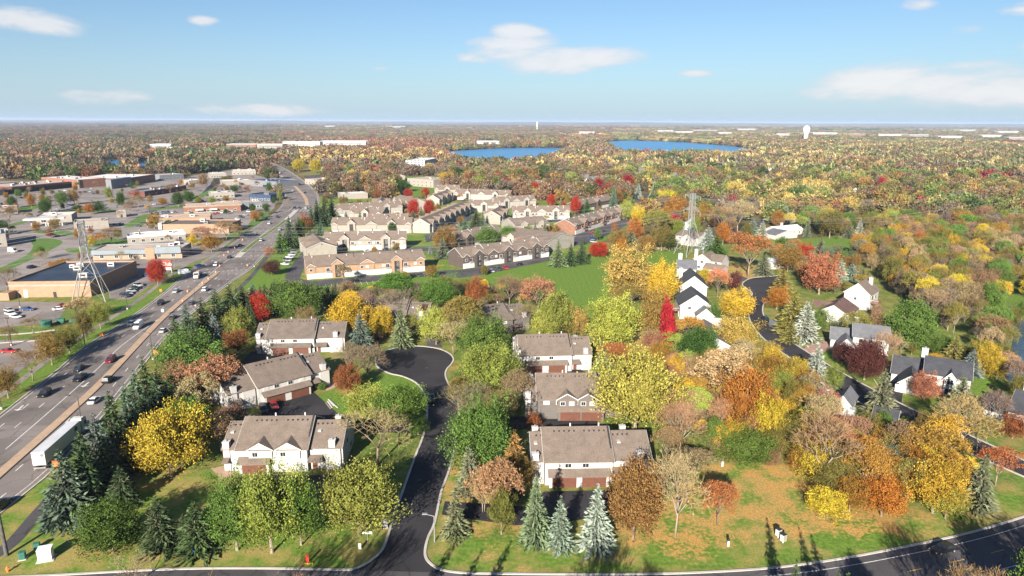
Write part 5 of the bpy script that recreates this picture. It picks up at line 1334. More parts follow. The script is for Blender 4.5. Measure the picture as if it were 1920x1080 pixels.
# --- verge trees and car-park trees left of the highway
T([(189, 562, 616, 44, 'loose', 'yellow-green'), (162, 572, 638, 38, 'loose', 'olive'), (131, 605, 662, 52, 'loose', 'olive'), (98, 624, 684, 54, 'loose', 'bronze'), (16, 686, 746, 54, 'loose', 'bronze'), (62, 655, 714, 66, 'bare', 'brown'), (150, 560, 602, 52, 'thin', 'tan'), (62, 595, 625, 36, 'bare', 'brown'), (18, 610, 650, 40, 'bare', 'brown'),
   (296, 485, 534, 38, 'round', 'red'), (116, 486, 514, 56, 'loose', 'amber'), (14, 498, 550, 56, 'bare', 'brown'), (362, 438, 462, 22, 'loose', 'yellow'), (397, 436, 474, 46, 'loose', 'amber'), (380, 425, 458, 40, 'thin', 'russet'), (228, 470, 492, 20, 'bare', 'tan'), (104, 405, 434, 26, 'loose', 'bronze'), (18, 385, 425, 44, 'bare', 'brown'), (6, 412, 440, 30, 'loose', 'deep green'),
   (290, 398, 430, 30, 'loose', 'amber'), (510, 488, 516, 36, 'round', 'maroon'), (508, 462, 500, 26, 'bare', 'rust'), (190, 438, 462, 30, 'thin', 'amber'), (210, 425, 458, 36, 'bare', 'brown'), (172, 440, 462, 24, 'loose', 'yellow'), (425, 415, 452, 44, 'thin', 'russet'), (445, 420, 440, 24, 'loose', 'amber')])
# --- highway spruces by the apartments and trees within the complex
T([(596, 372, 425, 30, 'spruce', 'dark'), (610, 368, 424, 34, 'spruce', 'dark'), (624, 366, 420, 32, 'spruce', 'dark'), (585, 385, 428, 26, 'spruce', 'dark'), (528, 428, 474, 30, 'spruce', 'deep green'), (545, 405, 462, 36, 'spruce', 'dark'), (565, 408, 456, 30, 'loose', 'deep green'), (602, 412, 448, 24, 'spruce', 'blue-green'),
   (574, 398, 448, 32, 'loose', 'rust'), (647, 374, 400, 16, 'spruce', 'blue-green'), (678, 372, 400, 16, 'spruce', 'dark'), (690, 374, 402, 18, 'spruce', 'dark'), (676, 396, 424, 18, 'spruce', 'blue-green'), (664, 414, 434, 13, 'round', 'deep green'), (695, 414, 436, 13, 'spruce', 'deep green'), (735, 416, 438, 16, 'round', 'deep green'),
   (776, 373, 408, 24, 'round', 'red'), (804, 373, 408, 22, 'round', 'red'), (790, 385, 412, 18, 'spruce', 'grey-green'), (775, 394, 414, 20, 'spruce', 'blue-green'), (832, 422, 476, 46, 'round', 'bronze'), (830, 444, 484, 30, 'spruce', 'grey-green'), (915, 424, 464, 48, 'round', 'green'), (951, 422, 458, 36, 'round', 'green'), (990, 420, 450, 26, 'loose', 'green'),
   (1003, 414, 456, 18, 'spruce', 'grey-green'), (1021, 410, 448, 16, 'spruce', 'grey-green'), (893, 390, 424, 30, 'spruce', 'dark'), (872, 405, 432, 18, 'spruce', 'blue-green'), (905, 395, 424, 18, 'spruce', 'grey-green'), (765, 404, 424, 24, 'thin', 'brown'), (1046, 448, 500, 32, 'spruce', 'grey-green'), (1070, 455, 498, 26, 'spruce', 'dark'), (1090, 450, 494, 30, 'spruce', 'dark'),
   (1122, 454, 482, 40, 'round', 'red'), (1078, 366, 404, 22, 'round', 'red'), (1033, 364, 388, 18, 'round', 'red'), (1063, 358, 386, 14, 'loose', 'amber'), (1100, 372, 402, 26, 'spruce', 'deep green'), (1166, 352, 386, 30, 'loose', 'rust'), (1150, 345, 388, 20, 'spruce', 'blue-green'), (1196, 385, 428, 40, 'loose', 'yellow'), (1190, 405, 448, 36, 'loose', 'orange'),
   (1160, 425, 470, 40, 'loose', 'bronze'), (1182, 430, 470, 36, 'spruce', 'grey-green'), (1230, 395, 452, 60, 'thin', 'olive'), (1240, 420, 470, 50, 'loose', 'olive'), (1212, 440, 475, 46, 'loose', 'bronze'), (1255, 440, 470, 40, 'loose', 'deep green'), (1175, 375, 412, 30, 'round', 'lime'), (1165, 445, 474, 26, 'loose', 'orange'), (1300, 405, 440, 30, 'loose', 'yellow-green'),
   (1003, 342, 368, 20, 'round', 'red'), (1040, 338, 362, 20, 'round', 'crimson'), (1122, 334, 360, 20, 'round', 'crimson'), (1176, 328, 358, 26, 'round', 'crimson'), (1196, 342, 372, 18, 'spruce', 'pale blue'), (1226, 338, 368, 20, 'spruce', 'pale blue'), (1382, 378, 440, 70, 'bare', 'tan'), (1350, 385, 440, 56, 'bare', 'russet'), (1428, 412, 450, 26, 'spruce', 'pale blue'),
   (1470, 380, 420, 30, 'spruce', 'blue'), (1485, 392, 422, 16, 'spruce', 'pale blue'), (1505, 392, 424, 20, 'spruce', 'blue'), (1610, 408, 446, 20, 'spruce', 'pale blue'), (1590, 415, 446, 30, 'spruce', 'grey-green'), (1410, 408, 438, 28, 'spruce', 'blue'), (1650, 330, 372, 20, 'loose', 'crimson')])
# --- more car-park and roadside trees far left, beyond the junction
T([(24, 366, 390, 18, 'round', 'deep green'), (60, 362, 390, 18, 'loose', 'amber'), (85, 372, 402, 22, 'round', 'deep green'), (92, 366, 398, 20, 'loose', 'green'), (118, 358, 386, 22, 'round', 'green'), (140, 354, 384, 26, 'loose', 'bronze'), (205, 348, 376, 20, 'loose', 'yellow-green'), (228, 358, 392, 22, 'loose', 'deep green'), (185, 375, 400, 36, 'loose', 'deep green'), (168, 380, 402, 24, 'loose', 'orange'), (147, 384, 394, 20, 'round', 'deep green'),
   (335, 360, 388, 24, 'round', 'deep green'), (306, 370, 386, 20, 'loose', 'amber'), (355, 358, 382, 22, 'round', 'deep green'), (372, 374, 388, 16, 'loose', 'green'), (398, 366, 384, 18, 'loose', 'yellow-green'), (424, 366, 382, 18, 'loose', 'bronze'), (382, 325, 352, 22, 'loose', 'russet'), (350, 322, 334, 18, 'loose', 'olive'), (320, 345, 365, 24, 'thin', 'brown'), (425, 330, 342, 24, 'round', 'olive'), (415, 345, 362, 24, 'bare', 'russet'), (440, 345, 362, 22, 'loose', 'deep green'),
   (300, 312, 330, 16, 'round', 'golden'), (340, 335, 348, 12, 'loose', 'amber'), (250, 340, 356, 14, 'loose', 'deep green'), (260, 365, 395, 30, 'bare', 'brown'), (245, 375, 402, 30, 'bare', 'brown'), (478, 395, 416, 22, 'loose', 'amber'), (500, 380, 402, 16, 'loose', 'deep green'), (490, 395, 410, 16, 'loose', 'olive'), (460, 350, 368, 20, 'thin', 'brown'), (505, 340, 362, 16, 'loose', 'deep green'), (525, 352, 378, 12, 'loose', 'yellow-green'),
   (560, 298, 322, 26, 'round', 'golden'), (592, 298, 324, 26, 'round', 'golden'), (620, 300, 318, 22, 'bare', 'grey-brown'), (612, 355, 372, 18, 'spruce', 'dark'), (650, 322, 345, 20, 'spruce', 'dark'), (672, 325, 358, 30, 'spruce', 'dark'), (690, 318, 335, 20, 'round', 'deep green'), (712, 325, 342, 24, 'round', 'deep green'), (735, 308, 322, 30, 'loose', 'red'), (686, 330, 350, 16, 'round', 'orange'), (710, 355, 372, 26, 'loose', 'rust'), (728, 352, 372, 20, 'loose', 'deep green'),
   (766, 354, 374, 18, 'round', 'red'), (798, 352, 372, 18, 'round', 'red'), (757, 338, 360, 28, 'round', 'deep green'), (835, 322, 348, 40, 'loose', 'golden'), (858, 315, 332, 22, 'round', 'crimson'), (900, 330, 360, 30, 'maple', 'yellow-green'), (930, 332, 358, 26, 'maple', 'green'), (950, 333, 356, 20, 'round', 'crimson'), (735, 345, 372, 22, 'loose', 'olive'), (540, 372, 392, 12, 'bare', 'tan'), (650, 395, 424, 20, 'spruce', 'blue-green'), (720, 402, 420, 18, 'loose', 'deep green')])
# one post-scatter of the wooded slope and suburb behind, nearest trees as individuals, the rest as one mass
BUILT = []
for o in list(bpy.data.objects):
    if o.type == 'MESH' and o.name.split('.')[0] in ('wall', 'canopy_roof') and o.parent is not None:
        M = Matrix.Translation(o.parent.location) @ Matrix.Rotation(o.parent.rotation_euler.z, 4, 'Z')
        cs = [Vector(c) for c in o.bound_box]
        sx = [c.x*o.scale.x+o.location.x for c in cs]; sy = [c.y*o.scale.y+o.location.y for c in cs]
        BUILT.append((M.inverted(), min(sx)-4, max(sx)+4, min(sy)-7, max(sy)+4))
EXCL = [[(-95, 860), (0, 790), (100, 712), (240, 610), (345, 525), (425, 472), (478, 432), (518, 398), (528, 372), (526, 352), (508, 325), (488, 309), (455, 300), (475, 296), (530, 311), (566, 331), (596, 356), (605, 378), (588, 410), (545, 442), (500, 480), (470, 510), (400, 560), (300, 650), (205, 770), (100, 885), (0, 966), (-150, 1095)],
        [(530, 300), (620, 318), (600, 365), (560, 330)]]
EXCL += [l[1] for l in LAKES] + [l[0] for l in LAWNS if l[1] > .75]
EXCL += [[(-120, 338), (300, 336), (440, 316), (505, 332), (540, 400), (400, 480), (345, 500), (246, 565), (200, 565), (-120, 570)], [(540, 430), (600, 365), (760, 375), (850, 365), (960, 370), (1070, 380), (1185, 400), (1230, 440), (1160, 480), (1040, 500), (880, 530), (540, 545)],
         [(1400, 520), (1460, 515), (1480, 560), (1480, 620), (1960, 880), (1960, 920), (1690, 800), (1430, 640), (1395, 560)], [(1185, 360), (1232, 358), (1235, 390), (1185, 390)], [(1420, 402), (1470, 392), (1470, 408), (1430, 425), (1380, 442), (1280, 450), (1280, 436), (1380, 425)], [(375, 368), (402, 328), (416, 330), (402, 370)]]
FARB = [(1232, 1262, 247, 11, siding_w, 'long pale warehouse roof'), (1268, 1300, 249, 10, siding_w, 'long pale warehouse roof'), (1300, 1345, 246, 11, siding_beige, 'long cream warehouse'), (1345, 1372, 251, 10, siding_w, 'long pale warehouse roof'), (1375, 1420, 244, 13, siding_w, 'tall pale warehouse'), (1455, 1482, 254, 10, siding_w, 'long pale warehouse roof'),
        (1522, 1570, 252, 11, siding_w, 'long pale warehouse roof'), (1592, 1626, 255, 11, brick_red, 'long brick warehouse'), (1645, 1700, 255, 10, siding_w, 'long pale warehouse roof'), (1705, 1745, 256, 11, siding_beige, 'long cream warehouse'), (1760, 1808, 259, 10, siding_w, 'long pale warehouse roof'), (1838, 1880, 257, 11, siding_w, 'long pale warehouse roof'), (1890, 1935, 262, 11, siding_beige, 'long cream warehouse'),
        (482, 530, 279, 11, siding_beige, 'long cream warehouse'), (530, 600, 275, 13, siding_w, 'broad white warehouse'), (602, 688, 273, 13, siding_w, 'broad white warehouse'), (280, 322, 278, 10, siding_w, 'long pale warehouse roof'), (425, 480, 277, 9, brick_red, 'long brick warehouse'), (893, 936, 270, 9, siding_w, 'long pale warehouse roof'), (600, 630, 238, 14, siding_w, 'tiny pale building on the horizon'), (730, 760, 239, 14, siding_w, 'tiny pale building on the horizon'), (1715, 1740, 244, 14, siding_w, 'tiny pale building on the horizon'), (1790, 1830, 246, 14, siding_w, 'tiny pale building on the horizon'), (1860, 1910, 249, 14, siding_w, 'tiny pale building on the horizon'), (1085, 1115, 250, 10, siding_w, 'long pale warehouse roof')]
EXCL += [[(f[0]-3, f[2]-1.5), (f[1]+3, f[2]-1.5), (f[1]+4, f[2]+max(3.5, (f[2]-231)*.2)), (f[0]-4, f[2]+max(3.5, (f[2]-231)*.2))] for f in FARB]
def np_project(P):
    q = (P-np.array([0, 0, CAM_H])) @ CI.T
    z = np.where(q[:, 2] < -1, -q[:, 2], np.nan)
    return 960+FPX*q[:, 0]/z, 540-FPX*q[:, 1]/z
def np_in(px, py, poly):
    c = np.zeros(len(px), bool); n = len(poly); j = n-1
    for i in range(n):
        xi, yi = poly[i]; xj, yj = poly[j]
        if yi != yj: c ^= ((yi > py) != (yj > py)) & (px < (xj-xi)*(py-yi)/(yj-yi)+xi)
        j = i
    return c
nrng = np.random.default_rng(4242)
def scatter(r0, r1, sp, poly=None, excl=True, wedge=.80):
    """jittered points in the view wedge between two distances"""
    X = r1*max(.92, wedge*1.1)
    xs = np.arange(-X, X, sp); ys = np.arange(r0*.85, r1, sp)
    gx_, gy_ = np.meshgrid(xs, ys)
    P = np.stack([gx_.ravel(), gy_.ravel(), np.zeros(gx_.size)], 1)
    P[:, :2] += nrng.uniform(-.48, .48, (len(P), 2))*sp
    d = np.hypot(P[:, 0], P[:, 1])
    P = P[(d >= r0) & (d < r1) & (np.abs(P[:, 0]) < P[:, 1]*wedge+30)]
    px, py = np_project(P)
    ok = np.ones(len(P), bool)
    if poly is not None: ok &= np_in(px, py, poly)
    with np.errstate(invalid='ignore'):
        for e in (EXCL if excl else EXCL[:2]): ok &= ~np_in(px, py, e)
    P, px, py = P[ok], px[ok], py[ok]
    if r0 < 2000:
        ok = np.ones(len(P), bool)
        for Mi, x0, x1, y0, y1 in BUILT:
            m_ = np.array(Mi)
            lx = P[:, 0]*m_[0, 0]+P[:, 1]*m_[0, 1]+m_[0, 3]; ly = P[:, 0]*m_[1, 0]+P[:, 1]*m_[1, 1]+m_[1, 3]
            ok &= ~((lx > x0) & (lx < x1) & (ly > y0) & (ly < y1))
        P, px, py = P[ok], px[ok], py[ok]
    return P, px, py
# ---- houses of the suburb behind, seen between the trees
def small_house(x, y, wpx, wall, roofm, desc, axis=None, h=4.8, win=True):
    A = G(x, y); w = wpx*mpp(x, y); rz = trnd.uniform(-.5, .5); d = min(14, w*.75)
    t = empty('house', (A.x, A.y, 0), rz, None, 'house', 'houses among the far trees')
    later_label(t, desc, A)
    ax = axis or trnd.choice('xy')
    gable_wall(t, 'wall', -w/2, w/2, 0, d, 0, h, h+3.0, ax, wall)
    gable_roof(t, 'roof', -w/2, w/2, 0, d, h, h+3.05, ax, roofm, fascia=None)
    for sx in (-.28, .12, .32) if win else ():
        window(t, sx*w, 0, 1.0, 1.4, 1.2, 'f')
    M = Matrix.Translation(t.location) @ Matrix.Rotation(rz, 4, 'Z')
    BUILT.append((M.inverted(), -w/2-3, w/2+3, -34, d+2))
    return t
SH = [(870, 352, 20), (905, 348, 18), (935, 360, 22), (975, 350, 20), (1010, 352, 22), (1060, 352, 26), (1115, 362, 26), (1148, 350, 20), (1190, 345, 22), (1225, 332, 22), (1255, 342, 24), (1290, 330, 26), (1330, 372, 40), (1350, 345, 22), (1395, 330, 22), (1420, 360, 24), (1300, 320, 24), (1165, 318, 20), (1100, 325, 20), (1040, 330, 20),
      (990, 325, 18), (940, 332, 18), (900, 322, 18), (1560, 375, 26), (1595, 362, 20), (1640, 365, 20), (1705, 385, 22), (1720, 372, 20), (1770, 342, 22), (1810, 352, 24), (1860, 360, 24), (1500, 350, 24), (1450, 345, 22), (1530, 335, 20), (1480, 322, 20), (1420, 318, 18), (1380, 312, 18), (1250, 312, 18),
      (60, 300, 14), (90, 297, 16), (130, 290, 12), (185, 290, 12), (290, 290, 14), (335, 296, 16), (240, 282, 12), (20, 285, 12), (150, 310, 16), (310, 305, 14), (400, 290, 12), (370, 300, 14), (700, 318, 20), (640, 300, 16), (660, 312, 18), (720, 305, 16), (1010, 318, 16), (1600, 330, 18), (1690, 325, 18), (1900, 335, 20)]
for i, (x, y, wp) in enumerate(SH):
    wl_ = (siding_w, siding_beige, siding_grey, siding_w)[i % 4]; rf = (roof_tan, roof_grey, roof_brown, roof_rust, roof_grey)[i % 5]
    small_house(x, y, wp, wl_, rf, ('white', 'cream', 'grey', 'white')[i % 4]+' house, '+('tan', 'grey', 'brown', 'rust-red', 'grey')[i % 5]+'-roofed')
hrnd = random.Random(12)
for k in range(150):
    if k < 90: x, y = hrnd.uniform(860, 1915), hrnd.uniform(284, 345)
    else: x, y = hrnd.uniform(5, 470), hrnd.uniform(238, 300)
    if any(inpoly(x, y, e) for e in EXCL): continue
    i = hrnd.randrange(20)
    small_house(x, y, max(6, (y-231)*.19), (siding_w, siding_beige, siding_grey, siding_w)[i % 4], (roof_tan, roof_grey, roof_brown, roof_rust, roof_grey)[i % 5], ('white', 'cream', 'grey', 'white')[i % 4]+' house, '+('tan', 'grey', 'brown', 'rust-red', 'grey')[i % 5]+'-roofed', win=y > 300)
# ---- palette by place
PAL = {
    'right': (['olive', 'yellow-green', 'amber', 'brown', 'golden', 'grey-brown', 'green', 'pale yellow', 'rust', 'russet', 'crimson', 'deep green'], [17, 21, 10, 14, 10, 11, 10, 9, 4, 6, 1.4, 6]),
    'mid': (['grey-brown', 'olive', 'brown', 'yellow-green', 'amber', 'russet', 'rust', 'golden', 'crimson', 'deep green', 'red'], [19, 17, 19, 15, 8, 10, 6, 6, 2.2, 10, 1.2]),
    'left': (['deep green', 'olive', 'brown', 'grey-brown', 'rust', 'russet', 'amber', 'maroon', 'crimson', 'green'], [17, 17, 17, 16, 8, 9, 6, 6, 1.6, 9]),
    'gold': (['golden', 'amber', 'yellow', 'olive', 'rust', 'brown'], [14, 12, 5, 8, 5, 5]),
    'redwood': (['rust', 'red', 'russet', 'orange', 'brown', 'maroon', 'olive'], [14, 3, 10, 6, 9, 6, 5]),
    'wood': (['olive', 'tan', 'amber', 'brown', 'golden', 'green', 'grey-brown', 'rust'], [22, 14, 7, 9, 8, 16, 9, 2]),
}
def pal_at(px, py):
    if 1595 < px and py > 430: return 'wood'
    if 560 < px < 850 and 288 < py < 312: return 'gold' if (px*7+py*13) % 10 < 7 else 'redwood'
    if 590 < px < 830 and 262 < py < 288: return 'redwood'
    if px < 520: return 'left'
    if px < 1150: return 'mid'
    return 'right'
def pick(px, py, r):
    names, wts = PAL[pal_at(px, py)]
    return r.choices(names, wts)[0]
prnd = random.Random(9)
SLOPE = [(1600, 452), (1720, 440), (1830, 445), (1990, 445), (1990, 560), (1885, 560), (1868, 600), (1862, 690), (1830, 640), (1760, 625), (1690, 560), (1650, 520), (1600, 490)]
P1, px1, py1 = scatter(170, 560, 6.6, SLOPE)
for p, a, b in zip(P1, px1, py1):
    h = prnd.uniform(5.5, 13.5)
    tree(a, 0, b, 0, prnd.choice(['loose', 'thin', 'thin', 'bare', 'loose', 'round']), pick(a, b, prnd), h=h, w=h*prnd.uniform(.7, 1.0), at=Vector(p))
n_slope = len(P1)
# undergrowth and thin trees that close the gaps between the planted ones
for poly, sp_, kinds, hues, hlo, hhi in (
    ([(1215, 640), (1290, 690), (1440, 690), (1560, 765), (1640, 805), (1800, 855), (1850, 930), (1760, 955), (1560, 955), (1460, 890), (1330, 865), (1240, 760)], 5.2, ['loose', 'loose', 'thin', 'maple', 'loose'], ['golden', 'amber', 'olive', 'golden', 'yellow-green', 'olive', 'tan', 'amber', 'russet'], 3, 9.5),
    ([(300, 740), (330, 690), (420, 670), (440, 720), (420, 780), (410, 850), (385, 862), (335, 760)], 5.5, ['thin', 'loose', 'bare'], ['tan', 'brown', 'olive', 'russet'], 2, 6),
    ([(862, 690), (975, 690), (985, 760), (1000, 840), (995, 945), (900, 985), (850, 900)], 5.2, ['thin', 'loose', 'bare', 'maple'], ['brown', 'grey-brown', 'olive', 'tan', 'green'], 2, 7),
    ([(640, 560), (720, 545), (900, 545), (1000, 560), (980, 640), (880, 660), (780, 640), (640, 650)], 6.5, ['thin', 'bare', 'loose'], ['grey-brown', 'olive', 'brown', 'golden', 'green'], 3, 8),
    ([(430, 570), (560, 545), (720, 548), (690, 590), (480, 600), (420, 640)], 6.5, ['loose', 'spruce', 'thin'], ['deep green', 'dark', 'olive'], 3, 8),
    ([(1440, 460), (1500, 470), (1600, 490), (1640, 560), (1560, 560), (1490, 520), (1440, 500)], 7, ['loose', 'thin', 'spruce'], ['olive', 'bronze', 'grey-green', 'green'], 3, 9),
    ([(1640, 590), (1700, 640), (1860, 690), (1860, 720), (1740, 690), (1640, 650)], 6.5, ['loose', 'thin', 'round'], ['olive', 'green', 'golden', 'tan'], 3, 9)):
    Pu, au, bu = scatter(95, 420, sp_, poly)
    for p, a, b in zip(Pu, au, bu):
        k = prnd.choice(kinds); hu = prnd.choice(hues) if k != 'spruce' else prnd.choice(['dark', 'grey-green'])
        if k in ('thin', 'bare') and hu in ('green', 'deep green'): hu = 'brown'
        h = prnd.uniform(hlo, hhi)
        tree(a, 0, b, 0, k, hu, h=h, w=h*(prnd.uniform(.8, 1.25) if k != 'spruce' else .5), at=Vector(p))
# garden trees inside the apartment complex and small trees of the car parks
for poly, sp_, kinds, hlo, hhi, dens in (([(545, 440), (600, 372), (760, 376), (1070, 380), (1188, 400), (1150, 440), (1040, 500), (880, 522), (570, 540)], 15, ['spruce', 'round', 'loose', 'thin', 'spruce'], 3, 9, .55),
                                   ([(0, 345), (300, 338), (440, 318), (500, 332), (525, 385), (400, 478), (250, 490), (0, 500)], 24, ['loose', 'round', 'thin', 'loose', 'bare'], 4, 8, .55)):
    Pu, au, bu = scatter(200, 900, sp_, poly, False)
    for p, a, b in zip(Pu, au, bu):
        if prnd.random() > dens: continue
        k = prnd.choice(kinds); hu = prnd.choice(['deep green', 'olive', 'green', 'amber', 'rust', 'bronze']) if k in ('loose', 'round') else prnd.choice(['brown', 'tan', 'russet'])
        if k == 'spruce': hu = prnd.choice(['dark', 'grey-green', 'blue'])
        h = prnd.uniform(hlo, hhi)
        tree(a, 0, b, 0, k, hu, h=h, w=h*(prnd.uniform(.75, 1.05) if k != 'spruce' else .5), at=Vector(p))
# suburb trees: the nearest ones single, then everything behind as one mass
P2, px2, py2 = scatter(300, 1000, 10.5)
keep = (py2 < 448) & (py2 > 275)
P2, px2, py2 = P2[keep], px2[keep], py2[keep]
thin_ = nrng.random(len(P2)) < np.where(px2 < 560, .62, .90)
P2, px2, py2 = P2[thin_], px2[thin_], py2[thin_]
order = np.argsort(-py2)
single, mass = order[:130], order[130:]
for i in single:
    h = prnd.uniform(8.5, 14.5); k = prnd.choices(['loose', 'maple', 'round', 'thin', 'bare', 'spruce'], [30, 16, 14, 20, 14, 8])[0]
    hu = pick(px2[i], py2[i], prnd) if k != 'spruce' else prnd.choice(['dark', 'blue', 'grey-green'])
    tree(px2[i], 0, py2[i], 0, k, hu, h=h, w=h*(prnd.uniform(.8, 1.15) if k != 'spruce' else .5), at=Vector(P2[i]))
# car-park trees beyond count are few; the mass starts here
FARM = [crown_round('far_crown', 500+i, 70, 12, .085, .4, .30, fill=40, m=leaf_far) for i in range(3)] + [twig_mesh('far_twigs', SK[0], 3, 610, 900, .05, .014, m=leaf_far), crown_spruce('far_spruce', 620, 12, 8, 3, m=leaf_far)]
FARL = [crown_round('distant_crown', 520+i, 26, 6, .17, .3, .30, fill=16, m=leaf_far) for i in range(2)]
def clump_mesh(name, seed):
    r = np.random.default_rng(seed); src = FARL[0]
    n = len(src.vertices); co = np.empty(n*3, np.float32); src.vertices.foreach_get('co', co); co = co.reshape(-1, 3)
    CO, V = [], []
    for k in range(9):
        c = co.copy(); s = r.uniform(.28, .42); a = r.random()*6.28
        x, y = c[:, 0]*np.cos(a)-c[:, 1]*np.sin(a), c[:, 0]*np.sin(a)+c[:, 1]*np.cos(a)
        c[:, 0] = x*s+r.uniform(-.38, .38); c[:, 1] = y*s+r.uniform(-.38, .38); c[:, 2] *= r.uniform(.7, 1.1)
        CO.append(c); V.append(np.clip(r.normal(.5, .22, n//4)*.4+r.uniform(.1, .6), 0, 1))
    return leaf_mesh(name, np.concatenate(CO), np.concatenate(V), leaf_far)
CLUMP = [clump_mesh('tree_clump', 530+i) for i in range(2)]
protos = []
for me in FARM + FARL + CLUMP:
    protos.append(bpy.data.objects.new(me.name, me))
pts, tin, scl, kin = [], [], [], []
def add_mass(P, px, py, kinds, hmin, hmax, wf, cell):
    for p, a, b in zip(P, px, py):
        k = prnd.choice(kinds); h = prnd.uniform(hmin, hmax)
        # stands of one species together, single trees between them
        ck = (int(p[0]//cell), int(p[1]//cell))
        if prnd.random() < .5: hu = pick(a, b, random.Random(hash(ck)))
        else: hu = pick(a, b, prnd)
        if k == 4: hu = prnd.choice(['dark', 'blue', 'grey-green', 'deep green'])
        c = HUE[hu]; j = prnd.uniform(.62, 1.2)*.92; g_ = sum(c)/3*1.05; mf = .22 if b > 330 else .42; c = tuple(v*(1-mf)+(g_*q)*mf for v, q in zip(c, (1.15, .98, .80)))  # farther trees pulled more to grey-brown, painting distance haze into their tint
        w = h*wf*prnd.uniform(.8, 1.2)*(.5 if k == 4 else 1)
        pts.append(p); tin.append((c[0]*j, c[1]*j, c[2]*j, 1)); scl.append((w, w, h)); kin.append(k)
add_mass(P2[mass], px2[mass], py2[mass], [0, 1, 2, 0, 1, 2, 3, 4], 8.5, 17, 1.15, 38)
P3, a3, b3 = scatter(1000, 2600, 14.5)
add_mass(P3, a3, b3, [5, 6, 5, 6, 0, 1], 9, 18, 1.3, 80)
# the same woods go on past both sides of the picture
for poly in ([(2000, 448), (2700, 470), (2700, 700), (2330, 790), (2080, 860), (2030, 800), (2000, 700)], [(-130, 575), (-800, 560), (-800, 900), (-260, 900), (-130, 760)]):
    P6, a6, b6 = scatter(120, 620, 10, poly, True, 1.7)
    add_mass(P6, a6, b6, [0, 1, 2, 3], 7, 13, 1.05, 40)
# leave some open ground (roofs, yards, streets) far out
P4, a4, b4 = scatter(2600, 6500, 34)
add_mass(P4, a4, b4, [7, 8], 9, 15, 3.3, 240)
P5, a5, b5 = scatter(6500, 22000, 110)
add_mass(P5, a5, b5, [7, 8], 11, 19, 9, 700)
pts = np.array(pts, np.float32)
wme = bpy.data.meshes.new('far_woodland')
wme.vertices.add(len(pts)); wme.vertices.foreach_set('co', pts.ravel())
def attr(nm, ty, key, arr):
    a_ = wme.attributes.new(nm, ty, 'POINT'); a_.data.foreach_set(key, np.ascontiguousarray(arr).ravel())
attr('tint', 'FLOAT_COLOR', 'color', np.array(tin, np.float32))
attr('size', 'FLOAT_VECTOR', 'vector', np.array(scl, np.float32))
attr('kind_index', 'INT', 'value', np.array(kin, np.int32))
rr = np.zeros((len(pts), 3), np.float32); rr[:, 2] = nrng.uniform(0, 6.28, len(pts))
attr('turn', 'FLOAT_VECTOR', 'vector', rr)
wood = link(bpy.data.objects.new('far_woodland', wme))
tag(wood, 'autumn woodland and garden trees running back to the horizon', 'woodland', kind='stuff')
ng = bpy.data.node_groups.new('woodland', 'GeometryNodeTree')
ng.interface.new_socket('Geometry', in_out='INPUT', socket_type='NodeSocketGeometry')
ng.interface.new_socket('Geometry', in_out='OUTPUT', socket_type='NodeSocketGeometry')
gn, gl = ng.nodes, ng.links
gi, go = gn.new('NodeGroupInput'), gn.new('NodeGroupOutput')
m2p = gn.new('GeometryNodeMeshToPoints'); gl.new(gi.outputs[0], m2p.inputs[0])
g2i = gn.new('GeometryNodeGeometryToInstance')
infos = []
for pr in protos:
    oi = gn.new('GeometryNodeObjectInfo'); oi.inputs['Object'].default_value = pr; oi.inputs['As Instance'].default_value = True
    infos.append(oi)
jn = gn.new('GeometryNodeJoinGeometry')
for oi in reversed(infos): gl.new(oi.outputs['Geometry'], jn.inputs[0])
iop = gn.new('GeometryNodeInstanceOnPoints')
gl.new(m2p.outputs[0], iop.inputs['Points']); gl.new(jn.outputs[0], iop.inputs['Instance'])
iop.inputs['Pick Instance'].default_value = True
def named(nm, ty):
    n = gn.new('GeometryNodeInputNamedAttribute'); n.data_type = ty; n.inputs['Name'].default_value = nm
    return n.outputs['Attribute']
gl.new(named('kind_index', 'INT'), iop.inputs['Instance Index'])
gl.new(named('turn', 'FLOAT_VECTOR'), iop.inputs['Rotation'])
gl.new(named('size', 'FLOAT_VECTOR'), iop.inputs['Scale'])
gl.new(iop.outputs[0], go.inputs[0])
md = wood.modifiers.new('woodland', 'NODES'); md.node_group = ng
print('TREES', NTREE[0], 'slope', n_slope, 'mass', len(pts))
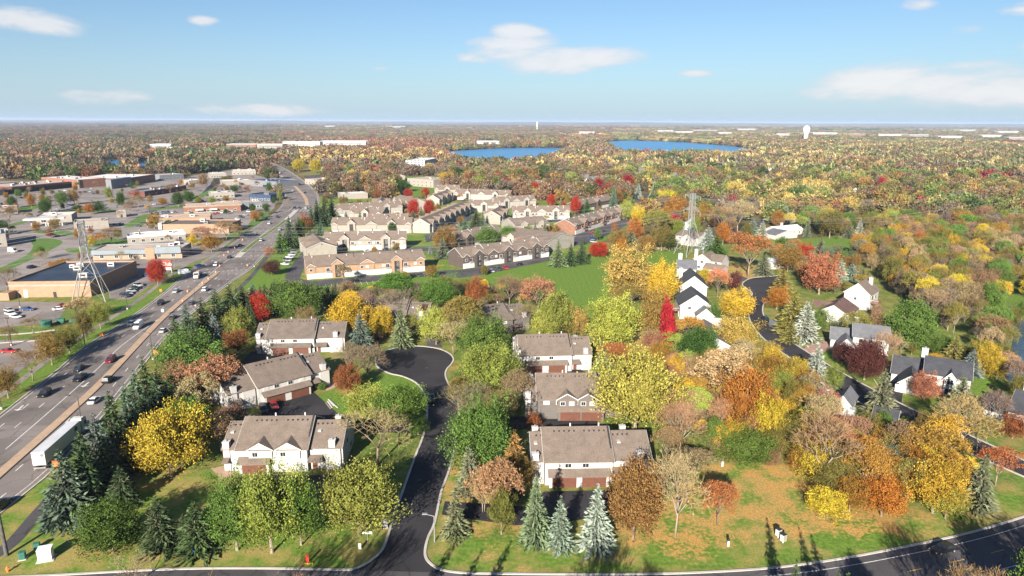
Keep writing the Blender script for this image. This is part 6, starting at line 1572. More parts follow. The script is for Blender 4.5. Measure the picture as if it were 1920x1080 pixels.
# ================================================================ vehicles
def car_parts(kind):
    """returns dict of meshes in car space: x forward, y left, z up"""
    L, Wd, H, belt, hood = {'sedan': (4.8, 1.85, 1.45, .92, .78), 'suv': (4.8, 1.95, 1.75, 1.05, .98), 'pickup': (5.8, 2.0, 1.85, 1.10, 1.05), 'van': (5.6, 2.05, 2.5, 1.25, 1.15)}[kind]
    l = L/2; w = Wd/2
    def loft(name, secs, m):
        V, F = [], []
        n = len(secs[0])
        for s in secs: V += s
        for i in range(len(secs)-1):
            for k in range(n):
                F.append((i*n+k, i*n+(k+1) % n, (i+1)*n+(k+1) % n, (i+1)*n+k))
        F += [tuple(reversed(range(n))), tuple(range((len(secs)-1)*n, len(secs)*n))]
        me = bpy.data.meshes.new(name); me.from_pydata(V, [], F); me.materials.append(m); me.update(); return me
    def ring(x, ww, z0, z1, r=.12):
        return [(x, -ww, z0+r), (x, -ww+r, z0), (x, ww-r, z0), (x, ww, z0+r), (x, ww, z1-r), (x, ww-r*1.3, z1), (x, -ww+r*1.3, z1), (x, -ww, z1-r)]
    body = loft('body', [ring(-l, w*.86, .42, belt-.10), ring(-l+.25, w*.97, .28, belt), ring(-l*.4, w, .24, belt), ring(l*.25, w, .24, belt), ring(l*.5, w, .24, hood+.04), ring(l-.3, w*.95, .28, hood-.06), ring(l, w*.82, .38, hood-.22)], car_paint)
    if kind == 'sedan': c0, c1, t0, t1 = -l+.55, l*.42, -l*.45, l*.08
    elif kind == 'suv': c0, c1, t0, t1 = -l+.12, l*.45, -l+.45, l*.14
    elif kind == 'pickup': c0, c1, t0, t1 = -l*.12, l*.52, -l*.02, l*.25
    else: c0, c1, t0, t1 = -l+.06, l*.80, -l+.14, l*.52
    cab = loft('cabin_glass', [[(c0, -w*.92, belt-.06), (c0, w*.92, belt-.06), (t0, w*.74, H-.06), (t0, -w*.74, H-.06)], [(c1, -w*.92, belt-.06), (c1, w*.92, belt-.06), (t1, w*.74, H-.06), (t1, -w*.74, H-.06)]], glass if kind != 'van' else car_paint)
    rf = loft('roof', [[(t0-.05, -w*.76, H-.10), (t0-.05, w*.76, H-.10), (t0, w*.68, H), (t0, -w*.68, H)], [(t1+.08, -w*.76, H-.10), (t1+.08, w*.76, H-.10), (t1, w*.68, H), (t1, -w*.68, H)]], car_paint)
    out = [('body', body, (0, 0, 0)), ('window', cab, (0, 0, 0)), ('roof', rf, (0, 0, 0))]
    if kind == 'van':
        ws = loft('windscreen', [[(l*.56, -w*.80, 2.2), (l*.56, w*.80, 2.2), (l*.58, w*.80, 2.24), (l*.58, -w*.80, 2.24)], [(l*.80, -w*.84, 1.3), (l*.80, w*.84, 1.3), (l*.83, w*.84, 1.34), (l*.83, -w*.84, 1.34)]], glass)
        out.append(('windscreen', ws, (0, 0, .06)))
    if kind == 'pickup':
        bed = bpy.data.meshes.new('bed'); z = belt+.01
        bed.from_pydata([(-l+.2, -w*.8, z), (-l*.15, -w*.8, z), (-l*.15, w*.8, z), (-l+.2, w*.8, z)], [], [(0, 1, 2, 3)]); bed.materials.append(trim_dark); out.append(('bed', bed, (0, 0, 0)))
    return out, L, Wd, hood, belt
def wheel_mesh(r, t, m, name):
    v, f = tube_geo((0, -t/2, 0), (0, t/2, 0), r, r, n=14)
    me = bpy.data.meshes.new(name); me.from_pydata([tuple(p) for p in v], [], f); me.materials.append(m); me.update(); return me
TYRE, RIM = wheel_mesh(.34, .24, rubber, 'tyre'), wheel_mesh(.20, .26, chrome, 'rim')
BIGTYRE, BIGRIM = wheel_mesh(.52, .55, rubber, 'tyre'), wheel_mesh(.28, .58, chrome, 'rim')
CARS = {k: car_parts(k) for k in ('sedan', 'suv', 'pickup', 'van')}
CCOL = {'white': (.75, .75, .74), 'silver': (.42, .43, .44), 'black': (.012, .012, .014), 'dark grey': (.045, .048, .055), 'red': (.42, .02, .018), 'maroon': (.16, .012, .02), 'blue': (.03, .07, .20), 'grey': (.16, .165, .17), 'dark green': (.02, .05, .035), 'tan': (.30, .25, .18)}
def add_wheels(t, xs, wy, r=.34, ty=TYRE, rm=RIM):
    for x in xs:
        for s in (-1, 1):
            o = link(bpy.data.objects.new('wheel', ty), t); o.location = (x, s*wy, r)
            link(bpy.data.objects.new('rim', rm), o)
def car(px, py, dpx, dpy, kind, colour, label, detail=True, group=None, z=0, at=None):
    c = G(px, py) if at is None else at
    d = G(px+dpx, py+dpy)-G(px, py); rz = math.atan2(d.y, d.x)
    parts, L, Wd, hood, belt = CARS[kind]
    nm = {'sedan': 'car', 'suv': 'car', 'pickup': 'pickup_truck', 'van': 'van'}[kind]
    t = empty(nm, (c.x, c.y, z+.045), rz, label, {'sedan': 'car', 'suv': 'car', 'pickup': 'pickup truck', 'van': 'van'}[kind], group)
    for n_, me, lo in parts:
        o = link(bpy.data.objects.new(n_, me), t); o.location = lo; o.color = CCOL[colour]+(1,)
    if detail:
        add_wheels(t, (-L*.30, L*.31), Wd/2-.12)
        for s in (-1, 1):
            box(t, 'headlight', L/2-.16, L/2-.02, s*Wd*.33-.16, s*Wd*.33+.16, hood-.36, hood-.20, lamp_white)
            box(t, 'tail_light', -L/2+.0, -L/2+.12, s*Wd*.36-.13, s*Wd*.36+.13, belt-.34, belt-.14, lamp_red)
    else:
        add_wheels(t, (-L*.30, L*.31), Wd/2-.12)
    return t
DN, UP = (-50, 39), (50, -40)          # along the highway, towards and away from the viewer
gh = 'traffic on the highway'
for e in [(208, 678, DN, 'suv', 'maroon', 'dark red car coming down the highway beside the tan median'), (148, 694, DN, 'sedan', 'dark grey', 'dark grey car behind the black pickup on the shaded lanes'), (150, 712, DN, 'pickup', 'black', 'black pickup truck ahead of the white turn arrow'),
          (84, 742, DN, 'suv', 'black', 'black car in tree shade nearest the footpath lane'), (260, 615, DN, 'van', 'white', 'white high-roofed van in the tree shadows of the highway'), (247, 609, DN, 'sedan', 'silver', 'small pale car hidden beside the high-roofed van'), (301, 571, DN, 'suv', 'black', 'black car behind the tow truck on the downhill lanes'),
          (204, 716, UP, 'suv', 'black', 'black car beside the painted median shadow line, driving away'), (178, 754, UP, 'sedan', 'white', 'white sedan driving away near the tall highway lamp'), (307, 622, UP, 'sedan', 'silver', 'silver car beside the round green maple, driving away'), (324, 597, UP, 'sedan', 'dark grey', 'dark car just past the median sign, driving away'),
          (430, 484, DN, 'sedan', 'black', 'black car entering the junction by the grass median'), (2, 952, UP, 'suv', 'black', 'dark car cut off at the left edge, driving away'), (456, 441, DN, 'suv', 'dark grey', 'dark car in shade before the junction verge trees'), (478, 440, DN, 'sedan', 'silver', 'silver car coming toward the crossing, next lane to the dark one'),
          (346, 514, (40, -6), 'van', 'white', 'white truck turning out of the side street at the crossing'), (374, 501, (40, -8), 'suv', 'blue', 'blue car waiting on the side street behind the turning truck')]:
    car(e[0], e[1], *e[2], e[3], e[4], e[5], group=gh)
for i, (x, y, d_) in enumerate([(330, 548, DN), (385, 545, UP), (360, 570, UP), (405, 498, DN), (450, 462, DN), (490, 452, UP), (500, 412, DN), (525, 432, UP), (545, 415, UP)]):
    c_ = ['silver', 'white', 'dark grey', 'white', 'black', 'silver', 'blue'][i % 7]
    t = car(x, y, *d_, ['sedan', 'suv'][i % 2], c_, None, True, gh)
    later_label(t, f'{c_} car on the highway heading '+('down' if d_ is DN else 'away'), G(x, y))
gf = 'small far cars on the highway bend'
for i, (x, y, cl_) in enumerate([(549, 359, 'white'), (525, 325, 'white'), (540, 335, 'dark grey'), (560, 345, 'black'), (512, 330, 'silver'), (530, 342, 'dark grey'), (572, 362, 'black'), (552, 391, 'black'), (562, 391, 'dark grey'), (574, 391, 'silver'), (536, 370, 'silver'), (520, 408, 'dark grey'), (505, 420, 'white'), (561, 420, 'silver'), (515, 318, 'white')]):
    car(x, y, -10, 6, ('sedan', 'suv')[i % 2], cl_, None, False, gf)
    later_label(bpy.data.objects[-1] if False else [o for o in bpy.data.objects if o.get('group') == gf][-1], f'small {cl_} car on the highway', G(x, y))
gp = 'cars parked in the commercial lots'
MORE = []
crnd = random.Random(31)
for x0, y0, x1, y1, n in ((60, 376, 130, 366, 7), (150, 362, 176, 359, 3), (80, 400, 120, 396, 4), (205, 425, 232, 421, 4), (285, 402, 335, 398, 7), (400, 402, 440, 396, 6), (345, 448, 372, 443, 4), (300, 448, 340, 446, 3), (360, 430, 395, 426, 5), (400, 358, 440, 355, 6), (440, 352, 470, 351, 4), (405, 384, 450, 381, 6), (10, 440, 40, 437, 3), (215, 478, 240, 476, 3), (280, 506, 300, 503, 2), (470, 366, 500, 364, 4), (600, 342, 640, 340, 5), (640, 350, 680, 347, 6), (250, 360, 275, 357, 3), (300, 352, 345, 345, 5), (0, 384, 30, 381, 3)):
    for i in range(n):
        f_ = (i+crnd.uniform(.0, .4))/n
        MORE.append((x0+(x1-x0)*f_, y0+(y1-y0)*f_, 3, 8, crnd.choice(['sedan', 'suv', 'sedan', 'pickup']), crnd.choice(['white', 'silver', 'black', 'dark grey', 'blue', 'red', 'grey'])))
def park(lst, grp, word):
    for x, y, dx, dy, k, c_ in lst:
        t = car(x, y, dx, dy, k, c_, None, y > 480, grp)
        later_label(t, f'{c_} {dict(sedan="car", suv="tall car", pickup="pickup", van="van")[k]} parked {word}', G(x, y))
park(MORE+[(18, 584, 20, 4, 'sedan', 'silver'), (20, 591, 20, 4, 'suv', 'white'), (30, 596, 20, 3, 'sedan', 'white'), (53, 582, 20, 0, 'sedan', 'blue'), (112, 581, 20, -3, 'sedan', 'white'), (120, 574, 20, -3, 'sedan', 'maroon'), (17, 661, 20, 0, 'sedan', 'red'), (234, 557, 20, 4, 'suv', 'dark grey'), (241, 552, 20, 4, 'sedan', 'silver'), (247, 547, 20, 4, 'sedan', 'silver'),
      (254, 542, 20, 4, 'sedan', 'dark green'), (260, 537, 20, 4, 'suv', 'silver'), (226, 521, 20, -2, 'sedan', 'dark grey'), (276, 518, 20, 2, 'sedan', 'blue'), (24, 473, 20, 2, 'van', 'white'), (205, 498, 20, -1, 'sedan', 'dark green'), (248, 498, 20, 0, 'suv', 'dark grey'), (60, 503, 20, -5, 'suv', 'black'), (104, 443, 20, -1, 'sedan', 'dark grey'),
      (188, 484, 5, 8, 'sedan', 'silver'), (196, 484, 5, 8, 'sedan', 'black'), (245, 442, 9, 2, 'sedan', 'dark grey'), (285, 428, 9, 0, 'sedan', 'black'), (258, 425, 9, 0, 'sedan', 'dark grey'), (330, 414, 9, 0, 'sedan', 'maroon'), (345, 415, 9, 0, 'sedan', 'black'), (360, 417, 9, 0, 'suv', 'white'), (60, 368, 8, 1, 'sedan', 'white'), (72, 367, 8, 1, 'sedan', 'silver'),
      (78, 370, 8, 1, 'sedan', 'black'), (100, 362, 8, 1, 'sedan', 'blue'), (112, 360, 8, 1, 'sedan', 'dark grey'), (122, 358, 8, 1, 'sedan', 'white'), (40, 372, 8, 1, 'sedan', 'black'), (30, 376, 8, 1, 'sedan', 'white'), (120, 388, 8, 1, 'suv', 'silver'), (130, 386, 8, 1, 'suv', 'blue'), (175, 364, 8, 1, 'sedan', 'dark grey'), (172, 354, 8, 1, 'sedan', 'silver'),
      (445, 412, 9, 2, 'sedan', 'white'), (452, 408, 9, 2, 'suv', 'dark grey'), (460, 404, 9, 2, 'sedan', 'silver'), (448, 418, 9, 2, 'sedan', 'black'), (466, 398, 9, 2, 'suv', 'white'), (400, 365, 9, 2, 'sedan', 'white'), (412, 364, 9, 2, 'sedan', 'silver'), (424, 363, 9, 2, 'sedan', 'dark grey'), (436, 362, 9, 2, 'sedan', 'maroon'), (430, 340, 9, 2, 'van', 'white'), (450, 338, 9, 2, 'van', 'white'),
      (286, 384, 9, 2, 'sedan', 'white'), (293, 384, 9, 2, 'sedan', 'white'), (366, 378, 9, 2, 'sedan', 'silver'), (380, 378, 9, 2, 'suv', 'black'), (395, 376, 9, 2, 'sedan', 'white'), (410, 376, 9, 2, 'sedan', 'dark grey')], gp, 'in the shop lots')
ga = 'cars parked by the apartments'
park([(535, 497, 20, 2, 'sedan', 'white'), (539, 490, 20, 2, 'suv', 'silver'), (544, 484, 20, 2, 'sedan', 'white'), (548, 479, 20, 2, 'sedan', 'silver'), (552, 474, 20, 2, 'suv', 'grey'), (668, 528, 20, -4, 'sedan', 'black'), (776, 519, 20, -2, 'suv', 'black'), (789, 518, 20, -2, 'suv', 'dark grey'), (907, 511, 20, -4, 'suv', 'black'), (921, 510, 10, 4, 'sedan', 'silver'),
      (934, 507, 10, 4, 'suv', 'dark grey'), (948, 504, 10, 4, 'sedan', 'red'), (976, 497, 20, -3, 'sedan', 'black'), (1112, 438, 10, -2, 'sedan', 'red'), (1117, 435, 10, -2, 'sedan', 'maroon'), (1131, 434, 10, -3, 'sedan', 'dark grey'), (1109, 448, 10, 2, 'sedan', 'blue'), (1113, 455, 10, 2, 'suv', 'silver'), (725, 469, 20, -1, 'sedan', 'black'), (690, 472, 10, -1, 'sedan', 'silver'),
      (860, 423, 10, -2, 'sedan', 'tan'), (974, 417, 10, -2, 'sedan', 'maroon'), (1005, 411, 10, 0, 'sedan', 'black'), (1022, 411, 10, 0, 'sedan', 'silver'), (1045, 411, 10, 0, 'sedan', 'white'), (1203, 369, 12, 1, 'sedan', 'red'), (1221, 371, 12, -3, 'suv', 'black'), (640, 409, 10, 0, 'suv', 'dark grey')], ga, 'at the apartments')
car(808, 750, 2, 16, 'pickup', 'dark grey', 'dark pickup stopped at the left kerb of the cul-de-sac street')
car(514, 764, 5, 9, 'sedan', 'red', 'red car parked outside the red-brown garage door')
car(494, 772, 3, 10, 'suv', 'black', 'black car in shadow parked left of the red one')
car(1452, 616, 12, 7, 'van', 'grey', 'grey van driving down the winding street')
car(1436, 603, 10, 9, 'suv', 'black', 'black car just ahead of the grey van uphill')
car(1768, 1034, -40, 9, 'sedan', 'black', 'black sedan on the bottom road beside the right-hand lawn')
car(1828, 433, 10, -1, 'suv', 'dark grey', 'dark car on the pale drive of the brown garage')

# ---- articulated lorry
def lorry():
    a, b = G(76, 882), G(176, 790)
    d = (b-a).normalized(); rz = math.atan2(d.y, d.x)
    t = empty('semi_truck', (a.x, a.y, .045), rz, 'white semi-truck with long box trailer on the near highway lane', 'truck', gh)
    tr = box(t, 'trailer', 0, 15.6, -1.3, 1.3, 1.15, 4.1, trim_w)
    box(t, 'trailer_roof', .05, 15.55, -1.25, 1.25, 4.1, 4.13, pm('trailer_top', (.50, .51, .53), .6, .1, .4))
    for s in (-1, 1): box(t, 'rear_door', -.04, -.001, s*.64-.6, s*.64+.6, 1.25, 4.0, trim_w)
    box(t, 'side_skirt', 4, 11, -1.28, -1.22, .5, 1.15, siding_grey)
    box(t, 'bumper', -.15, .05, -1.2, 1.2, .45, .7, steel)
    v, f = tube_geo((0, 0, 0), (.02, 0, 0), .38, .38, n=16)
    o = mesh_obj('round_emblem', v, f, siding_grey, t); o.location = (-.07, -.75, 3.4)
    v, f = tube_geo((0, 0, 0), (0, -.02, 0), .7, .7, n=16)
    o = mesh_obj('round_emblem', v, f, cladding_navy, t); o.location = (13.4, -1.30, 3.0)
    box(t, 'cab', 16.4, 18.7, -1.2, 1.2, .9, 3.9, trim_w)
    box(t, 'roof_fairing', 16.5, 18.0, -1.1, 1.1, 3.9, 4.2, trim_w)
    box(t, 'hood', 18.7, 20.4, -1.0, 1.0, .8, 2.1, trim_w)
    box(t, 'windscreen', 18.70, 18.74, -1.05, 1.05, 2.25, 3.3, glass)
    box(t, 'cab_window', 17.6, 18.5, -1.23, -1.19, 2.2, 3.1, glass)
    box(t, 'chassis', 13.5, 19.8, -.5, .5, .6, .95, trim_dark)
    add_wheels(t, (1.4, 2.7, 14.6, 15.9, 19.4), 1.0, .52, BIGTYRE, BIGRIM)
lorry()
def tow_truck():
    a, b = G(354, 541), G(374, 516); d = (a-b).normalized(); rz = math.atan2(d.y, d.x)
    t = empty('tow_truck', (b.x, b.y, .045), rz, 'white flatbed tow truck carrying a pale car down the highway', 'truck', gh)
    box(t, 'cab', 6.4, 8.2, -1.15, 1.15, .7, 2.9, trim_w); box(t, 'hood', 8.2, 9.7, -1.0, 1.0, .6, 1.7, trim_w)
    box(t, 'windscreen', 8.2, 8.24, -1.0, 1.0, 1.8, 2.7, glass)
    box(t, 'light_bar', 6.8, 7.1, -.9, .9, 2.9, 3.1, sign_orange)
    box(t, 'flatbed', -.6, 6.2, -1.25, 1.25, 1.0, 1.2, steel); box(t, 'headboard', 6.2, 6.35, -1.2, 1.2, 1.0, 2.3, sign_red)
    box(t, 'side_rail', -.6, 6.2, -1.28, -1.22, .85, 1.3, sign_red)
    add_wheels(t, (1.0, 8.6), .95, .45, BIGTYRE, BIGRIM)
    p = b+d*3.3
    car(354, 541, -20, 25, 'sedan', 'silver', 'pale car riding on the flatbed tow truck', z=1.2, at=p, group=gh)
tow_truck()

# ================================================================ pylons and wires
def pylon(px, py, ytop, label, ang, bw, arms):
    b = G(px, py); H = height_at(px, py, ytop)
    t = empty('power_pylon', (b.x, b.y, 0), ang, label, 'pylon')
    def half(z):
        k = z/H
        return bw/2*(1-k/.56)+1.15*(k/.56) if k < .56 else 1.15-(k-.56)*.5
    for sx in (-1, 1):
        for sy in (-1, 1):
            zs = [0, H*.56, H]
            tubes(t, 'leg', [((sx*half(a), sy*half(a), a), (sx*half(c), sy*half(c), c), .18, .15) for a, c in zip(zs, zs[1:])], steel)
    seg = []; z = 0.0; levels = []
    while z < H-.5:
        levels.append(z); z += max(2.2, half(z)*1.7)
    levels.append(H)
    for a, c in zip(levels, levels[1:]):
        ha, hc = half(a), half(c)
        for (ux, uy), (vx, vy) in (((-1, -1), (1, -1)), ((1, -1), (1, 1)), ((1, 1), (-1, 1)), ((-1, 1), (-1, -1))):
            seg.append(((ux*ha, uy*ha, a), (vx*hc, vy*hc, c), .06, .06)); seg.append(((vx*ha, vy*ha, a), (ux*hc, uy*hc, c), .06, .06))
            seg.append(((ux*hc, uy*hc, c), (vx*hc, vy*hc, c), .06, .06))
    o = tubes(t, 'lattice_bracing', seg, steel, n=4); o['kind'] = 'stuff'
    tips = []
    for zf, ln, drop in arms:
        za = H*zf
        for s in (-1, 1):
            tip = Vector((s*ln, 0, za))
            sg = []
            h0 = half(za)
            for sy in (-1, 1):
                r0, r1 = Vector((s*h0, sy*h0, za)), Vector((s*h0, sy*h0, za+drop))
                sg += [(r0, tip, .10, .08), (r1, tip, .10, .08)]
                n = 5
                for k in range(n):
                    f0, f1 = k/n, (k+1)/n
                    sg.append((r0.lerp(tip, f0), r1.lerp(tip, f1), .05, .05)); sg.append((r1.lerp(tip, f0), r0.lerp(tip, f0), .05, .05))
            tubes(t, 'crossarm', sg, steel, n=4)
            tubes(t, 'insulator', [(tip, tip+Vector((0, 0, -2.2)), .12, .12)], pm('insulator_glass', (.35, .30, .26), .3, .1, 2))
            M = Matrix.Translation(b) @ Matrix.Rotation(ang, 4, 'Z')
            tips.append(M @ (tip+Vector((0, 0, -2.2))))
            tips.append(M @ (tip.lerp(Vector((0, 0, za)), .42)+Vector((0, 0, -1.2))))
    tips.append(Matrix.Translation(b) @ Vector((0, 0, H)))
    return tips
pa, pb = G(172, 562), G(1292, 478)
line_d = (pb-pa).normalized(); ang = math.atan2(line_d.y, line_d.x)+math.pi/2
ARMS = [(.72, 7.5, 3.0), (.97, 7.0, -2.6)]
t1 = pylon(172, 562, 412, 'galvanised lattice power pylon beside the black-roofed store', ang, 12, ARMS)
t2 = pylon(1292, 478, 362, 'galvanised lattice power pylon rising among orange trees and houses', ang, 12, ARMS)
def wire(p, q, sag, label):
    n = 24; pts_ = [p.lerp(q, i/n)-Vector((0, 0, sag*4*(i/n)*(1-i/n))) for i in range(n+1)]
    o = tubes(None, 'power_line', [(a, b, .03, .03) for a, b in zip(pts_, pts_[1:])], steel, n=3)
    tag(o, label, 'power line', 'power lines between the pylons')
span = pb-pa
WHICH = ['outermost on the near lower crossarm', 'inner on the near lower crossarm', 'outermost on the far lower crossarm', 'inner on the far lower crossarm', 'outermost on the near upper crossarm', 'inner on the near upper crossarm', 'outermost on the far upper crossarm', 'inner on the far upper crossarm', 'from the very top']
for i, (p, q) in enumerate(zip(t1, t2)):
    wire(p, q, 9, f'power line between both pylons, {WHICH[i]}')
    wire(q, q+span*.9, 9, f'power line over the wooded slope, {WHICH[i]}')
    wire(p-span*.6, p, 8, f'power line to the left edge, {WHICH[i]}')
# ================================================================ lamps, signs, cabinets
def street_lamp(px, py, ytop, arm, label, m=pole_dark, grp='tall street lamps', head=lamp_white, base=True):
    b = G(px, py); H = height_at(px, py, ytop)
    t = empty('street_lamp', (b.x, b.y, 0), 0, label, 'street lamp', grp)
    tubes(t, 'pole', [((0, 0, 0), (0, 0, H), .13, .08)], m, n=8)
    if arm:
        tubes(t, 'arm', [((0, 0, H-.1), (arm, 0, H+.35), .06, .05)], m, n=6)
        box(t, 'lamp_head', arm-.45, arm+.45, -.2, .2, H+.28, H+.46, m)
    else:
        box(t, 'lamp_head', -.5, .5, -.3, .3, H-.05, H+.15, m)
    if base: tubes(t, 'footing', [((0, 0, 0), (0, 0, .6), .35, .35)], concrete, n=10)
    return t
for i, (x, y, yt, arm) in enumerate([(156, 812, 742, -2.2), (287, 674, 623, -1.8), (367, 574, 543, -1.5), (427, 536, 505, -1.4), (160, 650, 607, 0), (239, 580, 538, 0), (3, 767, 730, 0), (326, 526, 488, 0), (477, 500, 462, -1.2), (22, 648, 596, 0), (38, 577, 545, 0), (262, 432, 396, 0), (283, 420, 388, 0), (318, 408, 380, 0), (390, 397, 372, 0), (470, 402, 360, 0), (60, 385, 355, 0), (106, 392, 366, 0)]):
    t = street_lamp(x, y, yt, arm, None); later_label(t, 'tall slim street lamp', G(x, y))
street_lamp(815, 1016, 967, -1.6, 'single pale street lamp on the right kerb of the cul-de-sac street', steel, None, base=False)
b = G(13, 1042)
t = empty('utility_pole', (b.x, b.y, 0), 0, 'stout dark pole rising out of the bottom left corner', 'pole')
tubes(t, 'pole', [((0, 0, 0), (-.1, 0, 11), .34, .22)], pm('pole_weathered', (.09, .082, .08), .9, .3, 1.5), n=12)
tubes(t, 'arm', [((0, 0, 8.5), (-6, 3, 9.4), .12, .08)], pole_dark, n=6)
def cabinet(px, py, w, d, h, m, label, name='utility_cabinet', pad=True, lid=None):
    b = G(px, py); t = empty(name, (b.x, b.y, 0), .35, label, 'cabinet')
    if pad: box(t, 'pad', -w*.65, w*.65, -d*.7, d*.7, 0, .12, concrete)
    box(t, 'body', -w/2, w/2, -d/2, d/2, .12, h, m)
    box(t, 'lid', -w*.54, w*.54, -d*.54, d*.54, h, h+.08, lid or m)
    box(t, 'door', -w*.42, -.03, -d/2-.03, -d/2, .25, h-.1, lid or m); box(t, 'door', .03, w*.42, -d/2-.03, -d/2, .25, h-.1, lid or m)
cabinet(87, 1048, 2.0, 1.5, 2.1, pm('cabinet_white', (.70, .73, .74), .5, .05, 2), 'large white utility cabinet on a concrete pad near the corner')
cabinet(70, 1028, .9, .7, 1.0, green_box, 'small green utility box behind the large white cabinet', pad=False)
cabinet(43, 1048, .9, .8, 1.3, green_box, 'green utility box with a thin post beside the corner path')
cabinet(88, 612, 3.0, 2.2, 2.2, green_box, 'green waste container largest of three, by the footpath car park', name='waste_container', pad=False)
cabinet(115, 606, 2.2, 1.8, 1.7, green_box, 'green waste container in the middle of the three', name='waste_container', pad=False)
cabinet(138, 604, 2.4, 1.8, 1.4, green_box, 'green waste container nearest the bare shrub', name='waste_container', pad=False)
cabinet(722, 990, .8, .8, 1.6, trim_w, 'white box at the kerb beneath the green maple', name='mailbox', pad=False)
def sign(px, py, h, w, hh, m, label, name='road_sign', face=0.0, post=steel, cat='sign', text=None):
    b = G(px, py); t = empty(name, (b.x, b.y, 0), face, label, cat)
    tubes(t, 'post', [((0, 0, 0), (0, 0, h), .05, .05)], post, n=6)
    box(t, 'plate', -w/2, w/2, -.09, -.05, h-hh, h, m)
    return t
t = sign(690, 1024, 2.9, 1.7, .45, trim_w, 'street-name sign with crossed white blades at the corner', name='street_name_sign')
box(t, 'plate', -.05, .05, -.9, .9, 2.95, 3.25, trim_w)
sign(675, 1030, 1.2, .5, 1.1, trim_w, 'short white marker post beside the street-name sign', name='marker_post')
t = sign(577, 1056, 1.7, .5, 1.4, sign_red, 'red marker board with yellow flowers at its foot on the lawn', name='marker_board')
for k in range(7): box(t, 'flower', -.9+k*.28, -.72+k*.28, -.3, -.1, 0, .25, marking_y)
sign(363, 1048, 2.0, .6, .7, pm('sign_blue', (.03, .10, .42), .5, .05, 2), 'small blue sign in front of the dark spruces by the bottom road')
sign(293, 668, 2.0, 1.3, 1.3, sign_orange, 'orange road-work sign at the edge of the round green maple')
sign(106, 880, 2.0, 1.3, 1.3, sign_orange, 'orange road-work sign behind the lorry trailer')
sign(306, 592, 2.6, 1.0, 1.1, trim_w, 'white keep-side sign on the tan median')
sign(191, 632, 1.4, 1.0, 1.0, sign_orange, 'small orange work sign on the footpath verge')
sign(302, 548, 1.4, 1.0, 1.0, sign_orange, 'small orange work sign on the verge below the red maple')
for x, y, l_ in ((1459, 1008, 'white mailbox on the lawn, upper of the pair'), (1468, 1018, 'white mailbox on the lawn, lower and larger of the pair')):
    b = G(x, y); t = empty('mailbox', (b.x, b.y, 0), .5, l_, 'mailbox')
    box(t, 'post', -.08, .08, -.08, .08, 0, .8, trim_w); box(t, 'box_body', -.45, .45, -.35, .35, .5, 1.7, trim_w); box(t, 'door', -.4, .4, -.38, -.351, .6, 1.6, siding_beige); box(t, 'lid', -.48, .48, -.4, .4, 1.7, 1.78, trim_dark)
b = G(1365, 1024); t = empty('marker_post', (b.x, b.y, 0), 0, 'single white post with a dark cap on the lawn', 'post'); box(t, 'shaft', -.16, .16, -.16, .16, 0, 1.1, trim_w); box(t, 'cap', -.2, .2, -.2, .2, 1.1, 1.5, trim_dark)
b = G(1354, 874); t = empty('marker_post', (b.x, b.y, 0), 0, 'white post with a domed cap by the red shrubs below the green thicket', 'post'); box(t, 'shaft', -.2, .2, -.2, .2, 0, 1.1, trim_w); box(t, 'cap', -.24, .24, -.24, .24, 1.1, 1.25, siding_beige)
b = G(15, 1072); t = empty('fire_hydrant', (b.x, b.y, 0), 0, 'small salmon hydrant at the bottom left corner', 'hydrant')
tubes(t, 'body', [((0, 0, 0), (0, 0, .8), .2, .18)], sign_orange, n=10); tubes(t, 'cap', [((0, 0, .8), (0, 0, 1.0), .2, .05)], sign_orange, n=10); tubes(t, 'outlet', [((-.32, 0, .55), (.32, 0, .55), .09, .09)], sign_orange, n=8)
# red shop sign with its lettering
A, rz, w = frame_px((307, 512), (323, 512))
t = empty('shop_sign', (A.x, A.y, 0), rz, 'red and white roadside shop sign beside the red maple', 'sign')
for s in (.15, w-.15): tubes(t, 'post', [((s, 0, 0), (s, 0, 6.2), .14, .14)], trim_w, n=6)
box(t, 'panel', 0, w, -.25, .2, 3.0, 6.2, sign_red); box(t, 'white_panel', .1, w-.1, -.28, .22, 1.6, 2.8, trim_w)
cu = bpy.data.curves.new('lettering', 'FONT'); cu.body = 'Club'; cu.size = 2.5; cu.align_x = 'CENTER'; cu.extrude = .02; cu.materials.append(trim_w)
tmp = bpy.data.objects.new('lettering_curve', cu); lme = bpy.data.meshes.new_from_object(tmp); lme.materials.clear(); lme.materials.append(trim_w); bpy.data.objects.remove(tmp)
o = link(bpy.data.objects.new('lettering', lme), t); o.location = (w/2, -.28, 3.75); o.rotation_euler = (math.pi/2, 0, 0)
# planks lying on the lawn by the drive
for i, (x0, y0, x1, y1, m, c_) in enumerate([(611, 756, 620, 767, siding_tan, 'tan'), (614, 753, 622.5, 765, trim_w, 'white'), (617, 752, 626, 762, trim_w, 'white'), (615.5, 749.5, 633, 765.5, trim_w, 'long white')]):
    a, b2 = G(x0, y0), G(x1, y1)
    d = b2-a
    o = box(None, 'plank', -d.length/2, d.length/2, -.14, .14, .03, .16, m); c = (a+b2)/2
    o.location = (c.x, c.y, .11+.02*i); o.rotation_euler = (0, 0, math.atan2(d.y, d.x))
    tag(o, ['tan board nearest the driveway edge on the lawn', 'white board second from the driveway edge on the lawn', 'broad white board third from the driveway edge', 'longest white board, farthest from the driveway edge'][i], 'plank', 'boards on the lawn')
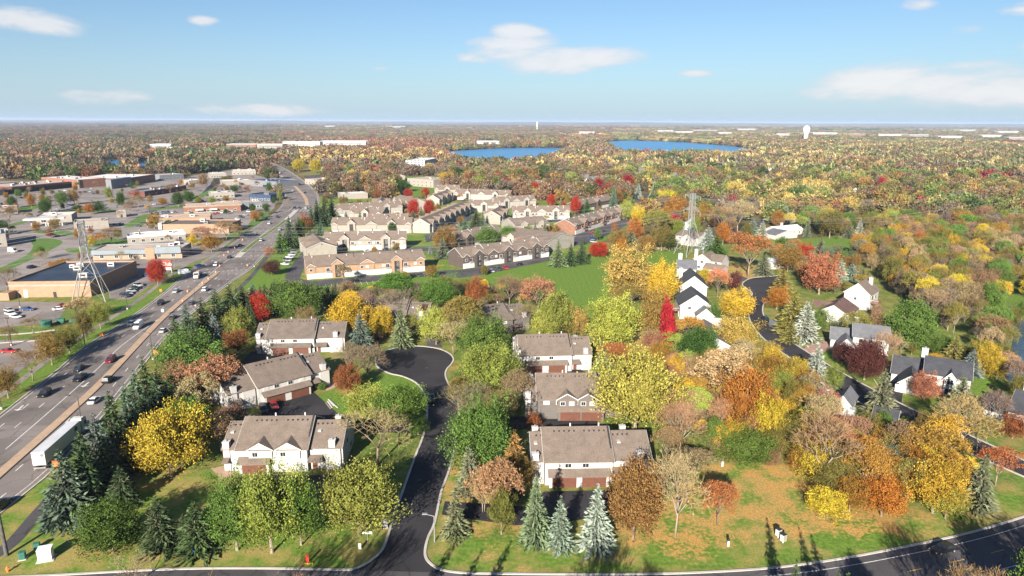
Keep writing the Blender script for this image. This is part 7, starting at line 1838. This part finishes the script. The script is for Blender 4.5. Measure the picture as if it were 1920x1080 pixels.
# timber wall along the far side of the shopping centre
a, b2 = G(-40, 336), G(305, 322); n = 60
root = empty('boundary_wall', (a.x, a.y, 0), math.atan2(b2.y-a.y, b2.x-a.x), 'long tan timber boundary wall behind the shopping centre', 'wall')
Lw = (b2-a).length/n
for i in range(n):
    box(root, 'panel', i*Lw+.1, (i+1)*Lw-.1, -.08, .08, 0, 5.0+(i % 3)*.05, fence_wood); box(root, 'post', i*Lw-.12, i*Lw+.12, -.16, .16, 0, 5.3, fence_wood)
# rail fence below the right-hand pylon
a, b2 = G(1205, 469), G(1275, 468)
root = empty('rail_fence', (a.x, a.y, 0), math.atan2(b2.y-a.y, b2.x-a.x), 'low grey rail fence along the top of the green field', 'fence'); n = 14; Lw = (b2-a).length/n
for i in range(n+1): box(root, 'post', i*Lw-.08, i*Lw+.08, -.08, .08, 0, 1.5, fence_wood)
for i in range(n):
    for z_ in (.5, 1.0, 1.35): box(root, 'rail', i*Lw+.08, (i+1)*Lw-.08, -.04, .04, z_-.06, z_+.06, fence_wood)
# work cones along the highway
for i, (x, y) in enumerate([(352, 548), (380, 533), (391, 524), (405, 512), (428, 474), (440, 466), (420, 480), (455, 451), (343, 566), (464, 499), (412, 500)]):
    b = G(x, y); t = empty('traffic_drum', (b.x, b.y, .03), 0, None, 'traffic drum', 'work-zone drums along the highway')
    later_label(t, 'orange and white work-zone drum', b)
    tubes(t, 'drum', [((0, 0, 0), (0, 0, 1.1), .34, .24)], sign_orange, n=10); tubes(t, 'white_band', [((0, 0, .45), (0, 0, .7), .315, .285)], trim_w, n=10)

# ================================================================ far buildings, water towers
for x0, x1, y, hm, m, l_ in FARB:
    A, B = G(x0, y), G(x1, y); w = (B-A).length
    t = empty('warehouse', (A.x, A.y, 0), math.atan2(B.y-A.y, B.x-A.x), None, 'warehouse', 'far pale commercial buildings')
    later_label(t, l_, (A+B)/2)
    box(t, 'wall', 0, w, 0, 60, 0, hm, m); box(t, 'roof', -.5, w+.5, -.5, 60.5, hm, hm+.5, flat_white)
    box(t, 'window_band', w*.1, w*.9, -.3, 0, hm*.45, hm*.65, siding_grey)
def water_tower(px, py, ytop, wpx, label):
    b = G(px, py); H = height_at(px, py, ytop); r = wpx*mpp(px, py)/2
    t = empty('water_tower', (b.x, b.y, 0), 0, label, 'water tower')
    prof = [(r*.62, 0), (r*.60, H*.42), (r*.98, H*.55), (r, H*.80), (r*.72, H*.93), (r*.15, H)]
    n = 20; V, F = [], []
    for rr_, z in prof: V += [(rr_*math.cos(6.2832*k/n), rr_*math.sin(6.2832*k/n), z) for k in range(n)]
    for i in range(len(prof)-1): F += [(i*n+k, i*n+(k+1) % n, (i+1)*n+(k+1) % n, (i+1)*n+k) for k in range(n)]
    F.append(tuple(range((len(prof)-1)*n, len(prof)*n)))
    mesh_obj('tank', V, F, trim_w, t, smooth=True)
    box(t, 'access_door', -1, 1, -r*.63, -r*.58, 0, 3, siding_grey)
water_tower(1510, 264, 235, 13, 'fat white water tower standing above the trees on the right horizon')
water_tower(1007, 246, 228, 3, 'tiny white water tower on the horizon above the left arm of the lake')
resolve_labels()
# trees across the bottom road, outside the picture, that shade it
def shade_tree(tx, ty, h, w, kind, hue, desc):
    c = G(tx, ty); d = Vector((-SUN_DIR.x, -SUN_DIR.y, 0)).normalized()
    b = c-d*(h/math.tan(SUN_EL))
    t = tree(0, 0, 0, 0, kind, hue, h=h, w=w, at=b)
    t['label'] = desc
SHT = [(1437, 968, 15, 5.5, 'spruce', 'dark'), (1497, 985, 14, 5, 'spruce', 'dark'), (1520, 1000, 12, 5, 'spruce', 'dark'), (1800, 952, 15, 11, 'round', 'green'), (862, 1004, 14, 6, 'spruce', 'dark'), (960, 1012, 13, 6, 'spruce', 'dark'), (905, 1030, 13, 6, 'spruce', 'dark'), (1150, 1005, 16, 12, 'bare', 'brown'), (1220, 1045, 12, 7, 'bare', 'brown'),
       (760, 990, 15, 9, 'bare', 'brown'), (640, 1005, 15, 10, 'bare', 'brown'), (700, 1015, 13, 8, 'bare', 'brown'), (1680, 985, 15, 11, 'bare', 'brown'), (1840, 1010, 13, 10, 'loose', 'olive'), (1900, 985, 16, 12, 'thin', 'olive'), (1740, 1020, 13, 9, 'bare', 'brown'), (1600, 1040, 13, 8, 'thin', 'olive'), (1890, 1050, 12, 10, 'loose', 'olive')]
for i, s in enumerate(SHT): shade_tree(*s, f'{s[5]} tree across the bottom road throwing shade, '+(ORD[i] or 'first')+' of the row')
# ================================================================ haze
hx = 26000
hm_, hnt, hN, hL, hb = new_mat('haze_air')
hN.remove(hb)
pv = hN.new('ShaderNodeVolumePrincipled')
pv.inputs['Color'].default_value = (.60, .74, .98, 1); pv.inputs['Density'].default_value = 5.0e-5; pv.inputs['Anisotropy'].default_value = .0
pv.inputs['Density Attribute'].default_value = ''
hL.new(pv.outputs[0], hN['Material Output'].inputs['Volume'])
hm_.cycles.homogeneous_volume = True
hz = mesh_obj('haze', [(x, y, z) for z in (-1.0, 92.0) for y in (-400, hx) for x in (-hx, hx)], [(0, 2, 3, 1), (4, 5, 7, 6), (0, 1, 5, 4), (1, 3, 7, 5), (3, 2, 6, 7), (2, 0, 4, 6)], hm_)
tag(hz, 'pale blue autumn haze over the far suburbs', 'haze', kind='stuff')
